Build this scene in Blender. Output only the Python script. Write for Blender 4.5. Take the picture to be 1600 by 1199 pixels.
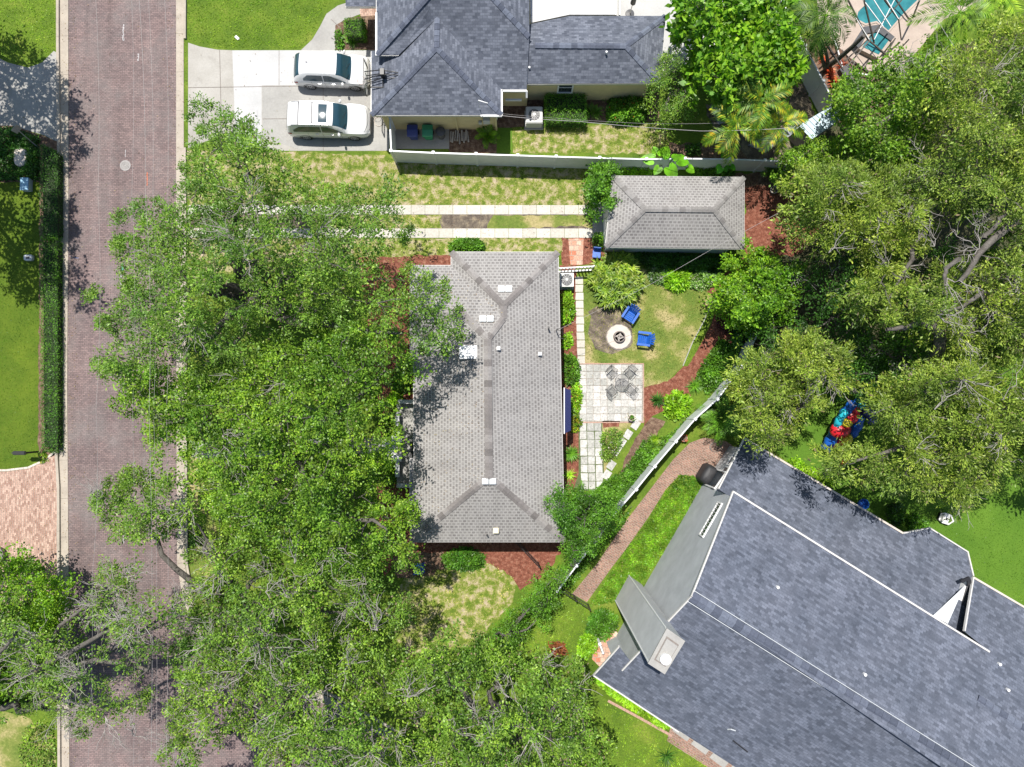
import bpy, math, random
import numpy as np
from mathutils import Vector, Matrix
random.seed(7); rng = np.random.default_rng(7)
R = math.radians
SC = bpy.context.scene
for o in list(bpy.data.objects): bpy.data.objects.remove(o)

# ------------------------------------------------------------------ camera, light, exposure
H = 42.0; FPX = 1092.0; TILT = R(2.1)
cam = bpy.data.cameras.new('camera'); cam_o = bpy.data.objects.new('camera', cam)
SC.collection.objects.link(cam_o)
cam.sensor_width = 36.0; cam.lens = FPX / 1600 * 36.0
cam.clip_start = 0.5; cam.clip_end = 600
cam_o.location = (0, 0, H); cam_o.rotation_euler = (TILT, 0, 0)
SC.camera = cam_o
SUN_EL = R(68.0); SUN_AZ = math.atan2(0.40, 1.0)      # shadows fall down the picture and a little right
sun_dir = Vector((-math.sin(SUN_AZ) * math.cos(SUN_EL), math.cos(SUN_AZ) * math.cos(SUN_EL), math.sin(SUN_EL)))
W = bpy.data.worlds.new('World'); SC.world = W; W.use_nodes = True
nt = W.node_tree
bg = nt.nodes['Background']
sky = nt.nodes.new('ShaderNodeTexSky'); sky.sky_type = 'NISHITA'; sky.sun_disc = False
sky.sun_elevation = SUN_EL; sky.sun_rotation = math.atan2(sun_dir.x, sun_dir.y)
nt.links.new(sky.outputs[0], bg.inputs[0]); bg.inputs[1].default_value = 0.10
sl = bpy.data.lights.new('sun', 'SUN'); sl.energy = 5.0; sl.angle = R(0.5); sl.color = (1.0, 0.955, 0.89)
so = bpy.data.objects.new('sun', sl); SC.collection.objects.link(so)
so.rotation_euler = sun_dir.to_track_quat('Z', 'Y').to_euler(); so.location = (0, 0, 60)
SC.view_settings.view_transform = 'Standard'; SC.view_settings.look = 'None'
SC.view_settings.exposure = 0.40; SC.view_settings.gamma = 1.0
SC.cycles.max_bounces = 6; SC.cycles.diffuse_bounces = 3; SC.cycles.transmission_bounces = 3

# ------------------------------------------------------------------ pixel -> world
ct, st = math.cos(TILT), math.sin(TILT)
def ray(u, v):
    x, y, z = (u - 800) / FPX, -(v - 599.5) / FPX, -1.0
    return (x, y * ct - z * st, y * st + z * ct)
def P(u, v, z=0.0):
    d = ray(u, v); t = (z - H) / d[2]
    return Vector((d[0] * t, d[1] * t, z))
def Pn(u, v, z):
    x = (u - 800) / FPX; y = -(v - 599.5) / FPX
    dy = y * ct + st; dz = y * st - ct
    t = (z - H) / dz
    return np.stack([x * t, dy * t, z], -1)
def plane3(a, b, c):
    n = (b - a).cross(c - a).normalized(); return a, n
def PP(u, v, pl):
    a, n = pl; d = Vector(ray(u, v)); o = Vector((0, 0, H))
    t = (a - o).dot(n) / d.dot(n)
    return o + d * t

# ------------------------------------------------------------------ materials
def new_mat(name):
    m = bpy.data.materials.new(name); m.use_nodes = True
    return m, m.node_tree, m.node_tree.nodes['Principled BSDF']
def ramp(nt, fac, cols):
    r = nt.nodes.new('ShaderNodeValToRGB'); e = r.color_ramp.elements
    while len(e) < len(cols): e.new(0.5)
    for el, (p, c) in zip(e, cols): el.position = p; el.color = (*c, 1)
    nt.links.new(fac, r.inputs[0]); return r.outputs[0]
def noise(nt, scale, detail=4, rough=0.6, vec=None, dist=0):
    n = nt.nodes.new('ShaderNodeTexNoise'); n.inputs['Scale'].default_value = scale
    n.inputs['Detail'].default_value = detail; n.inputs['Roughness'].default_value = rough
    n.inputs['Distortion'].default_value = dist
    if vec is None:
        g = nt.nodes.new('ShaderNodeNewGeometry'); vec = g.outputs['Position']
    nt.links.new(vec, n.inputs['Vector']); return n.outputs['Fac']
def mix(nt, fac, a, b, mode='MIX'):
    m = nt.nodes.new('ShaderNodeMix'); m.data_type = 'RGBA'; m.blend_type = mode
    for s, v in ((m.inputs[0], fac), (m.inputs[6], a), (m.inputs[7], b)):
        if isinstance(v, (int, float)): s.default_value = v
        elif isinstance(v, tuple): s.default_value = (*v, 1)
        else: nt.links.new(v, s)
    return m.outputs[2]
def mathn(nt, op, a, b=None):
    m = nt.nodes.new('ShaderNodeMath'); m.operation = op
    for s, v in ((m.inputs[0], a), (m.inputs[1], b)):
        if v is None: continue
        if isinstance(v, (int, float)): s.default_value = v
        else: nt.links.new(v, s)
    return m.outputs[0]
def bump(nt, bs, h, strength=0.3, dist=0.02):
    b = nt.nodes.new('ShaderNodeBump'); b.inputs['Strength'].default_value = strength; b.inputs['Distance'].default_value = dist
    nt.links.new(h, b.inputs['Height']); nt.links.new(b.outputs[0], bs.inputs['Normal'])
def plain(name, col, rough=0.6, metal=0.0, var=0.15, scale=6, spec=0.5, coat=0):
    m, t, b = new_mat(name)
    n = noise(t, scale, 5)
    c = mix(t, 1.0, col, ramp(t, n, [(0.3, (1 - var,) * 3), (0.7, (1 + var * .3,) * 3)]), 'MULTIPLY')
    t.links.new(c, b.inputs['Base Color'])
    b.inputs['Roughness'].default_value = rough; b.inputs['Metallic'].default_value = metal
    b.inputs['Specular IOR Level'].default_value = spec; b.inputs['Coat Weight'].default_value = coat
    return m
def blotch(name, cols, s1, cols2=None, s2=20, mixf=0.5, rough=0.9, b_s=0.5, s3=None, dirt=None):
    """two noises at different scales, multiplied, for lawns, mulch, concrete"""
    m, t, b = new_mat(name)
    c = ramp(t, noise(t, s1, 6, 0.65), cols)
    f = noise(t, s2, 5, 0.75)
    if cols2: c = mix(t, mixf, c, ramp(t, f, cols2), 'MULTIPLY')
    if dirt:
        c = mix(t, ramp(t, noise(t, dirt[0], 6, .7), [(dirt[1], (0, 0, 0)), (dirt[2], (1, 1, 1))]), c, dirt[3])
    t.links.new(c, b.inputs['Base Color']); b.inputs['Roughness'].default_value = rough
    b.inputs['Specular IOR Level'].default_value = 0.2
    bump(t, b, f, b_s, 0.05)
    return m
def brickmat(name, c1, c2, mortar, bw, rh, ms, rot=0.0, uv=False, big=None, rough=0.85, fine=0.25, spec=0.2, bmp=.25, patch=None, streak=None):
    m, t, b = new_mat(name)
    if uv:
        u = t.nodes.new('ShaderNodeUVMap'); vec = u.outputs[0]
    else:
        g = t.nodes.new('ShaderNodeNewGeometry'); vec = g.outputs['Position']
    mp = t.nodes.new('ShaderNodeMapping'); mp.inputs['Rotation'].default_value = (0, 0, rot)
    t.links.new(vec, mp.inputs[0])
    # a little waviness so that courses are not ruled with a ruler
    k = t.nodes.new('ShaderNodeTexBrick'); k.inputs['Scale'].default_value = 1
    k.inputs['Color1'].default_value = (*c1, 1); k.inputs['Color2'].default_value = (*c2, 1); k.inputs['Mortar'].default_value = (*mortar, 1)
    k.inputs['Mortar Size'].default_value = ms; k.inputs['Brick Width'].default_value = bw; k.inputs['Row Height'].default_value = rh
    k.inputs['Mortar Smooth'].default_value = 0.3
    t.links.new(mp.outputs[0], k.inputs[0])
    c = k.outputs[0]
    if big:
        c = mix(t, 1.0, c, ramp(t, noise(t, big[0], 6, .65), big[1]), 'MULTIPLY')
    if patch:
        c = mix(t, ramp(t, noise(t, patch[0], 6, .7), [(patch[1], (0, 0, 0)), (patch[2], (patch[4],) * 3)]), c, patch[3])
    c = mix(t, 1.0, c, ramp(t, noise(t, 14, 3, .8), [(0.3, (1 - fine,) * 3), (0.7, (1 + fine,) * 3)]), 'MULTIPLY')
    if streak:
        m2 = t.nodes.new('ShaderNodeMapping'); m2.inputs['Scale'].default_value = (streak[0], streak[1], 1)
        t.links.new(vec, m2.inputs[0])
        c = mix(t, 1.0, c, ramp(t, noise(t, 1, 4, .6, vec=m2.outputs[0]), [(0.3, (streak[2],) * 3), (0.68, (2 - streak[2],) * 3)]), 'MULTIPLY')
    t.links.new(c, b.inputs['Base Color']); b.inputs['Roughness'].default_value = rough
    b.inputs['Specular IOR Level'].default_value = spec
    bump(t, b, k.outputs[1], -bmp, 0.01)
    return m
def leafmat(name, cols, trans=(0.25, 0.42, 0.05), tw=0.22, low=0.3, rough=0.45, dead=0.0):
    m, t, b = new_mat(name); cols = [(p_, (min(.7, c_[0] * 1.55), min(.7, c_[1] * 1.62), min(.6, c_[2] * 1.2))) for p_, c_ in cols]
    g = t.nodes.new('ShaderNodeNewGeometry')
    nf = ramp(t, noise(t, 2.6, 3, .6), [(0.33, (0, 0, 0)), (0.67, (1, 1, 1))])
    fac = mathn(t, 'ADD', mathn(t, 'MULTIPLY', g.outputs['Random Per Island'], .5), mathn(t, 'MULTIPLY', nf, .5))
    c = ramp(t, fac, cols)
    c = mix(t, 1.0, c, ramp(t, noise(t, low, 3, .6), [(0.35, (0.7, 0.78, 0.8)), (0.65, (1.25, 1.15, 0.9))]), 'MULTIPLY')
    c = mix(t, 1.0, c, ramp(t, noise(t, 1.5, 2, .5), [(0.36, (0.55,) * 3), (0.62, (1.22,) * 3)]), 'MULTIPLY')
    if dead:
        w = t.nodes.new('ShaderNodeTexWhiteNoise'); w.noise_dimensions = '1D'
        t.links.new(g.outputs['Random Per Island'], w.inputs[1])
        c = mix(t, mathn(t, 'LESS_THAN', w.outputs[0], dead), c, (0.22, 0.17, 0.10))
    t.links.new(c, b.inputs['Base Color']); b.inputs['Roughness'].default_value = rough
    b.inputs['Specular IOR Level'].default_value = 0.35
    tr = t.nodes.new('ShaderNodeBsdfTranslucent')
    t.links.new(mix(t, 1.0, c, tuple(x * 4 for x in trans), 'MULTIPLY'), tr.inputs[0])
    ms = t.nodes.new('ShaderNodeMixShader'); ms.inputs[0].default_value = tw
    out = t.nodes['Material Output']
    t.links.new(b.outputs[0], ms.inputs[1]); t.links.new(tr.outputs[0], ms.inputs[2]); t.links.new(ms.outputs[0], out.inputs[0])
    return m
def island(name, cols, rough=.8, fine=.2, metal=0):
    m, t, b = new_mat(name)
    g = t.nodes.new('ShaderNodeNewGeometry')
    c = ramp(t, g.outputs['Random Per Island'], cols)
    c = mix(t, 1.0, c, ramp(t, noise(t, 9, 5, .7), [(0.3, (1 - fine,) * 3), (0.7, (1 + fine,) * 3)]), 'MULTIPLY')
    t.links.new(c, b.inputs['Base Color']); b.inputs['Roughness'].default_value = rough; b.inputs['Metallic'].default_value = metal
    b.inputs['Specular IOR Level'].default_value = 0.25
    return m

M = {}
G1, G2, G3 = (0.035, 0.085, 0.008), (0.085, 0.17, 0.012), (0.17, 0.26, 0.03)
TAN = (0.40, 0.33, 0.18)
FL = [(0.25, (0.45,) * 3), (0.5, (0.95,) * 3), (0.75, (1.5,) * 3)]
M['lawn'] = blotch('lush lawn', [(0.3, (0.06, 0.115, 0.012)), (0.55, (0.115, 0.18, 0.018)), (0.75, (0.20, 0.23, 0.04))], 0.55, FL, 9, .8)
M['turf'] = blotch('smooth turf', [(0.3, (0.065, 0.145, 0.014)), (0.7, (0.105, 0.20, 0.02))], 0.4, FL, 10, .45)
M['dark_lawn'] = blotch('mown lawn', [(0.3, (0.055, 0.105, 0.008)), (0.7, (0.115, 0.165, 0.014))], 0.5, FL, 10, .5)
M['dry'] = blotch('patchy dry lawn', [(0.40, (0.097, 0.150, 0.018)), (0.48, (0.167, 0.202, 0.035)), (0.56, (0.317, 0.282, 0.141)), (0.66, (0.405, 0.334, 0.238))], 2.2, FL, 8, .65)
M['dry2'] = blotch('sunburnt lawn', [(0.36, (0.10, 0.155, 0.025)), (0.50, (0.17, 0.20, 0.045)), (0.60, (0.34, 0.29, 0.13)), (0.8, (0.42, 0.34, 0.2))], 0.5, FL, 8, .5)
M['mulch'] = blotch('red bark mulch', [(0.3, (0.106, 0.040, 0.026)), (0.5, (0.211, 0.075, 0.048)), (0.7, (0.334, 0.167, 0.114))], 5.0, FL, 18, .9, b_s=.9)
M['leaf_litter'] = blotch('brown leaf litter', [(0.3, (0.07, 0.045, 0.03)), (0.5, (0.16, 0.10, 0.07)), (0.7, (0.30, 0.22, 0.15))], 4.0, FL, 18, .9, b_s=.9)
M['soil'] = blotch('dark ashy soil', [(0.34, (0.07, 0.055, 0.045)), (0.5, (0.14, 0.115, 0.09)), (0.64, (0.27, 0.22, 0.15))], 1.8, FL, 14, .8)
M['gravel'] = blotch('grey gravel', [(0.3, (0.22, 0.20, 0.17)), (0.7, (0.42, 0.37, 0.32))], 2.0, FL, 16, .9)
M['conc'] = blotch('weathered concrete', [(0.25, (0.246, 0.229, 0.202)), (0.5, (0.361, 0.343, 0.308)), (0.75, (0.431, 0.414, 0.378))], 0.35, [(0.3, (0.85,) * 3), (0.7, (1.08,) * 3)], 10, .8, b_s=.1, dirt=(0.8, .55, .75, (0.264, 0.246, 0.220)))
M['conc_new'] = blotch('pale new concrete', [(0.3, (0.414, 0.414, 0.405)), (0.7, (0.502, 0.497, 0.488))], 0.5, [(0.3, (0.9,) * 3), (0.7, (1.05,) * 3)], 10, .8, b_s=.1, dirt=(0.7, .58, .85, (0.334, 0.326, 0.308)))
M['conc_mid'] = blotch('grey slab concrete', [(0.3, (0.290, 0.282, 0.264)), (0.7, (0.387, 0.378, 0.352))], 0.5, [(0.3, (0.88,) * 3), (0.7, (1.06,) * 3)], 8, .8, b_s=.1, dirt=(1.2, .58, .8, (0.264, 0.246, 0.220)))
M['kerb'] = blotch('beige kerb concrete', [(0.3, (0.334, 0.290, 0.238)), (0.7, (0.458, 0.405, 0.334))], 0.8, [(0.3, (0.8,) * 3), (0.7, (1.08,) * 3)], 10, .8, b_s=.15, dirt=(0.6, .6, .8, (0.229, 0.202, 0.167)))
M['road'] = brickmat('old street brick', streak=(1.1, .05, .84), c1=(0.235, 0.175, 0.165), c2=(0.155, 0.118, 0.115), mortar=(0.105, 0.09, 0.086), bw=0.23, rh=0.105, ms=0.014,
                     big=(0.22, [(0.3, (0.78, 0.78, 0.8)), (0.7, (1.22, 1.14, 1.12))]), fine=.35, patch=(0.45, .45, .75, (0.18, 0.165, 0.158), .75))
M['paver'] = brickmat('pink clay pavers', (0.52, 0.36, 0.28), (0.27, 0.155, 0.115), (0.25, 0.20, 0.17), 0.22, 0.11, 0.012, rot=R(90), fine=.3)
M['brickpath'] = brickmat('garden brick path', (0.30, 0.165, 0.125), (0.19, 0.115, 0.09), (0.27, 0.215, 0.17), 0.24, 0.12, 0.02, rot=R(33), fine=.35, big=(0.9, [(0.3, (0.8,) * 3), (0.7, (1.2,) * 3)]))
M['brickpath2'] = brickmat('terracotta entry bricks', (0.46, 0.17, 0.10), (0.60, 0.42, 0.32), (0.36, 0.26, 0.2), 0.3, 0.3, 0.03, rot=0, fine=.35)
M['tile_pool'] = blotch('tan pool deck', [(0.3, (0.370, 0.299, 0.255)), (0.7, (0.475, 0.396, 0.334))], 0.8, [(0.3, (0.9,) * 3), (0.7, (1.05,) * 3)], 8, .8, b_s=.1)
M['slab'] = island('mossy pale slab', [(0.0, (0.317, 0.317, 0.290)), (0.5, (0.422, 0.414, 0.387)), (1.0, (0.510, 0.493, 0.466))], fine=.35)
M['roof_brown'] = brickmat('grey brown shingle', streak=(1.6, .22, .90), c1=(0.165, 0.156, 0.153), c2=(0.235, 0.226, 0.22), mortar=(0.305, 0.296, 0.286), bw=0.235, rh=0.185, ms=0.038, uv=True, fine=.12, bmp=.1,
                           big=(0.35, [(0.3, (0.93,) * 3), (0.7, (1.06, 1.05, 1.03))]), patch=(0.5, .55, .8, (0.21, 0.19, 0.175), .55))
M['roof_blue'] = brickmat('slate blue shingle', streak=(1.3, .2, .88), c1=(0.074, 0.084, 0.109), c2=(0.142, 0.158, 0.2), mortar=(0.082, 0.094, 0.12), bw=0.27, rh=0.145, ms=0.010, uv=True, fine=.16, bmp=.15,
                          big=(0.6, [(0.3, (0.82, 0.84, 0.86)), (0.7, (1.15, 1.13, 1.12))]))
M['roof_grey'] = brickmat('storm grey shingle', streak=(1.3, .2, .90), c1=(0.072, 0.082, 0.105), c2=(0.155, 0.17, 0.205), mortar=(0.082, 0.092, 0.113), bw=0.27, rh=0.145, ms=0.010, uv=True, fine=.16, bmp=.15,
                          big=(0.6, [(0.3, (0.85, 0.85, 0.86)), (0.7, (1.13, 1.12, 1.12))]))
M['cap_brown'] = island('brown ridge shingle', [(0, (0.125, 0.115, 0.11)), (0.5, (0.18, 0.165, 0.158)), (1, (0.26, 0.245, 0.235))])
M['cap_blue'] = island('dark ridge shingle', [(0, (0.062, 0.072, 0.098)), (0.6, (0.088, 0.10, 0.135)), (1, (0.13, 0.148, 0.19))])
M['white'] = plain('white paint', (0.704, 0.704, 0.695), 0.5, var=.08)
M['vinyl'] = plain('white vinyl', (0.66, 0.68, 0.69), 0.4, var=.12, scale=2)
M['fascia'] = plain('gutter white', (0.58, 0.565, 0.54), 0.4, var=.1)
M['wall_yellow'] = plain('yellow stucco', (0.62, 0.52, 0.28), 0.85, var=.1, scale=3)
M['wall_grey'] = plain('grey stucco', (0.43, 0.45, 0.465), 0.85, var=.16, scale=1.2)
M['wall_light'] = plain('pale grey stucco', (0.484, 0.493, 0.493), 0.85, var=.14, scale=1.4)
M['wall_cream'] = plain('pale aqua siding', (0.55, 0.63, 0.64), 0.8, var=.1)
M['glass'] = plain('window glass', (0.03, 0.04, 0.05), 0.08, var=.1)
M['black'] = plain('black metal', (0.018, 0.018, 0.02), 0.45, var=.2)
M['black_cloth'] = plain('black cover cloth', (0.03, 0.03, 0.033), 0.6, var=.4, scale=3)
M['bronze'] = plain('dark bronze frame', (0.07, 0.06, 0.05), 0.45, metal=.3, var=.1)
M['grey_metal'] = plain('grey metal', (0.45, 0.45, 0.44), 0.4, metal=.4, var=.15)
M['steel_roof'] = brickmat('ribbed steel roof', (0.48, 0.55, 0.58), (0.44, 0.51, 0.54), (0.25, 0.29, 0.31), 40, 0.24, 0.014, rot=R(57), fine=.08)
M['dark_grey'] = plain('dark grey plastic', (0.08, 0.08, 0.085), 0.5, var=.2)
M['ac'] = plain('beige grey unit casing', (0.50, 0.50, 0.47), 0.5, var=.1)
M['blue'] = plain('bright blue plastic', (0.012, 0.11, 0.48), 0.4, var=.25, scale=9)
M['bin_blue'] = plain('navy blue plastic', (0.025, 0.045, 0.20), 0.4, var=.12)
M['bin_green'] = plain('green plastic', (0.02, 0.24, 0.11), 0.4, var=.12)
M['red'] = plain('red vinyl', (0.62, 0.02, 0.03), 0.35, var=.1)
M['yellow'] = plain('yellow vinyl', (0.75, 0.60, 0.03), 0.35, var=.1)
M['cyan'] = plain('cyan vinyl', (0.03, 0.50, 0.62), 0.35, var=.1)
M['navy'] = plain('navy canvas', (0.035, 0.045, 0.17), 0.8, var=.12)
M['stone'] = blotch('pale stone', [(0.3, (0.50, 0.44, 0.38)), (0.7, (0.64, 0.57, 0.50))], 2, [(0.3, (0.85,) * 3), (0.7, (1.08,) * 3)], 14, .8, b_s=.3)
M['stone_dk'] = plain('dark stone ring', (0.22, 0.19, 0.17), 0.9, var=.3)
M['log'] = plain('ashy firewood', (0.42, 0.38, 0.34), 0.9, var=.35)
M['plank'] = plain('weathered plank', (0.30, 0.26, 0.22), 0.9, var=.3)
M['terra'] = plain('terracotta', (0.42, 0.26, 0.20), 0.8, var=.15)
M['asphalt'] = plain('dark asphalt sheet', (0.10, 0.105, 0.12), 0.85, var=.2)
M['car_white'] = plain('white car paint', (0.704, 0.704, 0.704), 0.22, var=.02, coat=.6)
M['car_glass'] = plain('tinted car glass', (0.015, 0.05, 0.07), 0.05, var=.1, spec=.9)
M['tyre'] = plain('tyre rubber', (0.02, 0.02, 0.02), 0.85, var=.2)
M['rim'] = plain('alloy rim', (0.55, 0.55, 0.56), 0.3, metal=.7, var=.1)
M['lamp_glass'] = plain('lamp glass', (0.45, 0.48, 0.5), 0.1, var=.1, spec=.9)
M['tail'] = plain('red tail lamp', (0.35, 0.02, 0.02), 0.2)
M['bark'] = blotch('oak bark', [(0.3, (0.085, 0.075, 0.065)), (0.7, (0.19, 0.175, 0.155))], 3, [(0.3, (0.6,) * 3), (0.7, (1.2,) * 3)], 14, .9, b_s=.8)
M['twig'] = blotch('pale dead twig', [(0.3, (0.26, 0.24, 0.22)), (0.7, (0.42, 0.39, 0.36))], 3, [(0.3, (0.8,) * 3), (0.7, (1.1,) * 3)], 14, .9)
M['paint_mark'] = plain('white street paint', (0.45, 0.43, 0.43), 0.8, var=.3, scale=12)
M['paint_green'] = plain('green street paint', (0.12, 0.38, 0.28), 0.8, var=.3, scale=12)
M['paint_orange'] = plain('orange street paint', (0.55, 0.16, 0.08), 0.8, var=.3, scale=12)
M['paint_blue'] = plain('blue street paint', (0.08, 0.16, 0.36), 0.8, var=.3, scale=12)
M['moss'] = plain('moss joint', (0.10, 0.13, 0.05), 0.95, var=.3)
m, t, b = new_mat('pool water'); M['water'] = m
t.links.new(ramp(t, noise(t, 1.5, 4), [(0.3, (0.02, 0.13, 0.15)), (0.7, (0.05, 0.24, 0.26))]), b.inputs['Base Color'])
b.inputs['Roughness'].default_value = 0.06; bump(t, b, noise(t, 3, 3), .25, .05)
m, t, b = new_mat('clear acrylic'); M['acrylic'] = m
b.inputs['Base Color'].default_value = (0.8, 0.85, 0.9, 1); b.inputs['Alpha'].default_value = 0.12; b.inputs['Roughness'].default_value = 0.1
# leaves
M['oak'] = leafmat('oak leaf', [(0, (0.04, 0.085, 0.015)), (0.5, (0.09, 0.165, 0.03)), (1, (0.20, 0.29, 0.06))], dead=.03)
M['oak2'] = leafmat('bright oak leaf', [(0, (0.04, 0.09, 0.012)), (0.5, (0.10, 0.185, 0.022)), (1, (0.23, 0.315, 0.045))], dead=.01)
M['oak3'] = leafmat('grey green oak leaf', [(0, (0.045, 0.09, 0.018)), (0.5, (0.105, 0.185, 0.03)), (1, (0.23, 0.32, 0.06))], dead=.04)
M['olive'] = leafmat('olive leaf', [(0, (0.06, 0.095, 0.018)), (0.5, (0.14, 0.195, 0.038)), (1, (0.29, 0.33, 0.09))], dead=.03)
M['bright'] = leafmat('bright green leaf', [(0, (0.032, 0.10, 0.008)), (0.5, (0.095, 0.195, 0.013)), (1, (0.22, 0.33, 0.03))])
M['lime'] = leafmat('lime leaf', [(0, (0.09, 0.19, 0.01)), (0.5, (0.17, 0.32, 0.018)), (1, (0.30, 0.42, 0.04))])
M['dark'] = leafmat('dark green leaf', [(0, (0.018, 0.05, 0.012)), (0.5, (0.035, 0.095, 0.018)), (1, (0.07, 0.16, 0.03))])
M['mid'] = leafmat('mid green leaf', [(0, (0.035, 0.09, 0.012)), (0.5, (0.065, 0.155, 0.018)), (1, (0.12, 0.24, 0.03))])
M['palmg'] = leafmat('palm leaflet', [(0, (0.04, 0.11, 0.015)), (0.5, (0.09, 0.19, 0.025)), (1, (0.20, 0.30, 0.06))])
M['palmy'] = leafmat('yellowing palm leaflet', [(0, (0.03, 0.09, 0.01)), (0.5, (0.09, 0.17, 0.015)), (0.8, (0.26, 0.24, 0.02)), (1, (0.42, 0.23, 0.02))])
M['redleaf'] = leafmat('red leaf', [(0, (0.20, 0.03, 0.02)), (0.5, (0.42, 0.07, 0.04)), (1, (0.55, 0.22, 0.10))], trans=(.4, .1, .05))
M['whiteflower'] = leafmat('white flower', [(0, (0.07, 0.15, 0.03)), (0.55, (0.12, 0.22, 0.05)), (0.8, (0.62, 0.64, 0.58)), (1, (0.75, 0.75, 0.7))])
M['grassblade'] = leafmat('grass blade', [(0, (0.09, 0.17, 0.012)), (0.5, (0.16, 0.27, 0.02)), (1, (0.30, 0.36, 0.06))])
M['drygrass'] = leafmat('dry grass blade', [(0, (0.12, 0.20, 0.02)), (0.4, (0.22, 0.27, 0.05)), (0.6, (0.45, 0.36, 0.2)), (1, (0.55, 0.44, 0.3))])

# ------------------------------------------------------------------ objects
def wloc(o):
    v = Vector((0, 0, 0))
    while o: v += Vector(o.location); o = o.parent
    return v
def tag(o, label=None, cat=None, group=None, kind=None):
    if label: o['label'] = label
    if cat: o['category'] = cat
    if group: o['group'] = group
    if kind: o['kind'] = kind
    return o
def thing(name, loc, label, cat, group=None, rz=0):
    o = bpy.data.objects.new(name, None); SC.collection.objects.link(o); o.empty_display_size = .3
    o.location = loc; o.rotation_euler = (0, 0, rz)
    return tag(o, label, cat, group)
def link(name, me, mat, parent=None, origin=None, local=False):
    o = bpy.data.objects.new(name, me); SC.collection.objects.link(o)
    if isinstance(mat, str): mat = M[mat]
    if len(me.materials) == 0: me.materials.append(mat)
    if parent is not None:
        if not local:
            me.transform(Matrix.Translation(-wloc(parent)))
        o.parent = parent
    elif not local:
        n = len(me.vertices); co = np.empty(n * 3, 'f'); me.vertices.foreach_get('co', co); co = co.reshape(-1, 3)
        c = origin if origin is not None else (float(co[:, 0].mean()), float(co[:, 1].mean()), float(co[:, 2].min()))
        me.transform(Matrix.Translation(-Vector(c))); o.location = c
    return o
def np_mesh(name, V, F):
    """V (n,3), F (m,k) all faces k-gons"""
    me = bpy.data.meshes.new(name); V = np.ascontiguousarray(V, 'f'); F = np.ascontiguousarray(F, 'i')
    me.vertices.add(len(V)); me.vertices.foreach_set('co', V.ravel())
    me.loops.add(F.size); me.loops.foreach_set('vertex_index', F.ravel())
    me.polygons.add(len(F)); me.polygons.foreach_set('loop_start', np.arange(0, F.size, F.shape[1], dtype='i'))
    me.update(calc_edges=True); return me
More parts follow.
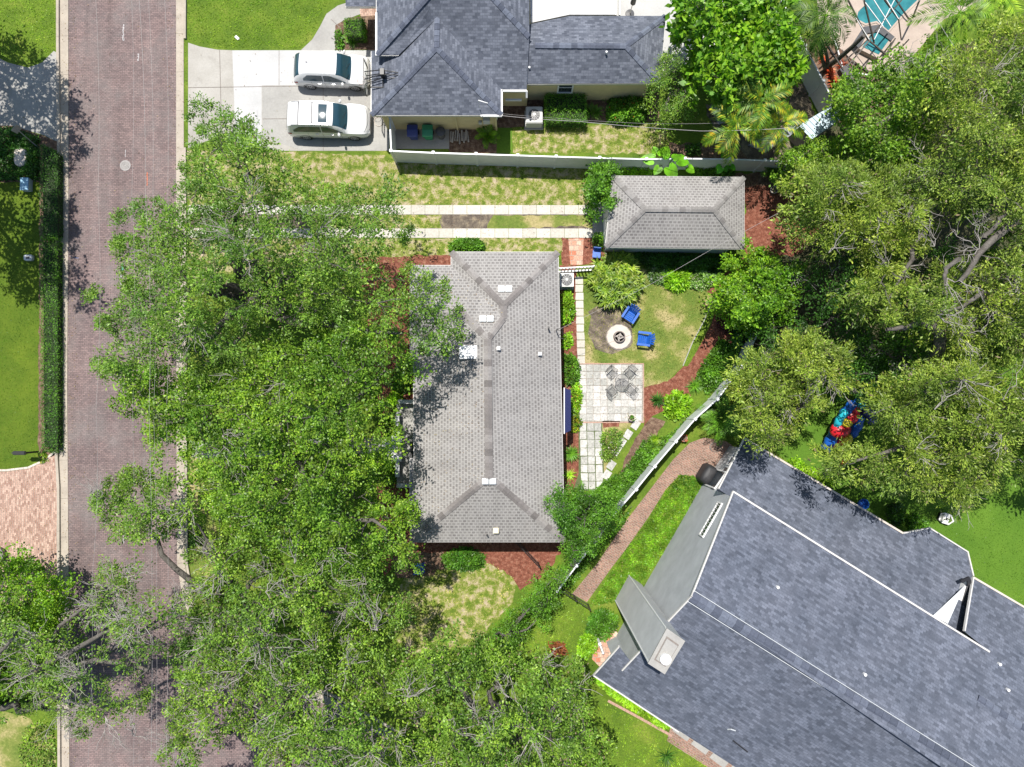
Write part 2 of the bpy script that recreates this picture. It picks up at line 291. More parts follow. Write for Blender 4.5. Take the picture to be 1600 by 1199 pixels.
class MB:
    def __init__(s): s.v = []; s.f = []
    def add(s, vs, fs):
        n = len(s.v); s.v += [tuple(v) for v in vs]; s.f += [tuple(i + n for i in f) for f in fs]; return s
    def box(s, c, d, rz=0, tilt=None):
        x, y, z = d[0] / 2, d[1] / 2, d[2] / 2
        m = Matrix.Rotation(rz, 3, 'Z')
        if tilt is not None: m = m @ tilt
        vs = [Vector(c) + m @ Vector((a * x, b_ * y, e * z)) for a in (-1, 1) for b_ in (-1, 1) for e in (-1, 1)]
        return s.add(vs, [(0, 1, 3, 2), (4, 6, 7, 5), (0, 4, 5, 1), (2, 3, 7, 6), (0, 2, 6, 4), (1, 5, 7, 3)])
    def bar(s, a, b_, w, h=None, up=(0, 0, 1)):
        a, b_ = Vector(a), Vector(b_); h = h or w; d = (b_ - a).normalized()
        up = Vector(up)
        if abs(d.dot(up)) > .98: up = Vector((1, 0, 0))
        sx = d.cross(up).normalized(); sy = sx.cross(d).normalized()
        vs = [p + sx * (i * w / 2) + sy * (j * h / 2) for p in (a, b_) for i, j in ((-1, -1), (1, -1), (1, 1), (-1, 1))]
        return s.add(vs, [(3, 2, 1, 0), (4, 5, 6, 7), (0, 1, 5, 4), (1, 2, 6, 5), (2, 3, 7, 6), (3, 0, 4, 7)])
    def tube(s, pts, rad, n=6, cap=True):
        pts = [Vector(p) for p in pts]
        if isinstance(rad, (int, float)): rad = [rad] * len(pts)
        rings = []
        for i, p in enumerate(pts):
            d = (pts[min(i + 1, len(pts) - 1)] - pts[max(i - 1, 0)]).normalized()
            up = Vector((0, 0, 1)) if abs(d.z) < .95 else Vector((1, 0, 0))
            a = d.cross(up).normalized(); b_ = a.cross(d).normalized()
            rings.append([p + (a * math.cos(2 * math.pi * k / n) + b_ * math.sin(2 * math.pi * k / n)) * rad[i] for k in range(n)])
        vs = [q for r in rings for q in r]; fs = []
        for i in range(len(pts) - 1):
            for k in range(n):
                fs.append((i * n + k, (i + 1) * n + k, (i + 1) * n + (k + 1) % n, i * n + (k + 1) % n))
        if cap: fs += [tuple(range(n)), tuple(reversed(range((len(pts) - 1) * n, len(pts) * n)))]
        return s.add(vs, fs)
    def lathe(s, c, prof, n=20):
        """prof [(r,z)...] around vertical axis"""
        vs = []; fs = []
        for r, z in prof:
            vs += [Vector(c) + Vector((r * math.cos(2 * math.pi * k / n), r * math.sin(2 * math.pi * k / n), z)) for k in range(n)]
        for i in range(len(prof) - 1):
            for k in range(n): fs.append((i * n + k, i * n + (k + 1) % n, (i + 1) * n + (k + 1) % n, (i + 1) * n + k))
        fs += [tuple(reversed(range(n))), tuple(range((len(prof) - 1) * n, len(prof) * n))]
        return s.add(vs, fs)
    def prism(s, poly, z0, z1):
        n = len(poly)
        a = sum(poly[i][0] * poly[(i + 1) % n][1] - poly[(i + 1) % n][0] * poly[i][1] for i in range(n))
        if a < 0: poly = poly[::-1]
        vs = [(p[0], p[1], z0) for p in poly] + [(p[0], p[1], z1) for p in poly]
        fs = [(i, (i + 1) % n, n + (i + 1) % n, n + i) for i in range(n)] + [tuple(range(n, 2 * n)), tuple(reversed(range(n)))]
        return s.add(vs, fs)
    def mesh(s, name, uv=False, bevel=0, smooth=False):
        me = bpy.data.meshes.new(name); me.from_pydata(s.v, [], s.f); me.update()
        if bevel:
            import bmesh
            bm = bmesh.new(); bm.from_mesh(me)
            es = [e for e in bm.edges if len(e.link_faces) == 2 and e.calc_face_angle(0) > .5]
            bmesh.ops.bevel(bm, geom=es, offset=bevel, segments=2, affect='EDGES', clamp_overlap=True); bm.to_mesh(me); bm.free()
        if smooth: me.polygons.foreach_set('use_smooth', [True] * len(me.polygons))
        if uv:
            ul = me.uv_layers.new(name='UVMap')
            for p in me.polygons:
                n = p.normal
                if n.z < 0: n = -n
                ua = Vector((0, 0, 1)).cross(n)
                if ua.length < .05: ua = Vector((1, 0, 0))
                ua.normalize(); va = n.cross(ua)
                for li in p.loop_indices:
                    co = me.vertices[me.loops[li].vertex_index].co
                    ul.data[li].uv = (co.dot(ua), co.dot(va))
        return me
    def build(s, name, mat, parent=None, uv=False, bevel=0, smooth=False, local=False, origin=None):
        return link(name, s.mesh(name, uv, bevel, smooth), mat, parent, origin, local)

def ragged(pts, step=.35, amp=.1, seed=0):
    r = random.Random(seed); out = []
    n = len(pts)
    for i in range(n):
        a, b_ = pts[i], pts[(i + 1) % n]; L = (b_ - a).length; k = max(1, int(L / step))
        for j in range(k):
            p = a.lerp(b_, j / k); out.append(p + Vector((r.uniform(-amp, amp), r.uniform(-amp, amp), 0)))
    return out
def chaikin(pts, n=2):
    for _ in range(n):
        o = []
        for i in range(len(pts)):
            a, b_ = pts[i], pts[(i + 1) % len(pts)]
            o += [a.lerp(b_, .25), a.lerp(b_, .75)]
        pts = o
    return pts
_seed = [100]
def patch(name, px, z, mat, rag=0, smooth=0, kind='structure'):
    pts = [P(u, v, 0) for u, v in px]
    if smooth: pts = chaikin(pts, smooth)
    if rag: _seed[0] += 1; pts = ragged(pts, .3, rag, _seed[0])
    from mathutils.geometry import tessellate_polygon
    tris = tessellate_polygon([[Vector((p.x, p.y, 0)) for p in pts]])
    mb = MB(); fs = []
    for t_ in tris:
        a, b_, c = [pts[i] for i in t_]
        if (b_ - a).cross(c - a).z < 0: t_ = (t_[0], t_[2], t_[1])
        fs.append(tuple(t_))
    mb.add([(p.x, p.y, z) for p in pts], fs)
    o = mb.build(name, mat); o['kind'] = kind; return o
M['purple'] = leafmat('dark purple leaf', [(0, (0.05, 0.02, 0.03)), (1, (0.14, 0.05, 0.06))], trans=(.3, .1, .1))
M['fanleaf'] = leafmat('fan palm leaflet', [(0, (0.03, 0.07, 0.01)), (0.4, (0.10, 0.17, 0.02)), (0.8, (0.24, 0.29, 0.04)), (1, (0.42, 0.40, 0.26))])
M['limeflat'] = leafmat('giant lime leaf', [(0, (0.07, 0.22, 0.008)), (1, (0.15, 0.33, 0.015))])
M['brightflat'] = leafmat('glossy big leaf', [(0, (0.04, 0.2, 0.01)), (1, (0.10, 0.34, 0.02))])
M['bluebox'] = plain('pale blue plastic lid', (0.25, 0.45, 0.60), .5, var=.1)
M['grey_cloth'] = plain('grey canvas', (0.16, 0.16, 0.18), .8, var=.3)
M['plank_grey'] = plain('grey boarding', (0.27, 0.29, 0.32), .8, var=.25)
M['shed_roof'] = plain('pale ribbed steel', (0.42, 0.52, 0.58), .45, metal=.2, var=.1)
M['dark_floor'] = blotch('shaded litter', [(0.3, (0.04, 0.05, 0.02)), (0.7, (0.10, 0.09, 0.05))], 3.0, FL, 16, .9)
M['iron_lid'] = plain('worn iron lid', (0.30, 0.28, 0.27), .6, var=.3)
M['cover'] = leafmat('ground cover leaf', [(0, (0.05, 0.13, 0.012)), (0.6, (0.10, 0.21, 0.02)), (1, (0.18, 0.27, 0.03))])
M['rust'] = leafmat('rusty leaf', [(0, (0.08, 0.03, 0.02)), (1, (0.22, 0.07, 0.04))], trans=(.3, .1, .1))
M['fallen'] = island('fallen leaf', [(0, (0.10, 0.06, 0.03)), (0.6, (0.24, 0.16, 0.09)), (1, (0.36, 0.30, 0.12))])
M['mowngrass'] = leafmat('mown grass blade', [(0, (0.05, 0.12, 0.01)), (0.6, (0.09, 0.17, 0.015)), (1, (0.15, 0.22, 0.03))])
M['cap_brown2'] = island('pale ridge shingle', [(0, (0.16, 0.15, 0.145)), (0.5, (0.20, 0.19, 0.18)), (1, (0.25, 0.24, 0.23))])
M['cover_sheet'] = blotch('weathered white sheet', [(0.3, (0.54, 0.54, 0.54)), (0.7, (0.62, 0.62, 0.62))], .6, [(0.3, (0.92,) * 3), (0.7, (1.03,) * 3)], 6, .8, b_s=.05, dirt=(0.5, .55, .8, (0.42, 0.42, 0.41)))
M['palmlime'] = leafmat('lime palm leaflet', [(0, (0.045, 0.11, 0.01)), (0.5, (0.11, 0.20, 0.02)), (1, (0.22, 0.29, 0.035))])
M['palmdark'] = leafmat('dark palm leaflet', [(0, (0.02, 0.05, 0.012)), (0.6, (0.05, 0.10, 0.02)), (1, (0.13, 0.18, 0.04))])
M['yardgrass'] = leafmat('yard grass blade', [(0, (0.08, 0.13, 0.02)), (0.5, (0.17, 0.20, 0.045)), (0.75, (0.30, 0.25, 0.11)), (1, (0.38, 0.30, 0.17))])
# ------------------------------------------------------------------ ground, road, paths
def zl(k): return 0.004 * k
g = MB().add([(-250, -250, 0), (250, -250, 0), (250, 250, 0), (-250, 250, 0)], [(0, 1, 2, 3)]).build('ground', 'lawn'); g['kind'] = 'structure'
road = patch('road', [(100, -700), (282, -700), (282, 880), (291, 935), (308, 982), (338, 1016), (400, 1056), (520, 1100), (640, 1170), (760, 1300), (900, 1900), (100, 1900)], zl(1), 'road')
def strip(pts, w, side=0):
    """centre line px -> polygon px"""
    ws = [P(u, v) for u, v in pts]; L = []; Rr = []
    for i, p in enumerate(ws):
        d = (ws[min(i + 1, len(ws) - 1)] - ws[max(i - 1, 0)]).normalized(); n = Vector((-d.y, d.x, 0))
        L.append(p + n * w * (0.5 + side)); Rr.append(p - n * w * (0.5 - side))
    return L, Rr
def kerb(name, pts, w, z0, z1, mat, joints=2.4):
    L, Rr = strip(pts, w); mb = MB()
    for i in range(len(L) - 1):
        a, b_, c, d = Rr[i], Rr[i + 1], L[i + 1], L[i]
        tot = (b_ - a).length; n = max(1, round(tot / joints)) if joints else 1
        for k in range(n):
            f0, f1 = k / n, (k + 1) / n - (.012 / (tot / n) / n if n > 1 else 0)
            q = [a.lerp(b_, f0), a.lerp(b_, f1), d.lerp(c, f1), d.lerp(c, f0)]
            mb.prism([(p.x, p.y) for p in q], z0, z1)
    o = mb.build(name, mat); o['kind'] = 'structure'; return o
kerb('gutter', [(100.5, -300), (101, 300), (99, 600), (101, 900), (103, 1400)], .50, -.1, .035, 'kerb')
kerb('kerb', [(91.5, -300), (92, 60), (93.5, 225), (90, 420), (89.5, 700), (93, 760), (93.5, 900), (95, 1400)], .16, -.1, .15, 'kerb', 3)
kerb('gutter', [(281, -300), (282, 600), (283, 880), (292, 935), (309, 980), (338, 1014), (400, 1054), (520, 1098), (640, 1168)], .46, -.1, .035, 'kerb')
kerb('kerb', [(291, -300), (290, 62)], .14, -.1, .14, 'kerb')
kerb('kerb', [(290, 232), (291, 600), (293, 880), (302, 933), (320, 975), (346, 1005), (404, 1043), (525, 1088), (650, 1158)], .14, -.1, .14, 'kerb')
# left side of the street
patch('side_driveway', [(-300, 120), (0, 92), (12, 98), (44, 106), (66, 98), (84, 80), (88, 82), (89, 222), (70, 212), (20, 197), (-300, 190)], zl(2), 'conc_mid', smooth=0)
patch('mown_lawn', [(-400, 285), (62, 285), (63, 600), (60, 715), (40, 733), (-400, 735)], zl(2), 'dark_lawn')
patch('hedge_bed', [(-400, 190), (20, 197), (70, 212), (89, 222), (88, 712), (60, 715), (62, 285), (-400, 285)], zl(3), 'leaf_litter', rag=.05)
patch('paver_driveway', [(-400, 738), (10, 737), (44, 733), (64, 724), (80, 712), (89, 704), (90, 935), (60, 945), (-400, 950)], zl(3), 'paver')
kerb('paver_edging', [(-300, 737), (10, 735), (44, 731), (64, 722), (80, 711), (88, 704)], .12, -.05, .03, 'stone', .25)
patch('dirt', [(-60, 1100), (40, 1120), (85, 1150), (86, 1300), (-60, 1300)], zl(2), 'dry2', rag=.15)
# north neighbour
patch('driveway', [(294, 67), (312, 73), (340, 78), (365, 79), (470, 79), (600, 79), (600, 182), (608, 186), (608, 236), (440, 236), (400, 232), (340, 214), (294, 232)], zl(2), 'conc')
patch('driveway_slab', [(363, 79), (409, 79), (409, 233), (372, 230), (367, 187)], zl(3), 'conc_new')
patch('driveway_slab', [(409, 79), (600, 79), (600, 133), (409, 134)], zl(4), 'conc_new')
patch('driveway_slab', [(410, 135), (600, 134), (600, 184), (608, 188), (608, 235), (470, 235), (410, 214)], zl(3), 'conc_mid')
patch('walkway', [(470, 79), (488, 62), (500, 42), (510, 22), (528, 9), (550, 2), (590, -8), (590, 12), (566, 21), (541, 31), (529, 47), (524, 79)], zl(3), 'conc_mid')
jm = MB()
for a, b_ in (((294, 137), (600, 133)), ((343, 78), (346, 200)), ((505, 133), (505, 235)), ((436, 79), (436, 133)), ((410, 186), (600, 184)), ((517, 30), (533, 45))):
    A, B = P(*a, zl(5)), P(*b_, zl(5)); jm.bar(A, B, .03, .004)
j = jm.build('joint', 'stone_dk'); j['kind'] = 'structure'; j.name = 'driveway_joint'
patch('porch_floor', [(562, 10), (588, 10), (588, 79), (575, 79), (564, 40)], zl(4), 'paver')
patch('planting_bed', [(524, 40), (545, 28), (590, 24), (590, 78), (524, 78)], zl(5), 'leaf_litter')
patch('planting_bed', [(700, 150), (785, 120), (880, 120), (1030, 145), (1030, 190), (860, 193), (800, 200), (776, 240), (702, 238)], zl(2), 'leaf_litter', rag=.05)
patch('bin_pad', [(618, 175), (702, 175), (702, 233), (618, 233)], zl(3), 'conc_mid')
patch('shaded_lawn', [(776, 200), (800, 200), (800, 240), (776, 240)], zl(3), 'turf')
patch('patio_floor', [(960, -250), (1180, -250), (1180, 20), (1120, 85), (1075, 110), (1040, 115), (960, 60)], zl(2), 'conc_new')
patch('back_yard_path', [(1100, 165), (1260, 130), (1275, 190), (1240, 262), (1130, 240)], zl(3), 'soil', rag=.1)
patch('lawn_patch', [(850, 196), (1040, 196), (1050, 240), (800, 240), (800, 205)], zl(1), 'dry', rag=.1)
patch('mulch_bed', [(1045, 225), (1150, 225), (1180, 262), (1045, 250)], zl(4), 'leaf_litter', rag=.1)
# dry strip and ribbons
patch('dry_lawn', [(294, 236), (470, 238), (925, 262), (945, 270), (945, 325), (925, 322), (294, 322)], zl(2), 'dry', rag=.1)
patch('dry_lawn', [(294, 372), (880, 372), (886, 394), (700, 400), (660, 412), (560, 420), (294, 430)], zl(2), 'dry', rag=.08)
patch('middle_strip', [(294, 335), (925, 335), (925, 358), (294, 358)], zl(2), 'soil')
patch('middle_grass', [(500, 336), (690, 336), (686, 346), (690, 357), (500, 357)], zl(3), 'dry', rag=.06)
patch('middle_grass', [(770, 336), (840, 337), (925, 336), (925, 357), (900, 352), (860, 356), (760, 357)], zl(3), 'dry2', rag=.06)
def slabs(name, rects, z, mat, h=.03, bed=None):
    mb = MB()
    for q in rects: mb.prism([(p.x, p.y) for p in q], 0, z + h)
    o = mb.build(name, mat); o['kind'] = 'structure'; return o
def ribbon(v0, v1, u0, u1, n, name='driveway_ribbon'):
    q = []
    for k in range(n):
        a = u0 + (u1 - u0) * k / n; b_ = u0 + (u1 - u0) * (k + 1) / n - .5
        q.append([P(a, v0), P(b_, v0), P(b_, v1), P(a, v1)])
    return slabs(name, q, .004, 'slab_pale')
M['slab_pale'] = island('cream ribbon concrete', [(0, (0.44, 0.415, 0.36)), (1, (0.53, 0.50, 0.445))], fine=.18)
ribbon(321, 335.5, 294, 926, 29); ribbon(357.5, 372, 294, 926, 29)
patch('driveway_apron', [(926, 275), (946, 275), (946, 366), (940, 372), (926, 372)], zl(3), 'conc_mid')
# yard of the main house
patch('mulch_bed', [(1164, 285), (1250, 280), (1300, 340), (1250, 400), (1180, 400), (1150, 430), (1120, 460), (1105, 455), (1130, 430), (1164, 395)], zl(3), 'mulch', rag=.12)
patch('mulch_bed', [(1140, 272), (1240, 268), (1250, 290), (1150, 292)], zl(4), 'leaf_litter', rag=.12)
patch('mulch_bed', [(878, 372), (948, 372), (950, 415), (878, 414)], zl(3), 'mulch', rag=.05)
patch('brick_path', [(888, 373), (912, 373), (910, 414), (891, 414)], zl(4), 'brickpath2')
patch('mulch_bed', [(875, 414), (900, 414), (905, 570), (905, 660), (906, 770), (880, 775)], zl(2), 'mulch', rag=.04)
patch('yard_lawn', [(912, 430), (1010, 420), (1110, 452), (1118, 462), (1095, 510), (1066, 572), (1040, 600), (1005, 612), (905, 605), (905, 440)], zl(2), 'dry2', rag=.06)
patch('ash_patch', [(922, 480), (950, 478), (975, 480), (990, 520), (992, 532), (975, 545), (950, 548), (925, 540), (918, 515)], zl(3), 'soil', rag=.3, smooth=1)
patch('yard_edge_lawn', [(1120, 462), (1128, 470), (1105, 520), (1075, 572), (1068, 572), (1090, 520)], zl(4), 'lawn', rag=.05)
kerb('lawn_edging', [(1118, 463), (1098, 505), (1082, 535), (1067, 572)], .05, 0, .03, 'conc_mid', 0)
patch('mulch_bed', [(1110, 490), (1150, 470), (1160, 520), (1120, 560), (1080, 600), (1045, 625), (1005, 640), (1005, 612), (1040, 600), (1066, 574), (1095, 540)], zl(3), 'mulch', rag=.08)
patch('mulch_bed', [(1005, 605), (1070, 590), (1080, 620), (1020, 650), (1006, 665)], zl(4), 'mulch', rag=.05)
patch('mulch_bed', [(940, 657), (990, 657), (975, 690), (940, 745)], zl(3), 'dry2', rag=.04)
patch('mulch_bed', [(942, 658), (968, 658), (966, 667), (942, 668)], zl(5), 'mulch', rag=.03)
patch('leaf_litter', [(1015, 652), (1040, 660), (1010, 700), (980, 750), (965, 745), (985, 700)], zl(3), 'leaf_litter', rag=.08)
# stepping stones, patio
def grid(name, u0, v0, u1, v1, nu, nv, gap=.8, mat='slab', jit=.3, seed=1, du=0):
    r = random.Random(seed); q = []
    for i in range(nu):
        for j in range(nv):
            a = u0 + (u1 - u0) * i / nu + gap / 2; b_ = u0 + (u1 - u0) * (i + 1) / nu - gap / 2
            c = v0 + (v1 - v0) * j / nv + gap / 2; d = v0 + (v1 - v0) * (j + 1) / nv - gap / 2
            s = du * (j / nv)
            J = lambda: r.uniform(-jit, jit)
            q.append([P(a + s + J(), c + J()), P(b_ + s + J(), c + J()), P(b_ + s + J(), d + J()), P(a + s + J(), d + J())])
    return slabs(name, q, .012, mat)
patch('patio_joints', [(903, 569), (1005, 569), (1005, 661), (903, 661)], zl(5), 'gravel')
kerb('patio_edging', [(904, 568.5), (1005.5, 568.5), (1005.5, 660), (904, 660.5)], .07, 0, .045, 'terra', .25)
grid('patio', 905, 570, 1003, 658, 9, 8, .7, seed=3)
patch('path_joints', [(904, 661), (941, 661), (944, 745), (938, 766), (895, 768), (904, 740)], zl(5), 'moss')
grid('paver_path', 905, 661, 940, 765, 3, 8, 1.1, seed=4, du=3, jit=.5)
st_q = []
r_ = random.Random(5)
for k in range(11):
    v = 433 + k * 12.4; u = 898.5 + k * .35
    st_q.append([P(u + r_.uniform(-.6, .6), v), P(u + 12 + r_.uniform(-.6, .6), v), P(u + 12 + r_.uniform(-.6, .6), v + 11.2), P(u + r_.uniform(-.6, .6), v + 11.2)])
slabs('stepping_stones', st_q, .02, 'slab_pale')
L = [(993, 664), (981, 679), (971, 692), (963, 704), (955, 727), (948, 742)]
q = []
for i, (u, v) in enumerate(L):
    a = math.atan2(15, -10); c, s_ = math.cos(a), math.sin(a)
    q.append([P(u + x * c - y * s_, v + x * s_ + y * c) for x, y in ((-7, -5.5), (7, -5.5), (7, 5.5), (-7, 5.5))])
slabs('stepping_stones', q, .02, 'slab')
patch('mulch_bed', [(560, 400), (706, 400), (706, 420), (648, 420), (646, 640), (640, 830), (660, 850), (600, 900), (590, 860), (590, 600)], zl(3), 'mulch', rag=.1)
patch('mulch_bed', [(640, 843), (900, 843), (870, 870), (845, 905), (815, 920), (800, 900), (770, 885), (740, 870), (640, 880)], zl(4), 'mulch', rag=.1)
patch('leaf_litter', [(610, 870), (690, 860), (700, 885), (670, 900), (620, 905)], zl(5), 'leaf_litter', rag=.12)
patch('dry_lawn', [(640, 900), (700, 885), (770, 880), (810, 905), (800, 940), (740, 1010), (640, 1030), (600, 950)], zl(3), 'dry', rag=.15)
patch('verge', [(297, 690), (330, 690), (345, 1000), (320, 960), (302, 930), (297, 880)], zl(3), 'dry2', rag=.06)
patch('front_walk', [(300, 690), (620, 684), (620, 708), (300, 716)], zl(4), 'conc_mid')
# south east neighbour
patch('brick_path', [(1078, 692), (1100, 684), (1135, 690), (1152, 702), (1125, 735), (1098, 755), (1085, 745), (1062, 742), (1040, 765), (1012, 810), (975, 862), (955, 888), (917, 941), (894, 928), (932, 882), (976, 817), (1035, 740), (1052, 718)], zl(3), 'brickpath')
patch('lawn', [(882, 925), (918, 945), (935, 985), (925, 1010), (820, 1040), (800, 1010), (840, 980), (870, 940)], zl(2), 'lawn', rag=.04)
patch('lawn_strip', [(1063, 742), (1085, 745), (1110, 758), (1010, 900), (970, 940), (921, 945), (958, 890), (978, 862), (1015, 810), (1042, 766)], zl(4), 'lime_lawn' if 'lime_lawn' in M else 'lawn')
patch('brick_path', [(930, 1000), (962, 975), (970, 1020), (940, 1045), (925, 1030)], zl(4), 'brickpath2')
patch('planting_bed', [(905, 1010), (960, 1050), (1060, 1128), (1050, 1150), (950, 1095), (900, 1060)], zl(3), 'dark_lawn', rag=.06)
kerb('bed_edging', [(950, 1095), (1000, 1122), (1050, 1150)], .15, 0, .03, 'terra', .25)
sq = []
patch('walk_bricks', [(1048, 1135), (1062, 1122), (1200, 1215), (1170, 1240), (1042, 1158)], zl(5), 'brickpath')
for k in range(5):
    u, v = 1050 + k * 29, 1141 + k * 21
    sq.append([P(u, v), P(u + 12, v - 14), P(u + 35, v + 2), P(u + 23, v + 17)])
slabs('concrete_walk', sq, .03, 'conc_mid')
patch('back_lawn', [(1150, 560), (1700, 560), (1700, 980), (1600, 950), (1520, 900), (1510, 875), (1452, 830), (1410, 835), (1280, 755), (1200, 700)], zl(2), 'turf')
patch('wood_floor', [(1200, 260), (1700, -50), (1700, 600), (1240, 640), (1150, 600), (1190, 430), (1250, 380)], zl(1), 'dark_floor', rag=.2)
patch('planting_bed', [(1255, 60), (1300, 60), (1350, 110), (1400, 130), (1360, 220), (1310, 190), (1275, 110)], zl(2), 'leaf_litter', rag=.05)
# pool and its deck
patch('pool_deck', [(1262, -150), (1700, -150), (1700, -60), (1475, 30), (1400, 120), (1355, 110), (1322, 86), (1280, 40)], zl(3), 'tile_pool')
pool = patch('pool_water', [(1330, -120), (1500, -120), (1438, 0), (1412, 22), (1388, 49), (1369, 34), (1352, 38), (1338, 30), (1340, 20), (1350, 10)], zl(4), 'water')
kerb('pool_coping', [(1440, -4), (1412, 23), (1388, 50), (1369, 35), (1352, 39), (1337, 31), (1339, 18), (1350, 8)], .12, 0, .05, 'tile_pool', 0)

# grass blades: uncounted, one object per lawn kind
from mathutils import geometry as mg
def inpoly(px, x, y):
    n = len(px); c = np.zeros(x.shape, bool)
    for i in range(n):
        x1, y1 = px[i]; x2, y2 = px[(i + 1) % n]
        if y1 == y2: continue
        c ^= ((y1 > y) != (y2 > y)) & (x < (x2 - x1) * (y - y1) / (y2 - y1) + x1)
    return c
def sample(px, n):
    a = np.array(px, float); lo, hi = a.min(0), a.max(0); out = np.zeros((0, 2))
    while len(out) < n:
        q = lo + rng.random((n * 2, 2)) * (hi - lo)
        out = np.concatenate([out, q[inpoly(px, q[:, 0], q[:, 1])]])
    return out[:n]
def unit(a): return a / np.maximum(np.linalg.norm(a, axis=-1, keepdims=True), 1e-6)
def leaves_mesh(name, C, D, L, Wd, upj=.6, up=None, curl=0):
    n = len(C); D = unit(D)
    N = np.array([0, 0, 1.0]) + rng.normal(0, upj, (n, 3)) if up is None else up + rng.normal(0, upj, (n, 3))
    S = unit(np.cross(D, N)); L = L * rng.uniform(.7, 1.25, (n, 1)); Wd = Wd * rng.uniform(.7, 1.25, (n, 1))
    V = np.stack([C, C + D * L * .5 + S * Wd * .5, C + D * L, C + D * L * .5 - S * Wd * .5], 1).reshape(-1, 3)
    F = np.arange(n * 4).reshape(n, 4)
    return np_mesh(name, V, F)
def grass(polys, mat, dens, h=.06, label=None):
    pts = []
    for px in polys:
        a = np.array(px, float); A = abs(np.sum(a[:, 0] * np.roll(a[:, 1], -1) - np.roll(a[:, 0], -1) * a[:, 1])) / 2 / 676
        pts.append(sample(px, int(A * dens)))
    uv = np.concatenate(pts); C = Pn(uv[:, 0], uv[:, 1], np.full(len(uv), .015))
    D = np.stack([rng.normal(0, 1, len(C)), rng.normal(0, 1, len(C)), rng.uniform(.3, 1.4, len(C))], 1)
    o = link('grass', leaves_mesh('grass', C, D, h, h * .45, .8), mat); o['kind'] = 'stuff'; o['label'] = label; o['category'] = 'grass'
    return o
grass([[(294, -20), (540, -20), (505, 15), (490, 50), (468, 76), (350, 76), (294, 62)], [(-20, -20), (86, -20), (86, 78), (60, 98), (20, 98), (-20, 85)],
       [(882, 925), (918, 945), (935, 985), (925, 1010), (820, 1040), (800, 1010)], [(950, 1100), (1050, 1155), (1150, 1230), (900, 1230), (920, 1100)],
       [(1120, 462), (1128, 470), (1105, 520), (1075, 572), (1068, 572), (1090, 520)]], 'grassblade', 130, .09, 'lush green grass of the lawns')
grass([[(460, 240), (925, 262), (925, 320), (460, 320)], [(560, 374), (880, 374), (886, 392), (700, 398), (560, 418)], [(500, 337), (690, 337), (690, 356), (500, 356)],
       [(803, 200), (1050, 200), (1050, 238), (803, 238)], [(640, 900), (700, 885), (770, 880), (805, 905), (795, 940), (740, 1005), (640, 1030)],
       [(297, 720), (328, 720), (335, 980), (302, 930)]], 'drygrass', 110, .08, 'patchy grass drying out beside the driveway ribbons')
grass([[(1063, 742), (1085, 745), (1110, 758), (1010, 900), (970, 940), (921, 945), (958, 890), (978, 862), (1015, 810), (1042, 766)]], 'cover', 420, .15, 'thick bright ground cover along the grey wall')

grass([[(912, 438), (1010, 425), (1108, 454), (1112, 466), (1092, 508), (1063, 570), (1038, 596), (1008, 608), (1005, 568), (915, 566)]], 'yardgrass', 110, .08, 'thin patchy grass of the fire pit yard')
grass([[(-10, 290), (60, 290), (61, 600), (58, 712), (38, 730), (-10, 732)]], 'mowngrass', 90, .07, 'mown lawn grass left of the long hedge')
grass([[(1290, 640), (1610, 700), (1610, 950), (1520, 895), (1510, 870), (1452, 826), (1410, 830), (1285, 752)]], 'mowngrass', 80, .07, 'back lawn grass around the toddler seat')
def litter(areas, n, lab, name='fallen_leaves', pl=None, size=.07):
    pts = np.concatenate([sample(a, k) for a, k in zip(areas, n)])
    C = Pn(pts[:, 0], pts[:, 1], np.full(len(pts), .045)) if pl is None else np.array([tuple(PP(u, v, pl) + Vector((0, 0, .03))) for u, v in pts])
    D = rng.normal(0, 1, C.shape); D[:, 2] *= .15
    o = link(name, leaves_mesh(name, C, D, size, size * .6, .3), 'fallen'); o['kind'] = 'stuff'; o['label'] = lab; o['category'] = 'leaf litter'
litter([[(97, -20), (120, -20), (120, 1220), (97, 1220)], [(262, -20), (292, -20), (292, 1000), (264, 1000)], [(108, -20), (278, -20), (278, 1220), (108, 1220)], [(294, 70), (580, 82), (606, 232), (294, 232)],
        [(400, 318), (925, 318), (925, 376), (400, 376)], [(903, 569), (1005, 569), (1005, 661), (903, 661)], [(890, 925), (1020, 760), (1090, 700), (1130, 735), (1010, 850), (925, 945)], [(0, 100), (90, 100), (90, 215), (0, 190)], [(0, 738), (88, 738), (88, 930), (0, 940)]],
       [520, 330, 300, 50, 200, 90, 240, 50, 90], 'brown fallen leaves along the gutters, ribbons and paths')
# ------------------------------------------------------------------ houses
def caps(name, parent, a, b_, mat, w=.34, step=.3, lift=.02, drop=.35):
    a, b_ = Vector(a), Vector(b_); d = b_ - a; n = max(1, int(d.length / step)); u = d.normalized()
    s = u.cross(Vector((0, 0, 1))).normalized(); mb = MB()
    for k in range(n):
        p = a + d * (k / n) + Vector((0, 0, lift + .035)); q = a + d * ((k + 1) / n) + u * .02 + Vector((0, 0, lift + .012))
        dr = Vector((0, 0, -w * .5 * drop))
        th = Vector((0, 0, -.012))
        vs = []
        for r_, e in ((p, 0), (q, 0)):
            vs += [r_ - s * w / 2 + dr, r_, r_ + s * w / 2 + dr]
        vs += [v + th * 2 for v in vs]
        mb.add(vs, [(0, 1, 4, 3), (1, 2, 5, 4), (6, 9, 10, 7), (7, 10, 11, 8), (0, 3, 9, 6), (2, 8, 11, 5), (0, 6, 7, 1), (1, 7, 8, 2), (3, 4, 10, 9), (4, 5, 11, 10)])
    return mb.build(name, mat, parent)
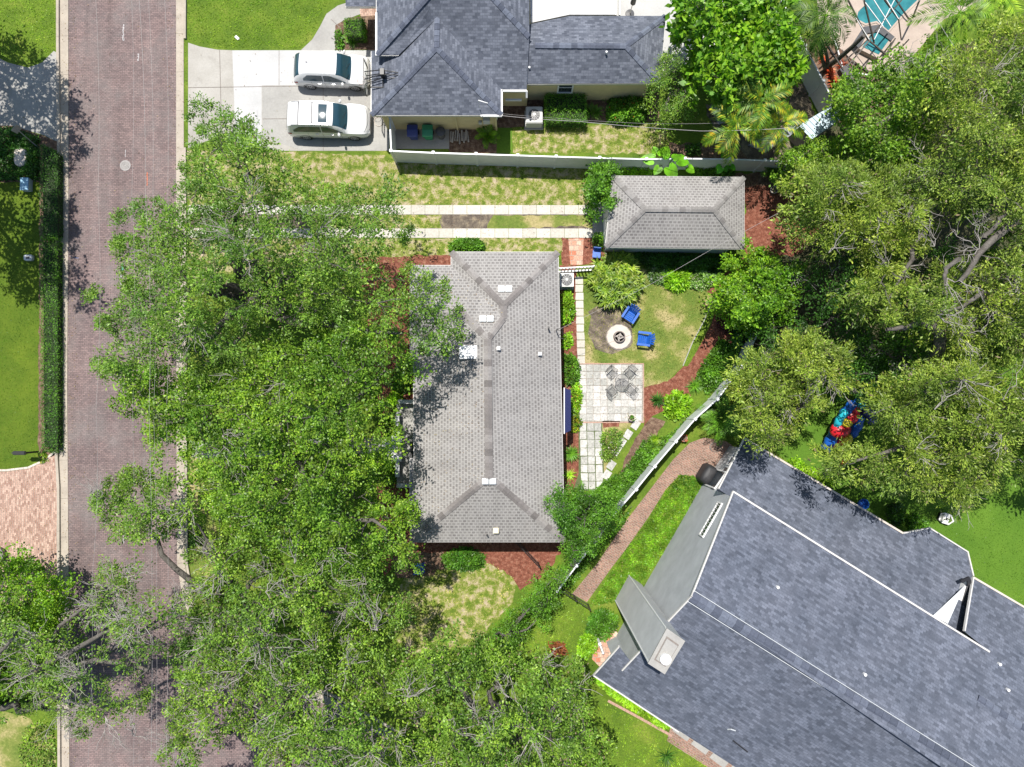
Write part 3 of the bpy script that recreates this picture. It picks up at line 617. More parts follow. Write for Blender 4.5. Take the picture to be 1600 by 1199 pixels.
def roof(faces, mat, parent, name='roof', th=.1):
    mb = MB()
    for f in faces:
        f = [Vector(p) for p in f]
        n = Vector((0, 0, 0))
        for i in range(len(f)): n += f[i].cross(f[(i + 1) % len(f)])
        if n.z < 0: f = f[::-1]
        mb.add(f, [tuple(range(len(f)))])
        mb.add([p - Vector((0, 0, th)) for p in f], [tuple(reversed(range(len(f))))])
    return mb.build(name, mat, parent, uv=True)
def fascia(lines, parent, mat='fascia', h=.2, w=.05, name='fascia', dz=-.1):
    mb = MB()
    for ln in lines:
        ln = [Vector(p) for p in ln]
        for a, b_ in zip(ln, ln[1:]):
            o = Vector((0, 0, dz)); mb.bar(a + o, b_ + o, w, h)
    return mb.build(name, mat, parent)
def walls(foot, z1, mat, parent, z0=-.05, name='wall'):
    return MB().prism([(p[0], p[1]) for p in foot], z0, z1).build(name, mat, parent)
def window(parent, c, along, w, h, out, frame='white', bars=1):
    """c centre on wall, along/out unit vectors"""
    c, along, out = Vector(c), Vector(along).normalized(), Vector(out).normalized(); up = Vector((0, 0, 1))
    f = MB()
    c2 = c + out * .03
    for s in (-1, 1):
        f.bar(c2 + along * s * w / 2 - up * h / 2, c2 + along * s * w / 2 + up * h / 2, .08, .1, up=out)
        f.bar(c2 - along * (w / 2 + .04) + up * s * h / 2, c2 + along * (w / 2 + .04) + up * s * h / 2, .08, .1, up=up)
    for k in range(bars): f.bar(c2 - along * w / 2 + up * (h * ((k + 1) / (bars + 1) - .5)), c2 + along * w / 2 + up * (h * ((k + 1) / (bars + 1) - .5)), .04, .05)
    fr = f.build('window', frame, parent)
    MB().bar(c + out * .012 - along * w / 2, c + out * .012 + along * w / 2, .02, h - .04).build('pane', 'glass', fr)
    return fr
def roof_vent_pair(parent, u0, u1, v, z, sz=.35):
    for u in (u0, u1):
        c = P(u, v, z)
        MB().box(c + Vector((0, 0, .06)), (sz, sz * .95, .14)).box(c + Vector((0, 0, .15)), (sz * .9, sz * .8, .05)).build('roof_vent', 'vent', parent, bevel=.015)
M['vent'] = plain('galvanised vent', (0.62, 0.65, 0.66), 0.35, metal=.2, var=.1)
M['ivory'] = plain('ivory cap', (0.70, 0.66, 0.48), 0.5)

# ---- main house (brown shingle hip roof)
ze, zr, zn = 3.1, 4.85, 4.34
mh = thing('brick_path_house', P(760, 640), 'single-storey house with grey-brown shingle hip roof beside the paved patio', 'house'); mh.name = 'house'
A = P(762, 530, zr); S_ = P(764, 745, zr); NW = P(705, 394, ze); NE = P(872, 394, ze); SE_ = P(869, 846, ze); SEm = P(880, 768, ze)
SW = P(641, 847, ze); N1 = P(787, 478, zn); N2 = P(787, 497, zn); WR = P(722, 489, 4.23); WG = P(640, 487, 4.23)
W1, W2, W3, W4 = P(640, 415, ze), P(705, 415, ze), P(640, 561, ze), P(646, 561, ze)
SE_ = P(882, 847, ze); NE = P(872, 394, ze)
rf = roof([[NW, NE, N1], [NE, SE_, S_, A, N2, N1], [SE_, SW, S_], [NW, N1, N2, W2], [W2, N2, A, WR, WG, W1], [WG, WR, W3], [W3, WR, A, S_, SW, P(640, 717, ze), P(646.5, 717, ze), W4]], 'roof_brown', mh)
for i, (a, b_) in enumerate(((NW, N1), (NE, N1), (N1, N2), (N2, A), (WR, A), (WG, WR), (A, S_), (SW, S_), (SE_, S_))):
    caps('ridge_cap', rf, a, b_, 'cap_brown', w=.36 if i != 6 else .42, step=.36)
fascia([[NW, NE, SE_, SW, P(640, 717, ze), P(646.5, 717, ze), W4], [W1, W2, NW]], mh, dz=-.13)
def ins(p, dx, dy): return (p.x + dx, p.y + dy)
walls([ins(NW, .4, -.4), ins(NE, -.4, -.4), ins(SE_, -.4, .4), ins(SW, .5, .4), ins(P(646, 717, ze), .5, 0), ins(W3, .6, 0), ins(W1, .6, -.4), ins(W2, .4, -.4)], ze - .12, 'wall_cream', mh)
MB().add([W1 + Vector((.3, -.3, 0)), W3 + Vector((.3, .3, 0)), WG + Vector((.3, 0, 0))], [(0, 1, 2)]).build('gable', 'wall_cream', mh)
roof_vent_pair(rf, 783.5, 795, 452, 4.0); roof_vent_pair(rf, 754.5, 766, 498.5, 4.45); roof_vent_pair(rf, 758.5, 770, 752, 4.7)
c = P(732, 551, 4.35)
MB().box(c + Vector((0, 0, .12)), (.95, .72, .34)).box(c + Vector((0, 0, .32)), (.7, .5, .08)).box(c + Vector((.05, .04, .38)), (.42, .3, .05)).build('roof_hatch', 'white', rf, bevel=.04)
for u, v, z, mt, s in ((779, 545, 4.6, 'white', .2), (843.5, 553.5, 3.7, 'white', .2), (775, 829, 3.5, 'ivory', .3)):
    c = P(u, v, z); MB().box(c + Vector((0, 0, .05)), (s, s, .14)).box(c + Vector((0, 0, .14)), (s * .8, s * .8, .06)).build('roof_cap', mt, rf, bevel=.01)
c = P(761, 836, 3.4); MB().tube([c - Vector((0, 0, .1)), c + Vector((0, 0, .3))], .04, 8).build('vent_pipe', 'black', rf)
c = P(857, 514, 3.4); MB().tube([c - Vector((0, 0, .1)), c + Vector((0, 0, .5))], .05, 8).build('vent_pipe', 'black', rf)
# service mast at east eave
mb = MB(); c = P(869, 517, 3.2)
mb.tube([c + Vector((0, 0, -.4)), c + Vector((0, 0, .9))], .03, 8); mb.tube([c + Vector((0, 0, .8)), c + Vector((.5, -.25, .5)), c + Vector((.55, -.5, .1)), c + Vector((.2, -.4, 0))], .015, 6)
mb.tube([c + Vector((0, 0, .7)), c + Vector((.3, .12, .3)), c + Vector((.4, -.3, -.1))], .015, 6); mb.build('service_mast', 'black', mh)
# awning on east wall
a0, a1 = P(881.5, 606, 2.75), P(881.5, 678, 2.75); b0, b1 = P(892, 610, 2.1), P(892, 673, 2.1)
mb = MB(); mb.add([a0, a1, b1, b0], [(0, 1, 2, 3)]); mb.add([b0, b1, b1 + Vector((0, 0, -.22)), b0 + Vector((0, 0, -.22))], [(0, 1, 2, 3)])
mb.add([a0, b0, b0 + Vector((0, 0, -.22)), a0 + Vector((0, 0, -.6))], [(0, 1, 2, 3)]); mb.add([a1, b1, b1 + Vector((0, 0, -.22)), a1 + Vector((0, 0, -.6))], [(0, 1, 2, 3)])
aw = mb.build('awning', 'navy', mh); aw['label'] = 'navy blue canvas awning'
MB().bar(a0 + Vector((0, 0, .03)), a1 + Vector((0, 0, .03)), .06).build('awning_bar', 'white', aw)
for v, w in ((470, 1.0), (540, 1.4), (640, 1.8), (735, 1.2), (800, 1.2)):
    p = P(878, v, ze); window(mh, (p.x - .4, p.y, 1.7), (0, 1, 0), w, 1.2, (1, 0, 0))
for u in (720, 800, 850):
    p = P(u, 846, ze); window(mh, (p.x, SE_.y + .4, 1.7), (1, 0, 0), 1.0, 1.2, (0, -1, 0))
# west porch
pf = MB(); X = lambda u, v, z=0: P(u, v, z)
pf.prism([(p.x, p.y) for p in (X(622, 632), X(652, 632), X(652, 757), X(622, 757))], -.05, .45)
po = pf.build('porch_floor', 'conc_mid', mh)
mb = MB()
for a, b_ in (((623, 628), (648, 628)), ((621, 645), (621, 684)), ((621, 718), (621, 745)), ((621, 759), (648, 759))):
    mb = MB(); mb.bar(X(*a, .75) , X(*b_, .75), .16, .62)
    mb.bar(X(*a, 1.1), X(*b_, 1.1), .24, .08)
    mb.build('porch_parapet', 'wall_light', mh)
mb = MB()
for k in range(3):
    a = X(622 - k * 8 - 4, 702, .0); z = .45 - k * .15
    mb.box((a.x, a.y, z / 2), (.32, .95 + .1 * k, z))
mb.build('porch_step', 'white', mh)
mb = MB()
for v in (686, 716): MB().box(X(620, v, .55), (.5, .3, 1.1)).box(X(620, v, 1.13), (.58, .38, .07)).build('porch_pier', 'white', mh)
MB().box(X(646, 702, 1.3), (.1, .9, 1.9)).build('front_door', 'black', mh)

litter([[(648, 560), (760, 540), (762, 740), (650, 830)], [(706, 420), (785, 490), (760, 525), (650, 480)]], [260, 90], 'brown fallen leaves on the brown roof below the oak', pl=plane3(A, S_, SW))
# ---- garage of the main house
gz, gr = 2.75, 3.85
gh = thing('garage', P(1055, 335), 'detached garage with small grey-brown hip roof near the brown mulch bed', 'garage')
a, b_, c, d = P(948, 275, gz), P(1163, 277, gz), P(1163, 389, gz), P(946, 386, gz); a = P(957, 275, gz)
r1, r2 = P(1008, 327, gr), P(1116, 328, gr)
grf = roof([[a, b_, r2, r1], [b_, c, r2], [c, d, r1, r2], [d, a, r1]], 'roof_brown', gh)
for p, q in ((a, r1), (b_, r2), (c, r2), (d, r1), (r1, r2)): caps('ridge_cap', grf, p, q, 'cap_brown2' if 'cap_brown2' in M else 'cap_brown', w=.3, step=.3)
fascia([[a, b_, c, d, a]], gh, dz=-.12, h=.16)
walls([ins(a, .3, -.3), ins(b_, -.3, -.3), ins(c, -.3, .35), ins(d, .3, .35)], gz - .1, 'wall_cream', gh)
mb = MB(); w0 = P(946, 335, gz); mb.box((w0.x + .28, w0.y, 1.1), (.06, 2.6, 2.1))
for k in range(4): mb.box((w0.x + .24, w0.y, .3 + k * .52), (.03, 2.5, .44))
mb.build('garage_door', 'white', gh)

# ---- north house
nz = 2.9
nh = thing('house', P(740, 90), 'yellow-walled house with slate grey shingle roof behind the two white cars', 'house')
q = lambda u, v, z: P(u, v, z)
ap, ap2 = q(717, -60, 5.9), q(717, -140, 5.9); g1, g2 = q(682, 75, 4.4), q(683, 28, 4.42)
nrf = roof([[q(580, 80, nz), q(580, 180, nz), g1, g2, q(625, 88, 3.6), q(590, 88, 3.04), q(590, 80, 3.04)],
            [q(580, 180, nz), q(784, 180, nz), g1], [q(784, 180, nz), q(784, 140, nz), g2, g1],
            [q(588, 86, 3.7), ap, q(827, 58, 4.1), q(823, 140, nz), q(784, 140, nz), g2, q(623, 86, 3.7)],
            [q(588, 86, 3.7), q(588, -220, 3.7), ap2, ap], [q(827, 58, 4.1), ap, ap2, q(827, -220, 4.1)], [ap2, q(588, -220, 3.7), q(827, -220, 4.1)],
            [q(823, 131, nz), q(1031, 130, nz), q(978, 72, 3.8), q(836, 71, 3.8), q(823, 71, 3.8)],
            [q(1031, 130, nz), q(1040, 25, nz), q(978, 72, 3.8)],
            [q(1040, 25, nz), q(890, 25, nz), q(828, 38, 3.1), q(812, 50, 3.4), q(823, 71, 3.8), q(836, 71, 3.8), q(978, 72, 3.8)],
            [q(540, 10, 3.3), q(602, 10, 3.3), q(602, -60, 3.6), q(540, -60, 3.6)]], 'roof_grey', nh)
for p_, q_ in ((q(580, 180, nz), g1), (q(784, 180, nz), g1), (g1, g2), (q(588, 86, 3.7), ap), (q(827, 58, 4.1), ap), (q(836, 71, 3.8), q(978, 72, 3.8)), (q(1031, 130, nz), q(978, 72, 3.8)), (q(1040, 25, nz), q(978, 72, 3.8))):
    caps('ridge_cap', nrf, p_, q_, 'cap_blue', w=.30, step=.32)
fascia([[q(580, 80, nz), q(580, 180, nz), q(784, 180, nz), q(784, 141, nz), q(822, 141, nz)], [q(823, 131, nz), q(1031, 130, nz), q(1040, 25, nz), q(890, 25, nz), q(828, 38, 3.1)], [q(540, 10, 3.3), q(602, 10, 3.3)], [q(588, -100, 3.7), q(588, 86, 3.7), q(623, 86, 3.7)]], nh, dz=-.12, mat='grey_metal', h=.16, w=.04)
mb = MB()
for ln in ([q(588, 20, 3.72), q(588, 87, 3.72)], [q(784, 140, nz), q(784, 181, nz), q(751, 181, nz)], [q(784, 142, nz), q(823, 142, nz), q(823, 152, 2.6)], [q(790, 156, 2.0), q(815, 156, 2.0)], [q(823, 71, 3.85), q(823, 128, 2.95)], [q(776, 181, 2.8), q(776, 186, .3)], [q(822, 142, 2.8), q(822, 148, .3)]):
    mb = MB()
    for p_, q_ in zip(ln, ln[1:]): mb.bar(p_ - Vector((0, 0, .04)), q_ - Vector((0, 0, .04)), .1, .12)
    mb.build('rain_gutter', 'white', nh)
ftp = [ins(q(580, 80, nz), .4, 0), ins(q(580, 180, nz), .4, .35), ins(q(784, 180, nz), -.4, .35), ins(q(784, 141, nz), -.4, .35), ins(q(825, 141, nz), 0, .35), ins(q(825, 131, nz), 0, .35), ins(q(1031, 131, nz), -.4, .35), ins(q(1040, 25, nz), -.5, -.35), ins(q(830, 38, nz), 0, -.4), ins(q(830, -220, nz), -.4, 0), ins(q(588, -220, nz), .4, 0), ins(q(588, 80, nz), .4, 0)]
walls(ftp, nz - .12, 'wall_yellow', nh)
wy = q(780, 131, nz).y + .35; p_ = q(884, 133, 2.0); window(nh, (p_.x, wy, 1.75), (1, 0, 0), .85, 1.3, (0, -1, 0), bars=1)
wy2 = q(784, 180, nz).y + .35
mb = MB(); p_ = q(690, 182, 2.2); mb.box((p_.x, wy2 - .04, 2.2), (1.2, .06, .35))
for k in range(7): mb.box((p_.x - .52 + k * .17, wy2 - .09, 2.2), (.06, .04, .3))
mb.build('louvre_vent', 'ivory', nh)
for u in (713, 775): p_ = q(u, 190, 1.2); MB().box((p_.x, wy2 - .06, 1.35), (.1, .1, 2.6)).build('downpipe', 'wall_yellow', nh)
MB().box((q(760, 186, 1.6).x, wy2 - .1, 1.5), (.4, .2, .55)).box((q(750, 190, 1.6).x, wy2 - .08, 1.2), (.2, .15, .3)).build('meter_box', 'ac', nh, bevel=.02)
for u, v, z in ((947, 84, 3.65), (827, 108, 3.2)):
    c = q(u, v, z); MB().tube([c, c + Vector((0, 0, .22))], .06, 8).build('vent_pipe', 'white', nrf)
c = q(749, 168, 3.2); MB().tube([c, c + Vector((0, 0, .9)), c + Vector((.5, -.1, .75))], .03, 6).build('antenna_mast', 'white', nrf)
# patio cover
pc = thing('patio_cover', P(895, -20), 'flat white patio roof adjoining the grey shingle house', 'patio cover')
mb = MB(); mb.prism([(p.x, p.y) for p in (P(829, 36, 2.6), P(890, 23, 2.6), P(962, 23, 2.6), P(962, -150, 2.6), P(829, -150, 2.6))], 2.5, 2.6)
mb.build('cover_panel', 'cover_sheet', pc) if 'cover_sheet' in M else mb.build('cover_panel', 'white', pc)
mb = MB()
for u in (829, 962, 968): MB().bar(P(u, -150, 2.64), P(u, 24, 2.64), .08, .1).build('edge_beam', 'grey_metal', pc)
mb = MB()
for u, v in ((960, 22), (960, -100)): p_ = P(u, v, 2.5); MB().box((p_.x, p_.y, 1.25), (.12, .12, 2.5)).build('post', 'white', pc)

# ---- south east house (big, two storeys)
sh = thing('house', P(1300, 960), 'large two-storey house with dark slate blue roof and tall chimney', 'house')
zA, zP = 5.5, 8.26
a = P(1145, 768, zA); bb = P(972, 1047, zA); pk = P(1080, 932, zP)
g_end = P(1545, 1018, zA)
rdir = (g_end - a); rdir.z = 0; rdir.normalize()
NEpl = plane3(a, a + rdir * 10, pk); SWpl = plane3(bb, bb + rdir * 10, pk)
far = pk + rdir * 34
ne = [a, g_end, PP(1506, 986, NEpl), PP(1520, 902, NEpl), PP(1602, 950, NEpl), PP(1700, 1008, NEpl), PP(1700, 1180, NEpl), PP(1527, 1092, NEpl), PP(1508, 1215, NEpl), PP(1540, 1233, NEpl) if False else far * .55 + pk * .45, pk]
ne = [a, g_end, PP(1506, 986, NEpl), PP(1520, 902, NEpl), PP(1602, 950, NEpl), PP(1720, 1020, NEpl), PP(1720, 1218, NEpl), PP(1527, 1092, NEpl), PP(1505, 1222, NEpl), pk]
rid2 = PP(1505, 1222, NEpl)
sw = [pk, PP(985, 1033, SWpl), PP(967, 1010, SWpl), PP(927, 1055, SWpl), PP(1050, 1135, SWpl), PP(1200, 1232, SWpl), PP(1330, 1320, SWpl), pk + rdir * 24]
w1 = PP(1527, 1092, NEpl); w2 = PP(1720, 1218, NEpl); w3 = rid2
srf = roof([ne, sw, [pk, pk + rdir * 24, rid2] if False else [w3, pk + rdir * 24, w2 + Vector((0, 0, -1.2)), w2, w1]], 'roof_blue', sh)
caps('ridge_cap', srf, pk, pk + rdir * 22, 'cap_blue', w=.5, step=.4, lift=.05)
caps('ridge_cap', srf, w1, w2, 'cap_blue', w=.45, step=.4, lift=.05)
mb = MB()
for k in range(1):
    for s in (-1, 1):
        n_ = Vector((-rdir.y, rdir.x, 0)) * s * .30
        mb.bar(pk + n_ + Vector((0, 0, -.06)), pk + rdir * 22 + n_ + Vector((0, 0, -.06)), .03, .05)
mb.build('flashing', 'vent', srf)
# lower roof on the garden side
lz = 3.2; ltop = 4.45
L1, L2 = P(1163, 685, lz), P(1118, 765, 4.3)
lpl = plane3(L1, P(1410, 833, lz), P(1160, 775, ltop))
n_in = Vector((rdir.y, -rdir.x, 0))
low = [L1, P(1410, 833, lz), PP(1452, 825, lpl), PP(1511, 862, lpl), PP(1520, 900, lpl), PP(1506, 990, lpl), g_end * 1.0, a * 1.0, PP(1122, 764, lpl)]
low[6] = PP(1530, 1025, lpl); low[7] = PP(1160, 790, lpl)
lrf = roof([low], 'roof_blue', sh, name='lower_roof')
def gut(lines, mat='fascia', w=.13, h=.13, name='rain_gutter', dz=.02):
    for ln in lines:
        mb = MB()
        for p_, q_ in zip(ln, ln[1:]): mb.bar(Vector(p_) + Vector((0, 0, dz)), Vector(q_) + Vector((0, 0, dz)), w, h)
        mb.build(name, mat, sh)
gut([[a, g_end]], 'fascia', w=.09)
gut([[P(1410, 833, lz), PP(1452, 825, lpl), PP(1511, 862, lpl), PP(1520, 900, lpl)], [L1, PP(1122, 764, lpl)], [a, pk], [pk, PP(985, 1033, SWpl), bb], [PP(967, 1010, SWpl), PP(927, 1055, SWpl), PP(1060, 1143, SWpl)], [PP(1520, 902, NEpl), PP(1506, 986, NEpl)]], w=.07)
gut([[L1, P(1410, 833, lz)], [PP(1520, 902, NEpl), PP(1602, 950, NEpl), PP(1720, 1020, NEpl)]], 'terra_gutter' if 'terra_gutter' in M else 'stone', w=.1)
# walls: NW gable wall
wn = P(1097, 758); ws = P(963, 993); dn = (ws - wn).normalized()
up_a = Vector((wn.x, wn.y, 0)); up_b = Vector((ws.x, ws.y, 0))
inn = rdir * 12
mb = MB()
pkx = pk + dn * 0; tpk = (pk - wn).dot(dn)
pkp = wn + dn * tpk; pkp.z = zP - .15
a_t = Vector((wn.x, wn.y, zA - .15)); b_t = Vector((ws.x, ws.y, zA - .9))
o_in = rdir * 16
vs = [up_a, up_b, b_t, pkp, a_t]
mb.add(vs + [v + o_in for v in vs], [(0, 1, 2, 3, 4), (9, 8, 7, 6, 5), (0, 4, 9, 5), (1, 6, 7, 2), (2, 7, 8, 3), (3, 8, 9, 4)])
mb.build('gable_wall', 'wall_grey', sh)
# remaining bulk under the roof
e1 = bb + rdir * 18; 
walls([ins(P(975, 1035, 4.2), .5, .2), ins(P(955, 1050, 4.2), .3, .2), ins(P(1340, 1310, 4.2), 0, 0), ins(P(1700, 1200, 4.2), 0, 0), ins(P(1640, 1000, 3.2), 0, -.5), ins(P(1535, 930, 3.2), 0, -.5), ins(P(1525, 1010, 3.6), 0, 0), ins(P(1300, 900, 3.6), 0, 0)], 3.4, 'wall_grey', sh)
lw = [ins(L1, .1, -.5), ins(P(1140, 697), .05, 0), (wn.x, wn.y), ins(P(1300, 900, lz), 0, 0), ins(P(1480, 960, lz), 0, 0), ins(P(1500, 890, lz), 0, 0), ins(P(1495, 872, lz), 0, -.2), ins(P(1445, 838, lz), 0, -.2), ins(P(1408, 845, lz), 0, -.2)]
lw = [(P(1140, 697).x, P(1140, 697).y)] + lw[2:]
walls(lw, lz - .45, 'wall_light', sh, name='lower_wall')
# windows on the NW walls
outv = -rdir
def onwall(u, v, z): return P(u, v, z)
wd = (P(1140, 697) - wn).normalized()
def wallpt(s, z): p_ = wn + wd * s; return (p_.x, p_.y, z)
Lw = (P(1140, 697) - wn).length
wo = Vector((-wd.y, wd.x, 0)); wo = wo if wo.dot(outv) > 0 else -wo
window(sh, wallpt(Lw * .72, 2.2), wd, .8, .9, wo, bars=1); window(sh, wallpt(Lw * .22, 1.6), wd, 1.1, 1.9, wo, bars=0)
for s_ in (Lw * .47, Lw * .0 + .12):
    mb = MB()
    for k in range(5):
        p_ = Vector(wallpt(s_ + .0, 2.0 + k * .12)) + wo * .05; mb.bar(p_ - wd * .12, p_ + wd * .12, .03, .05)
    mb.build('louvre', 'black', sh)
w2p = wn + dn * 1.55; 
fr = window(sh, (w2p.x, w2p.y, 4.6), dn, 2.0, .7, outv, bars=0)
mb = MB()
for k in range(9):
    p_ = w2p + dn * (-.85 + k * .21) + outv * .06; mb.bar((p_.x, p_.y, 4.32), (p_.x, p_.y, 4.88), .025, .025)
mb.build('muntin', 'white', fr)
# white wedge between the two roofs on the east
mb = MB(); p1, p2, p3, p4 = P(1508, 914, 3.9), P(1519, 906, 3.9), P(1504, 985, 4.5), P(1482, 975, 4.5)
mb.prism([(p.x, p.y) for p in (p1, p2, p3, p4)], 2.5, 3.9); mb.build('dormer_cheek', 'white', sh)
mb = MB(); mb.prism([(p.x, p.y) for p in (P(1513, 912, 4.0), P(1520, 906, 4.0), P(1505, 986, 4.0), P(1493, 980, 4.0))], 3.9, 3.98); mb.build('roof_gap_shade', 'dark_grey', sh)  # dark plate standing in for the shade in the gap between roofs
mb = MB(); mb.add([P(1507, 916, 4.0), P(1481, 975, 4.75), P(1458, 962, 4.55)], [(0, 2, 1)]); mb.build('metal_flashing', 'vent', sh)
mb = MB(); c = P(1508, 906, 4.1); mb.box(c, (.5, .16, .12), .4).box(c + Vector((.2, -.15, 0)), (.2, .3, .1)); mb.build('gutter_outlet', 'black', sh)
for u, v in ((1214, 917), (1350, 1053), (1560, 1037), (1573, 1077)):
    c = PP(u, v, NEpl); MB().tube([c, c + Vector((0, 0, .16))], .08, 8).build('vent_pipe', 'white', srf)
c = PP(1145, 1157, SWpl); d_ = PP(1168, 1175, SWpl); MB().bar(c + Vector((0, 0, .03)), d_ + Vector((0, 0, .03)), .06, .05).build('roof_slot', 'black', srf)
c = PP(1137, 1140, SWpl); MB().tube([c, c + Vector((.1, .1, .2)), c + Vector((.35, 0, .15))], .03, 6).build('roof_bracket', 'vent', srf)
# chimney
zc = 10.3; ch = [P(1042, 984, zc), P(1069, 1003, zc), P(1039, 1052, zc), P(1014, 1036, zc)]
chy = MB().prism([(p.x, p.y) for p in ch], 0, zc - .1).build('chimney', 'wall_light', sh)
cc = sum(ch, Vector()) / 4
grow = lambda k: [(cc.x + (p.x - cc.x) * k, cc.y + (p.y - cc.y) * k) for p in ch]
MB().prism(grow(1.06), zc - .1, zc).build('chimney_cap', 'conc_mid', chy)
MB().prism(grow(.70), zc, zc + .03).build('cap_flange', 'stone_dk', chy)
MB().prism(grow(.62), zc, zc + .08).build('chimney_tray', 'conc_mid', chy)
MB().lathe((cc.x - .1, cc.y - .22, zc + .06), [(.2, 0), (.2, .22), (.25, .24), (.25, .3), (.05, .34)], 16).build('flue_cap', 'white', chy)
# upper narrowed shoulder trim
mb = MB(); 
for i in (0, 3):
    p_ = ch[i]; mb.bar((p_.x, p_.y, 0), (p_.x, p_.y, zc - .1), .06)
mb.build('corner_trim', 'white', chy)

# ------------------------------------------------------------------ fences and walls
def fence(name, pts, h, mat, label, cat='fence', post=.13, spacing=2.3, th=.05, group=None, posts=True, ptop=True):
    ws = [P(u, v, h) for u, v in pts]; base = Vector((ws[0].x, ws[0].y, 0))
    t_ = thing(name, base, label, cat, group); panel = 0
    for a, b_ in zip(ws, ws[1:]):
        L = (b_ - a).length; n = max(1, round(L / spacing)); u = (b_ - a) / L
        for k in range(n):
            p, q = a + (b_ - a) * (k / n), a + (b_ - a) * ((k + 1) / n)
            m1, m2 = p + u * post / 2, q - u * post / 2
            mb = MB(); mb.bar((m1.x, m1.y, h / 2), (m2.x, m2.y, h / 2), th, h - .12); mb.bar((m1.x, m1.y, h - .05), (m2.x, m2.y, h - .05), th + .03, .1)
            mb.build('panel', mat, t_)
            if posts:
                o = MB().box((p.x, p.y, (h + .05) / 2), (post, post, h + .05), math.atan2(u.y, u.x)).build('post', mat, t_)
                if ptop: MB().box((p.x, p.y, h + .08), (post + .04, post + .04, .05), math.atan2(u.y, u.x)).build('post_cap', mat, o, bevel=.015)
    p = ws[-1]
    if posts: MB().box((p.x, p.y, (h + .05) / 2), (post, post, h + .05)).build('post', mat, t_)
    return t_
fence('vinyl_fence', [(611, 236), (677, 239), (744, 241), (809, 243), (869, 245), (937, 247), (1010, 249), (1070, 248), (1140, 249), (1250, 253)], 1.85, 'vinyl', 'long white vinyl fence between the yellow house and the driveway ribbons')
fence('vinyl_fence', [(609, 183), (619, 199), (611, 236)][:1] + [(611, 236)], 1.85, 'vinyl', 'short white vinyl fence section screening the wheeled bins')
fence('vinyl_fence', [(1222, 2), (1258, 72), (1315, 182)], 1.9, 'vinyl', 'white vinyl fence beside the red leaved plants and the pool cage')
fence('garden_fence', [(1184, 521), (1160, 572), (1121, 624), (1086, 655), (1056, 690), (1023, 729), (994, 765), (966, 797), (933, 843), (901, 884), (871, 924)], 1.8, 'vinyl', 'white garden fence running diagonally beside the brick path')
def railfence(name, pts, h, mat, label, cat='fence', sp=.12, group=None, bar=.02):
    ws = [P(u, v, h) for u, v in pts]; t_ = thing(name, Vector((ws[0].x, ws[0].y, 0)), label, cat, group); mb = MB(); rl = MB()
    for a, b_ in zip(ws, ws[1:]):
        n = max(1, int((b_ - a).length / sp))
        for k in range(n + 1):
            p = a + (b_ - a) * (k / n); mb.bar((p.x, p.y, .05), (p.x, p.y, h), bar)
        for z in (.15, h - .12): rl.bar((a.x, a.y, z), (b_.x, b_.y, z), bar * 1.6)
    mb.build('picket', mat, t_).__setitem__('kind', 'stuff'); rl.build('rail', mat, t_)
    for i, p in enumerate(ws): MB().box((p.x, p.y, h / 2 + .04), (.07, .07, h + .08)).build('post', mat, t_)
    return t_
railfence('iron_fence', [(329, 725), (331, 800), (333, 870), (338, 905)], 1.15, 'black', 'black iron railing along the grass verge by the street')
railfence('iron_fence', [(345, 930), (352, 960), (385, 985)], 1.15, 'black', 'black iron railing corner under the oak by the bend')
railfence('iron_fence', [(878, 925), (900, 939), (922, 953)], 1.2, 'black', 'black iron gate at the lower end of the brick path', 'gate')
railfence('iron_fence', [(806, 848), (842, 886)], 1.2, 'black', 'dark railing from the brown house corner across the mulch', 'fence')
railfence('picket_fence', [(873, 419), (928, 416)], 1.3, 'white', 'white picket gate between the brown house and the fan palm clump', 'gate', sp=.2, bar=.055)
fence('low_wall', [(908, 1020), (1005, 1005)][:0] or [(937, 1006), (942, 1020)], 1.2, 'white', 'short white gate panel by the terracotta entry bricks', 'gate')
LEAFN, LEAFS, TWIG = 3.1, 1.04, .45
# ------------------------------------------------------------------ vegetation
def edge_dist(px, q):
    a = np.array(px, float); b_ = np.roll(a, -1, 0); d = np.full(len(q), 1e9)
    for i in range(len(a)):
        e = b_[i] - a[i]; L2 = (e ** 2).sum() + 1e-9
        t_ = np.clip(((q - a[i]) @ e) / L2, 0, 1); d = np.minimum(d, np.linalg.norm(q - (a[i] + t_[:, None] * e), axis=1))
    return d
def spray_leaves(C, O, r, ns, nl, L, Wd, align=.6, outb=.7, flat=.55, droop=.15, jit=.10):
    """clumps C (M,3) with outward dirs O; returns leaf centres, dirs"""
    Mn = len(C)
    s = rng.normal(0, 1, (Mn, ns, 3)); s[..., 2] = s[..., 2] * flat + .1
    s = unit(unit(s) + O[:, None, :] * outb)
    r = np.broadcast_to(np.asarray(r, float).reshape(-1, 1, 1), (Mn, 1, 1))
    ln = r * rng.uniform(.55, 1.15, (Mn, ns, 1))
    t_ = rng.uniform(.15, 1.0, (Mn, ns, nl, 1)) ** .8
    pos = C[:, None, None, :] + s[:, :, None, :] * ln[:, :, None, :] * t_ + rng.normal(0, jit, (Mn, ns, nl, 3))
    pos[..., 2] -= (droop * ln[:, :, None, :] * t_ ** 2)[..., 0]
    d = s[:, :, None, :] * align + rng.normal(0, 1 - align * .75, (Mn, ns, nl, 3))
    return pos.reshape(-1, 3), d.reshape(-1, 3)
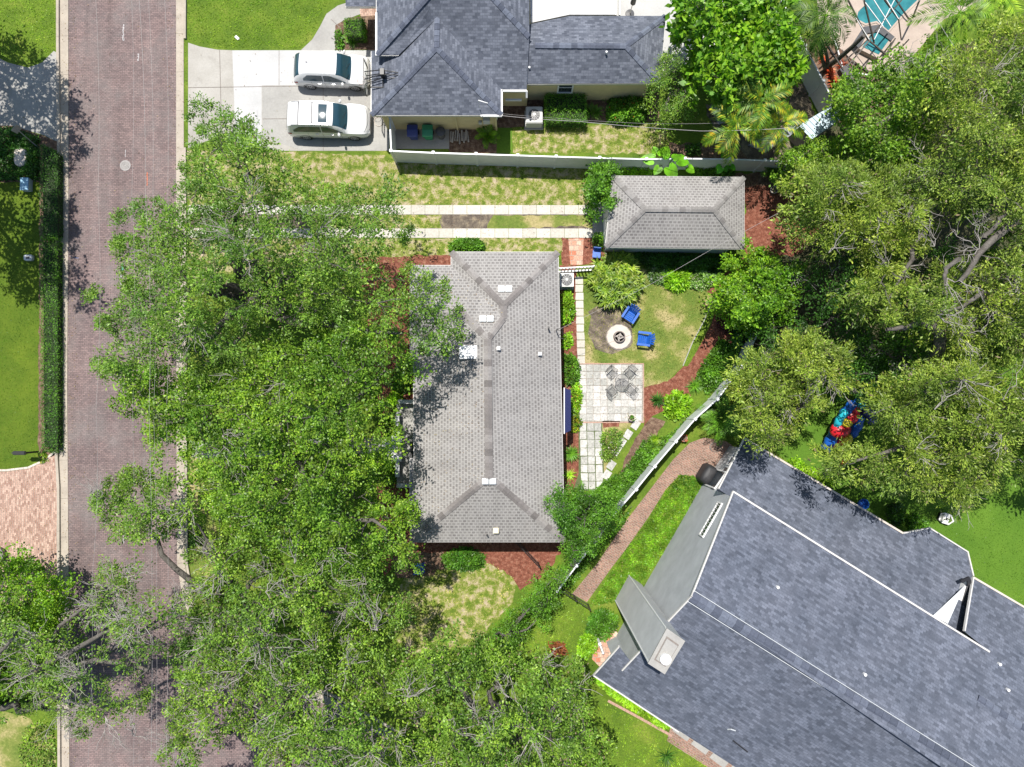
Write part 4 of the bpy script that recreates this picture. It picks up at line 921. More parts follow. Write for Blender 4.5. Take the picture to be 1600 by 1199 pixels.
def limb_path(a, b_, n=7, sag=.12, wig=.25, r=random):
    a, b_ = Vector(a), Vector(b_); out = []; L = (b_ - a).length
    off = Vector((r.uniform(-1, 1), r.uniform(-1, 1), 0)) * L * .09
    for i in range(n + 1):
        t_ = i / n; p = a.lerp(b_, t_); p.z += math.sin(t_ * math.pi) * L * sag; p += off * math.sin(t_ * math.pi * 1.0)
        if 0 < i < n: p += Vector((r.uniform(-1, 1), r.uniform(-1, 1), r.uniform(-.5, .5))) * wig
        out.append(p)
    return out
class Tubes:
    """many tapered tubes as one numpy mesh"""
    def __init__(s): s.V = []; s.F = []; s.n = 0
    def add(s, pts, r0, r1, n=5):
        p = np.array([tuple(v) for v in pts], float); d = unit(np.gradient(p, axis=0))
        up = np.where(np.abs(d[:, 2:3]) < .95, np.array([[0, 0, 1.0]]), np.array([[1.0, 0, 0]]))
        a = unit(np.cross(d, up)); b_ = np.cross(a, d); k = np.arange(n) * 2 * math.pi / n
        rr = np.linspace(r0, r1, len(p))[:, None, None]
        ring = p[:, None, :] + rr * (a[:, None, :] * np.cos(k)[None, :, None] + b_[:, None, :] * np.sin(k)[None, :, None])
        s.V.append(ring.reshape(-1, 3)); m = len(p)
        i, j = np.meshgrid(np.arange(m - 1), np.arange(n), indexing='ij')
        f = np.stack([i * n + j, (i + 1) * n + j, (i + 1) * n + (j + 1) % n, i * n + (j + 1) % n], -1).reshape(-1, 4) + s.n
        s.F.append(f); s.n += m * n
    def build(s, name, mat, parent, smooth=True):
        me = np_mesh(name, np.concatenate(s.V), np.concatenate(s.F))
        if smooth: me.polygons.foreach_set('use_smooth', [True] * len(me.polygons))
        return link(name, me, mat, parent)
def tree(name, polys, label, z0, z1, mat, trunk, tr=.35, clump=.85, space=.95, leaf=(.13, .075), ns=13, nl=20, cat='tree', under=.5, align=.55,
         twigs=0, limbs=7, group=None, seed=1, extra=(), trunk_h=3.0, gap=0.0, bark='bark', outb=.7, upj=.6, rim=4.0, zvar=.9, show=(), fingers=.8, fscale=.8, inset=.55, holes=-.95):
    global rng
    rng = np.random.default_rng(seed); r = random.Random(seed)
    base = P(*trunk); t_ = thing(name, base, label, cat, group)
    if isinstance(polys[0][0], (int, float)): polys = [polys]
    Q = []; D = []; SZ = []
    for px in polys:
        a = np.array(px, float); A = abs(np.sum(a[:, 0] * np.roll(a[:, 1], -1) - np.roll(a[:, 0], -1) * a[:, 1])) / 2 / (30 ** 2)
        q = sample(px, int(A / space ** 2 * 9) + 6); Q.append(q); D.append(edge_dist(px, q) / 30); SZ.append(np.full(len(q), A if A > 9 else 0.0))
    Q = np.concatenate(Q); D = np.concatenate(D); SZ = np.concatenate(SZ)
    space *= .82
    # low-frequency lobes
    ph = rng.uniform(0, 6.28, 6); fr = rng.uniform(.018, .045, (6, 2)) * rng.choice([-1, 1], (6, 2))
    lob = sum(np.sin(Q @ fr[i] + ph[i]) for i in range(6)) / 3
    ph = rng.uniform(0, 6.28, 8); fr = rng.uniform(.055, .12, (8, 2)) * rng.choice([-1, 1], (8, 2))
    lob2 = sum(np.sin(Q @ fr[i] + ph[i]) for i in range(8)) / 2.0
    Z = z0 + lob2 * .8 + (z1 - z0) * (1 - np.exp(-D / rim * 2)) + lob * zvar + rng.normal(0, .5, len(Q))
    keep = []; cell = {}
    W_ = Pn(Q[:, 0], Q[:, 1], Z)
    keepmask = (rng.random(len(Q)) > gap * (lob < -.5)) & (D > inset * clump * np.minimum(1, SZ / 14)) & (lob2 > holes)
    for i in range(len(Q)):
        if not keepmask[i]: continue
        k = (int(W_[i, 0] // space), int(W_[i, 1] // space)); ok = True
        for dx in (-1, 0, 1):
            for dy in (-1, 0, 1):
                for j in cell.get((k[0] + dx, k[1] + dy), ()):
                    if (W_[i, 0] - W_[j, 0]) ** 2 + (W_[i, 1] - W_[j, 1]) ** 2 < (space * .85) ** 2: ok = False; break
        if ok: cell.setdefault(k, []).append(i); keep.append(i)
    C = W_[keep]; dk = D[keep]
    # leafy shoots that run out past the rim
    if fingers:
        fC = []; fO = []; fr_ = []
        for px in polys:
            a = np.array(px, float); cxy = a.mean(0); nb = len(a); per = np.linalg.norm(a - np.roll(a, -1, 0), axis=1)
            for _ in range(int(per.sum() / 30 * fingers)):
                i = rng.choice(nb, p=per / per.sum()); f = rng.random(); b0 = a[i] * (1 - f) + a[(i + 1) % nb] * f
                e = a[(i + 1) % nb] - a[i]; nrm = np.array([e[1], -e[0]]); nrm /= np.linalg.norm(nrm) + 1e-9
                if inpoly(px, np.array([b0[0] + nrm[0] * 4]), np.array([b0[1] + nrm[1] * 4]))[0]: nrm = -nrm
                ang = rng.normal(0, .5); nrm = np.array([nrm[0] * math.cos(ang) - nrm[1] * math.sin(ang), nrm[0] * math.sin(ang) + nrm[1] * math.cos(ang)])
                ln = rng.uniform(8, 30) * fscale; zf = z0 + rng.uniform(-.3, .9); m_ = max(2, int(ln / 8))
                for k in range(m_ + 1):
                    q = b0 + nrm * (ln * k / m_ - 12); c_ = P(q[0], q[1], zf - .25 * k / m_)
                    fC.append(tuple(c_)); o_ = P(b0[0] + nrm[0] * 50, b0[1] + nrm[1] * 50, zf) - P(b0[0], b0[1], zf); o_.normalize(); fO.append(tuple(o_)); fr_.append((.52 - .24 * k / m_) * min(1, clump / .8))
        fC = np.array(fC); fO = np.array(fO); fr_ = np.array(fr_)
    # pull rim clumps inward so that sprays end on the traced outline
    top = np.array([base.x, base.y, 0.0]); cen = C.mean(0)
    O = C - np.array([cen[0], cen[1], cen[2] - 3]); O = unit(O); O[:, 2] = np.abs(O[:, 2]) * .8; 
    rs = np.minimum(clump, .35 + dk * .75) * rng.uniform(.8, 1.25, len(C))
    pos, d = spray_leaves(C, O, rs, ns, nl, *leaf, align=align, outb=outb); sz = 1.0
    if fingers:
        p3, d3 = spray_leaves(fC, fO, fr_, max(5, ns // 2), max(8, int(nl * .55)), *leaf, align=.75, outb=1.1); pos = np.concatenate([pos, p3]); d = np.concatenate([d, d3]); sz = np.ones((len(pos), 1))
    else: sz = np.ones((len(pos), 1))
    if under > 0:
        m = rng.random(len(C)) < under * 1.7; C2 = C[m] - np.array([0, 0, 1]) * rng.uniform(.7, 1.9, (m.sum(), 1)); C2[:, :2] += rng.normal(0, .3, (m.sum(), 2))
        p2, d2 = spray_leaves(C2, O[m], rs[m] * 1.15, ns, int(nl * .6), *leaf, align=align * .6, outb=.15, jit=.16)
        sz = np.concatenate([sz, np.full((len(p2), 1), 1.5)])
        pos = np.concatenate([pos, p2]); d = np.concatenate([d, d2])
    pos[:, 2] = np.maximum(pos[:, 2], .12)
    link('crown', leaves_mesh('crown', pos, d, leaf[0] * sz, leaf[1] * sz, upj), mat, t_)
    # wood
    T = Tubes(); th = min(trunk_h, z0 * .6)
    topp = Vector((base.x + r.uniform(-.3, .3), base.y + r.uniform(-.3, .3), th))
    T.add([base + Vector((0, 0, -.1)), base + Vector((0, 0, .35)), base.lerp(topp, .6), topp], tr * 1.35, tr * .95, 10)
    nodes = [(topp, tr * .8)]
    tg = []
    far_ = list(range(len(C)))
    if far_:
        tg = [r.choice(far_)]
        dd = np.linalg.norm(C - C[tg[0]], axis=1)
        for _ in range(min(limbs, len(C)) - 1): j = int(dd.argmax()); tg.append(j); dd = np.minimum(dd, np.linalg.norm(C - C[j], axis=1))
    for j in tg:
        e = Vector(C[j]); e = topp.lerp(e, .88); e.z -= .5
        pth = limb_path(topp, e, 8, .10, .28 if tr > .2 else .1, r)
        T.add(pth, tr * .62, tr * .13, 7)
        for i, p in enumerate(pth[2:]): nodes.append((p, tr * (.55 - .055 * i)))
    for ex in extra:
        pts = [P(*p_) for p_ in ex[0]]; pp = []
        for i in range(len(pts) - 1):
            for k in range(4): pp.append(pts[i].lerp(pts[i + 1], k / 4) + Vector((r.uniform(-.06, .06), r.uniform(-.06, .06), r.uniform(-.06, .06))))
        pp.append(pts[-1]); T.add(pp, ex[1], ex[2], 8); nodes += [(p, ex[2]) for p in pp[2:]]
    N = np.array([tuple(n[0]) for n in nodes])
    order = np.argsort(np.linalg.norm(C - np.array(tuple(topp)), axis=1))
    for i in order[::1]:
        dn = np.linalg.norm(N - C[i], axis=1) + np.maximum(0, N[:, 2] - C[i, 2]) * 2; j = int(dn.argmin())
        e = Vector(C[i]) + Vector((0, 0, .15)); s_ = Vector(N[j]); L = (e - s_).length
        if L < .2 or L > 9: continue
        pth = limb_path(s_, e, 4, .05, .10 + L * .015, r); rr = min(.02 + L * .009, tr * .25)
        T.add(pth, rr, .010, 4); N = np.concatenate([N, np.array([tuple(pth[2]), tuple(pth[3])])])
        for _ in range(1):
            e2 = e + Vector((r.uniform(-1, 1), r.uniform(-1, 1), r.uniform(-.1, .5))).normalized() * rs.mean() * .9
            T.add(limb_path(pth[3], e2, 3, .03, .05, r), .010, .004, 3)
    T.build('trunk', bark, t_)
    if twigs:
        Tw = Tubes()
        for _ in range(int(twigs * TWIG)):
            i = r.randrange(len(C)); c = Vector(C[i]) + Vector((0, 0, -.2)); hd = r.uniform(0, 6.28)
            for _k in range(r.randint(3, 6)):
                a = hd + r.gauss(0, .7); L = r.uniform(.6, 1.5)
                e = c + Vector((math.cos(a) * L, math.sin(a) * L, r.uniform(.3, .8)))
                pth = limb_path(c, e, 5, .05, .10, r); Tw.add(pth, .022, .008, 4)
                for _j in range(3):
                    s_ = pth[r.randint(1, 4)]; b2 = a + r.gauss(0, .8); l2 = r.uniform(.25, .6)
                    Tw.add(limb_path(s_, s_ + Vector((math.cos(b2) * l2, math.sin(b2) * l2, r.uniform(0, .25))), 3, .03, .04, r), .012, .005, 3)
        for (u, v, z, n_, hd) in show:
            c = P(u, v, z)
            for _k in range(max(2, int(n_ * .6))):
                a = hd + r.gauss(0, .6); L = r.uniform(.9, 2.0); e = c + Vector((math.cos(a) * L, math.sin(a) * L, r.uniform(.2, .8)))
                pth = limb_path(c, e, 6, .05, .13, r); Tw.add(pth, .024, .009, 5)
                for _j in range(5):
                    s_ = pth[r.randint(1, 5)]; b2 = a + r.gauss(0, .8); l2 = r.uniform(.3, .9)
                    Tw.add(limb_path(s_, s_ + Vector((math.cos(b2) * l2, math.sin(b2) * l2, r.uniform(0, .3))), 4, .03, .05, r), .011, .004, 3)
        Tw.build('dead_twigs', 'twig', t_).__setitem__('kind', 'stuff')
    return t_
def mound(name, label, u, v, rad, h, mat, cat='shrub', leaf=(.12, .07), dens=330, rx=1.0, rot=0, group=None, seed=0, spots=None, flat=.6, poly=None, jit=.12, z0=.0):
    dens = dens * 2.6; leaf = (leaf[0] * 1.15, leaf[1] * 1.2)
    """a bush: leaves over and within a bumpy dome; poly gives a traced outline in ground pixels"""
    global rng
    rng = np.random.default_rng(seed + int(u * 7 + v)); r = random.Random(seed + int(u * 3 + v))
    base = P(u, v, z0); t_ = thing(name, base, label, cat, group)
    if poly:
        hm = h * .7; a = np.array(poly, float); A = abs(np.sum(a[:, 0] * np.roll(a[:, 1], -1) - np.roll(a[:, 0], -1) * a[:, 1])) / 2 / 27 ** 2
        q = sample(poly, int(A * dens)); d = edge_dist(poly, q) / 27
        zz = h * (1 - np.exp(-d / (h * .35 + .05)))
        ph = rng.uniform(0, 6.28, 4); fr = rng.uniform(.08, .2, (4, 2)) * rng.choice([-1, 1], (4, 2))
        zz = zz * (1 + .22 * sum(np.sin(q @ fr[i] + ph[i]) for i in range(4)) / 2)
        z = zz * (1 - rng.random(len(q)) ** 2.2 * .55); C = Pn(q[:, 0], q[:, 1], z0 + np.maximum(z, .05))
        O = unit(C - np.array([base.x, base.y, h * .1])); cen = C.mean(0)
    else:
        n = int(math.pi * rad * rad * rx * dens * (1 + h / rad * .6))
        s = rng.normal(0, 1, (n, 3)); s[:, 2] = np.abs(s[:, 2]) * 1.1 + .02; s = unit(s)
        ph = rng.uniform(0, 6.28, 6); k = rng.normal(0, 3.2, (6, 3))
        bumpy = 1 + .13 * sum(np.sin(s @ k[i] + ph[i]) for i in range(6)) / 1.7
        rr = (1 - rng.random(n) ** 2.5 * .5) * bumpy
        C = s * rr[:, None] * np.array([rad * rx, rad, h]); c_, s_ = math.cos(rot), math.sin(rot)
        C[:, :2] = C[:, :2] @ np.array([[c_, s_], [-s_, c_]]); C += np.array([base.x, base.y, z0 + h * .08]); O = s
    C += rng.normal(0, jit * .4, C.shape); C[:, 2] = np.maximum(C[:, 2], .04)
    D = O + rng.normal(0, .7, C.shape); up = O * .6 + np.array([0, 0, .8])
    link('foliage', leaves_mesh('foliage', C, D, leaf[0], leaf[1], .55, up=up), mat, t_)
    T = Tubes(); pts = C[rng.choice(len(C), min(len(C), 14 if not poly else 30))]
    for p in pts:
        b2 = (base.x + r.uniform(-.1, .1), base.y + r.uniform(-.1, .1), 0) if not poly else (p[0] + r.uniform(-.2, .2), p[1] + r.uniform(-.2, .2), 0)
        T.add(limb_path(b2, p, 3, .05, .04, r), .018, .006, 4)
    so2 = T.build('stem', 'bark', t_)
    if poly: so2['kind'] = 'stuff'
    if spots:
        m, k, lf = spots; i = rng.choice(len(C), min(len(C), k)); Cs = C[i] + np.array([0, 0, .05])
        fl = link('flowers', leaves_mesh('flowers', Cs, rng.normal(0, 1, Cs.shape), lf, lf * .7, .4), m, t_); fl['kind'] = 'stuff'
    return t_
def hedge(name, label, poly, h, mat, dens=520, leaf=(.075, .05), cat='hedge', seed=0, group=None):
    global rng
    rng = np.random.default_rng(seed + int(poly[0][0] * 3 + poly[0][1]))
    cu = sum(p[0] for p in poly) / len(poly); cv = sum(p[1] for p in poly) / len(poly)
    t_ = thing(name, P(cu, cv), label, cat, group); a = np.array(poly, float)
    A = abs(np.sum(a[:, 0] * np.roll(a[:, 1], -1) - np.roll(a[:, 0], -1) * a[:, 1])) / 2 / 27 ** 2
    q = sample(poly, int(A * dens)); C = Pn(q[:, 0], q[:, 1], np.full(len(q), 0.0))
    C = Pn(q[:, 0], q[:, 1], np.full(len(q), h)); C[:, 2] = h - rng.random(len(q)) ** 1.6 * .3 + .05 * np.sin(q[:, 0] * .5) * np.sin(q[:, 1] * .45)
    pts = [P(u, v, h) for u, v in poly]; side = []
    for i in range(len(pts)):
        p, p2 = pts[i], pts[(i + 1) % len(pts)]; n = int((p2 - p).length * h * dens * .8)
        t = rng.random(n); s = np.array(tuple(p))[None] * (1 - t[:, None]) + np.array(tuple(p2))[None] * t[:, None]
        s[:, 2] = rng.random(n) * h; s[:, :2] += rng.normal(0, .05, (n, 2)); side.append(s)
    C = np.concatenate([C] + side); D = rng.normal(0, 1, C.shape)
    link('foliage', leaves_mesh('foliage', C, D, leaf[0], leaf[1], .8), mat, t_)
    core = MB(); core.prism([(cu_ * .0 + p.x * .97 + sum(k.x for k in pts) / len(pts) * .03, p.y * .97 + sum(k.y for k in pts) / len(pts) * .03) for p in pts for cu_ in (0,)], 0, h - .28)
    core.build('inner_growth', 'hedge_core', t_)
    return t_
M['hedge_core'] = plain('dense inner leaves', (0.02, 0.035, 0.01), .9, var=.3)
def blades(name, label, u, v, n, L, w, mat, cat='plant', tilt=(.2, 1.0), z0=0, group=None, seed=0, heads=1, spread=0, droop=.5, droop_seg=4):
    """strap leaves, each bending over: agapanthus, flax, bromeliads, lady palm clumps"""
    global rng
    rng = np.random.default_rng(seed + int(u * 5 + v)); base = P(u, v, z0); t_ = thing(name, base, label, cat, group)
    Vs = []; Fs = []; k = 0
    for hd in range(heads):
        if heads > 1:
            a = rng.uniform(0, 6.28); rr = spread * math.sqrt(rng.random()); c = np.array([base.x + math.cos(a) * rr, base.y + math.sin(a) * rr, z0 + (rng.uniform(.2, .9) * (1 - .5 * (rr / max(spread, .01)) ** 2)) * spread])
        else: c = np.array([base.x, base.y, z0 + .03])
        for i in range(n):
            a = rng.uniform(0, 6.28); e = rng.uniform(*tilt); l = L * rng.uniform(.6, 1.15)
            h_ = np.array([math.cos(a), math.sin(a), 0]); s_ = np.array([-math.sin(a), math.cos(a), 0]); p = c.copy(); el = e
            for j in range(droop_seg + 1):
                t = j / droop_seg; ww = w * (1 - t ** 1.5) * (.55 + .9 * min(t * 3, 1) * .5) + .002
                Vs += [p - s_ * ww / 2, p + s_ * ww / 2]
                d = h_ * math.cos(el) + np.array([0, 0, 1]) * math.sin(el); p = p + d * l / droop_seg; el -= droop * 1.6 / droop_seg
            for j in range(droop_seg): Fs.append((k + 2 * j, k + 2 * j + 1, k + 2 * j + 3, k + 2 * j + 2))
            k += 2 * (droop_seg + 1)
    V = np.array(Vs); V[:, 2] = np.maximum(V[:, 2], .02)
    link('leaves', np_mesh('leaves', V, np.array(Fs)), mat, t_)
    if heads > 1 or True:
        T = Tubes(); T.add([base + Vector((0, 0, -z0)), base + Vector((0, 0, max(.12, .3 * spread)))], .05, .03, 6); T.build('stem', 'bark', t_)
    return t_
def palm(name, label, crowns, L, mat, nf=16, nlf=34, lw=.045, ll=.5, cat='palm tree', droop=.9, trunk=None, tr=.11, seed=0, elev=(.1, 1.1), vshape=.25, group=None, fan=False):
    """crowns: list of (u, v, z) crown centres; each gets a trunk; fronds with separate leaflets"""
    global rng
    rng = np.random.default_rng(seed + 17); r = random.Random(seed)
    c0 = P(*crowns[0]); bs = P(*trunk) if trunk else Vector((c0.x, c0.y, 0))
    t_ = thing(name, bs, label, cat, group); T = Tubes(); Vs = []; k = 0; ST = Tubes()
    for ci, cr in enumerate(crowns):
        c = P(*cr); b2 = bs + Vector((r.uniform(-.3, .3), r.uniform(-.3, .3), 0)) if ci else bs
        if c.z > .6: T.add(limb_path(b2, c, 6, .0, .05, r), tr * 1.15, tr * .7, 8)
        else: T.add([b2 + Vector((0, 0, -.05)), b2 + Vector((0, 0, max(c.z, .2)))], tr * 1.3, tr, 8)
        for i in range(nf):
            a = i * 2.39996 + r.uniform(-.25, .25); e = elev[0] + (elev[1] - elev[0]) * (i / nf) ** .9; l = L * r.uniform(.8, 1.1) * (1 - .25 * (i / nf))
            h_ = np.array([math.cos(a), math.sin(a), 0]); s_ = np.array([-math.sin(a), math.cos(a), 0]); p = np.array(tuple(c)); el = e; ns_ = 14; spine = [p.copy()]; dirs = []
            for j in range(ns_):
                d = h_ * math.cos(el) + np.array([0, 0, 1.0]) * math.sin(el); p = p + d * l / ns_; spine.append(p.copy()); dirs.append(d); el -= droop * (1.3 + .4 * j / ns_) / ns_
            ST.add(spine, .022, .006, 4); dirs.append(dirs[-1]); spine = np.array(spine); dirs = np.array(dirs)
            tt = np.linspace(.12 if not fan else .5, 1, nlf)
            for side in (-1, 1):
                idx = tt * ns_; i0 = np.minimum(idx.astype(int), ns_ - 1); f = (idx - i0)[:, None]
                pp = spine[i0] * (1 - f) + spine[i0 + 1] * f; dd = dirs[i0]
                lf = ll * np.sin(np.clip(tt * .92 + .08, 0, 1) * math.pi * .93)[:, None] * rng.uniform(.85, 1.1, (nlf, 1)) + .06
                upv = unit(np.cross(dd, np.tile(s_, (nlf, 1)))); upv = upv * np.sign(upv[:, 2:3] + 1e-6)
                ld = unit(side * s_[None] * 1.0 + dd * .75 + upv * vshape + rng.normal(0, .10, (nlf, 3)))
                en = pp + ld * lf; en[:, 2] -= .18 * lf[:, 0]
                wv = dd * lw * .5; mid = pp + ld * lf * .45
                Vs.append(np.stack([pp, mid + wv, en, mid - wv], 1).reshape(-1, 3))
    V = np.concatenate(Vs); V[:, 2] = np.maximum(V[:, 2], .03)
    link('fronds', np_mesh('fronds', V, np.arange(len(V)).reshape(-1, 4)), mat, t_)
    ST.build('frond_stems', 'palmg', t_); T.build('trunk', 'bark', t_)
    return t_
def bigleaf(name, label, u, v, n, h, size, mat, cat='plant', seed=0, spread=.8, items=None, group=None):
    r = random.Random(seed + int(u)); base = P(u, v); t_ = thing(name, base, label, cat, group); mb = MB(); T = Tubes()
    for i in range(n):
        if items: c = P(*items[i][:3]); a = items[i][3]; s = items[i][4]
        else:
            a = i * 2.4 + r.uniform(-.3, .3); rr = spread * math.sqrt((i + .5) / n); c = base + Vector((math.cos(a) * rr, math.sin(a) * rr, h * r.uniform(.6, 1))); s = size * r.uniform(.7, 1.15)
        f = Vector((math.cos(a), math.sin(a), -.25)); sd = Vector((-math.sin(a), math.cos(a), 0)); nn = 9; vs = [c]
        prof = [(0, 0), (-.18, .22), (-.12, .42), (.15, .52), (.45, .46), (.75, .28), (1.0, 0)]
        lf = [c + f * (x * s) + sd * (y * s) + Vector((0, 0, .14 * s * y)) for x, y in prof]; rt = [c + f * (x * s) - sd * (y * s) + Vector((0, 0, .14 * s * y)) for x, y in prof[1:-1]]
        mid = [c + f * (x * s) + Vector((0, 0, -.03 * s * x)) for x in (.25, .5, .75)]
        mb.add(lf + rt[::-1] + [], [tuple(range(len(lf)))[::-1][:0] or (0, 1, 2, 3, 4, 5, 6), (0, 6, 7, 8, 9, 10, 11)])
        T.add(limb_path(base + Vector((r.uniform(-.1, .1), r.uniform(-.1, .1), 0)), c, 4, .1, .03, r), .025, .012, 5)
    mb.build('leaves', mat, t_); T.build('stalk', 'mid', t_); return t_

# ---- oaks over the street and the front yard
T1 = [(312, 150), (330, 175), (365, 160), (385, 195), (425, 195), (432, 235), (475, 250), (487, 290), (525, 310), (540, 295), (560, 310), (600, 285), (625, 310), (642, 335), (640, 365), (600, 385), (585, 400), (625, 410), (660, 430), (690, 450), (700, 480), (722, 510), (705, 545), (668, 560), (640, 530), (560, 510), (480, 515), (420, 550), (350, 600), (300, 590), (250, 600), (200, 585), (150, 575), (165, 545), (200, 540), (165, 510), (135, 462), (185, 440), (215, 455), (205, 430), (165, 395), (185, 375), (230, 380), (225, 365), (180, 350), (205, 320), (240, 315), (270, 320), (262, 300), (290, 290), (285, 260), (305, 240), (300, 215), (320, 205), (305, 180)]
tree('oak_tree', T1, 'largest oak, spreading olive green over the street and driveway ribbons', 7.0, 11.5, 'oak', (430, 480), .55, clump=.85, space=.92, ns=14, nl=19, leaf=(.135, .06), align=.7, limbs=11, twigs=30, seed=11, gap=.5)
T2 = [(420, 545), (480, 510), (560, 505), (630, 530), (648, 560), (620, 578), (598, 590), (585, 620), (605, 640), (622, 655), (620, 680), (590, 700), (600, 730), (595, 770), (620, 790), (650, 800), (668, 840), (668, 870), (640, 880), (600, 875), (540, 900), (460, 880), (380, 830), (330, 800), (320, 760), (290, 700), (265, 690), (260, 705), (245, 715), (240, 690), (215, 650), (180, 630), (165, 600), (155, 578), (200, 575), (300, 585), (350, 595)]
tree('oak_tree', T2, 'bright green oak directly west of the grey-brown roof and front porch', 7.0, 11.0, 'oak2', (470, 700), .5, clump=.8, space=.88, ns=14, nl=19, leaf=(.125, .08), align=.45, limbs=10, twigs=22, seed=12, gap=.5,
     extra=[([(470, 700, 3), (440, 745, 5), (425, 760, 7)], .3, .14)])
tree('oak_tree', [[(145, 790), (160, 772), (182, 735), (205, 745), (212, 785), (165, 812)], [(196, 722), (220, 735), (250, 750), (290, 762), (320, 800), (298, 825), (262, 812), (256, 835), (235, 848), (208, 858), (182, 832), (162, 818), (160, 785), (195, 780)], [(300, 850), (380, 835), (460, 880), (540, 895), (640, 880), (612, 920), (640, 960), (600, 1000), (560, 1010), (500, 1040), (420, 1060), (350, 1080), (300, 1060), (290, 1000), (305, 950), (298, 900)]],
     'oak at the street bend with one dark limb reaching out over the road', 6.5, 10.5, 'oak3', (392, 950), .36, clump=.78, space=.9, ns=13, nl=17, leaf=(.125, .07), limbs=9, twigs=95, seed=13, gap=.8,
     extra=[([(392, 950, 2.5), (345, 880, 5), (312, 820, 6.2), (298, 793, 6.6), (270, 795, 6.7), (240, 800, 6.8)], .15, .04), ([(392, 950, 2.5), (420, 930, 6), (470, 925, 8.5)], .22, .08)], show=[(590, 985, 9.5, 7, 1.6), (460, 880, 9.5, 4, 1.6), (415, 925, 9.5, 5, .5)])
tree('oak_tree', [[(270, 1080), (290, 1030), (340, 1005), (420, 1010), (500, 1000), (560, 1000), (600, 1020), (640, 1080), (625, 1230), (420, 1260), (405, 1160), (370, 1140), (330, 1160), (300, 1230), (240, 1230), (262, 1150)]], 'twiggy oak over the bottom of the road bend', 6.5, 10.5, 'oak3', (480, 1130), .48, clump=.78, space=.9, ns=13, nl=17, leaf=(.125, .07), limbs=9, twigs=95, seed=14, gap=.8,
     show=[(640, 1090, 9.5, 8, 1.2), (450, 1080, 9, 4, 2.5), (380, 1055, 9, 5, 2.2)], extra=[([(480, 1130, 3), (430, 1040, 6), (398, 1035, 8.5)], .25, .1)])
tree('oak_tree', [(610, 1030), (650, 1000), (700, 1010), (740, 1000), (800, 1030), (870, 1020), (910, 1050), (925, 1100), (932, 1150), (960, 1170), (950, 1260), (620, 1260), (628, 1100)], 'oak at the bottom edge beside the large slate blue roof', 6.0, 10.5, 'oak3', (780, 1110), .48, clump=.78, space=.88, ns=14, nl=19, leaf=(.125, .07), limbs=9, twigs=60, seed=15, gap=.5,
     show=[(825, 1130, 9.8, 5, 2.0), (830, 1150, 9.8, 4, -1.2), (740, 1120, 9, 5, 1.2), (795, 1090, 9, 4, 1)])
tree('oak_tree', [(50, 932), (110, 945), (150, 915), (165, 880), (190, 895), (200, 930), (250, 940), (262, 925), (300, 940), (312, 962), (300, 995), (255, 1005), (275, 1035), (240, 1060), (230, 1095), (190, 1110), (170, 1100), (130, 1150), (100, 1130), (60, 1100), (0, 1130), (-60, 1110), (-60, 950)], 'thin twiggy oak overhanging the left kerb at the bottom', 6.5, 9.5, 'oak3', (60, 1050), .42, clump=.72, space=.95, ns=12, nl=15, leaf=(.12, .06), limbs=9, twigs=110, seed=16, gap=.9, under=.25,
     show=[(165, 1120, 8.5, 9, -1.2), (210, 1150, 8, 8, 1.3), (100, 1150, 8, 6, .5), (190, 900, 8, 7, .5), (270, 960, 8.5, 9, .8), (60, 1040, 8, 5, 2.5)], extra=[([(60, 1050, 3), (150, 1030, 7.5), (230, 1045, 8.2), (240, 1010, 8.5)], .16, .05)])
tree('shrub_tree', [(-60, 870), (0, 868), (40, 880), (80, 900), (92, 950), (80, 1010), (90, 1060), (40, 1100), (-60, 1110)], 'dense bright shrub tree at the lower left beside the paver driveway', 3.2, 5.0, 'bright', (20, 980), .2, clump=.6, space=.6, ns=12, nl=20, leaf=(.12, .075), limbs=6, seed=17, under=.3)
tree('shrub_tree', [(715, 1020), (760, 985), (800, 950), (845, 895), (870, 882), (890, 885), (880, 925), (860, 965), (838, 985), (810, 1010), (800, 1040), (770, 1060), (730, 1050)], 'long clipped bright green hedge mass south of the mulch bed', 2.0, 3.0, 'mid', (800, 985), .14, clump=.5, space=.45, ns=12, nl=18, leaf=(.09, .06), limbs=6, seed=18, under=0, cat='hedge')
tree('small_tree', [(868, 775), (890, 768), (925, 765), (960, 757), (975, 775), (972, 800), (955, 820), (945, 845), (925, 860), (905, 872), (885, 868), (875, 845), (862, 822), (866, 800)], 'dark green small tree at the south-east corner of the brown roof', 3.8, 5.2, 'mid', (905, 812), .14, clump=.55, space=.55, ns=12, nl=22, leaf=(.10, .055), limbs=7, seed=19, under=.5)
# ---- east side
tree('oak_tree', [[(1228, 305), (1250, 270), (1300, 250), (1350, 270), (1400, 260), (1450, 300), (1478, 340), (1465, 370), (1430, 392), (1390, 397), (1350, 388), (1300, 402), (1270, 388), (1238, 372), (1225, 340)], [(1340, 450), (1365, 425), (1400, 410), (1420, 420), (1415, 460), (1402, 488), (1372, 500), (1345, 482)]],
     'feathery olive oak just right of the red mulch bed', 6.5, 9.5, 'olive', (1400, 350), .42, clump=.9, space=.72, ns=14, nl=22, leaf=(.17, .055), align=.85, limbs=9, twigs=26, seed=21, gap=.5, holes=-.8, outb=1.0, show=[(1295, 395, 8.5, 3, 1.2), (1460, 385, 8.5, 5, 2.6)])
tree('broadleaf_tree', [(1300, 130), (1340, 112), (1385, 88), (1430, 62), (1475, 52), (1490, 100), (1475, 160), (1455, 200), (1430, 262), (1380, 255), (1345, 250), (1328, 240), (1332, 215), (1328, 180), (1312, 160)], 'mid green rounded tree between the pool cage and the olive oaks', 5.0, 8.0, 'oak2', (1390, 170), .3, clump=.75, space=.75, ns=12, nl=20, leaf=(.14, .09), align=.35, limbs=8, twigs=14, seed=22, gap=.4)
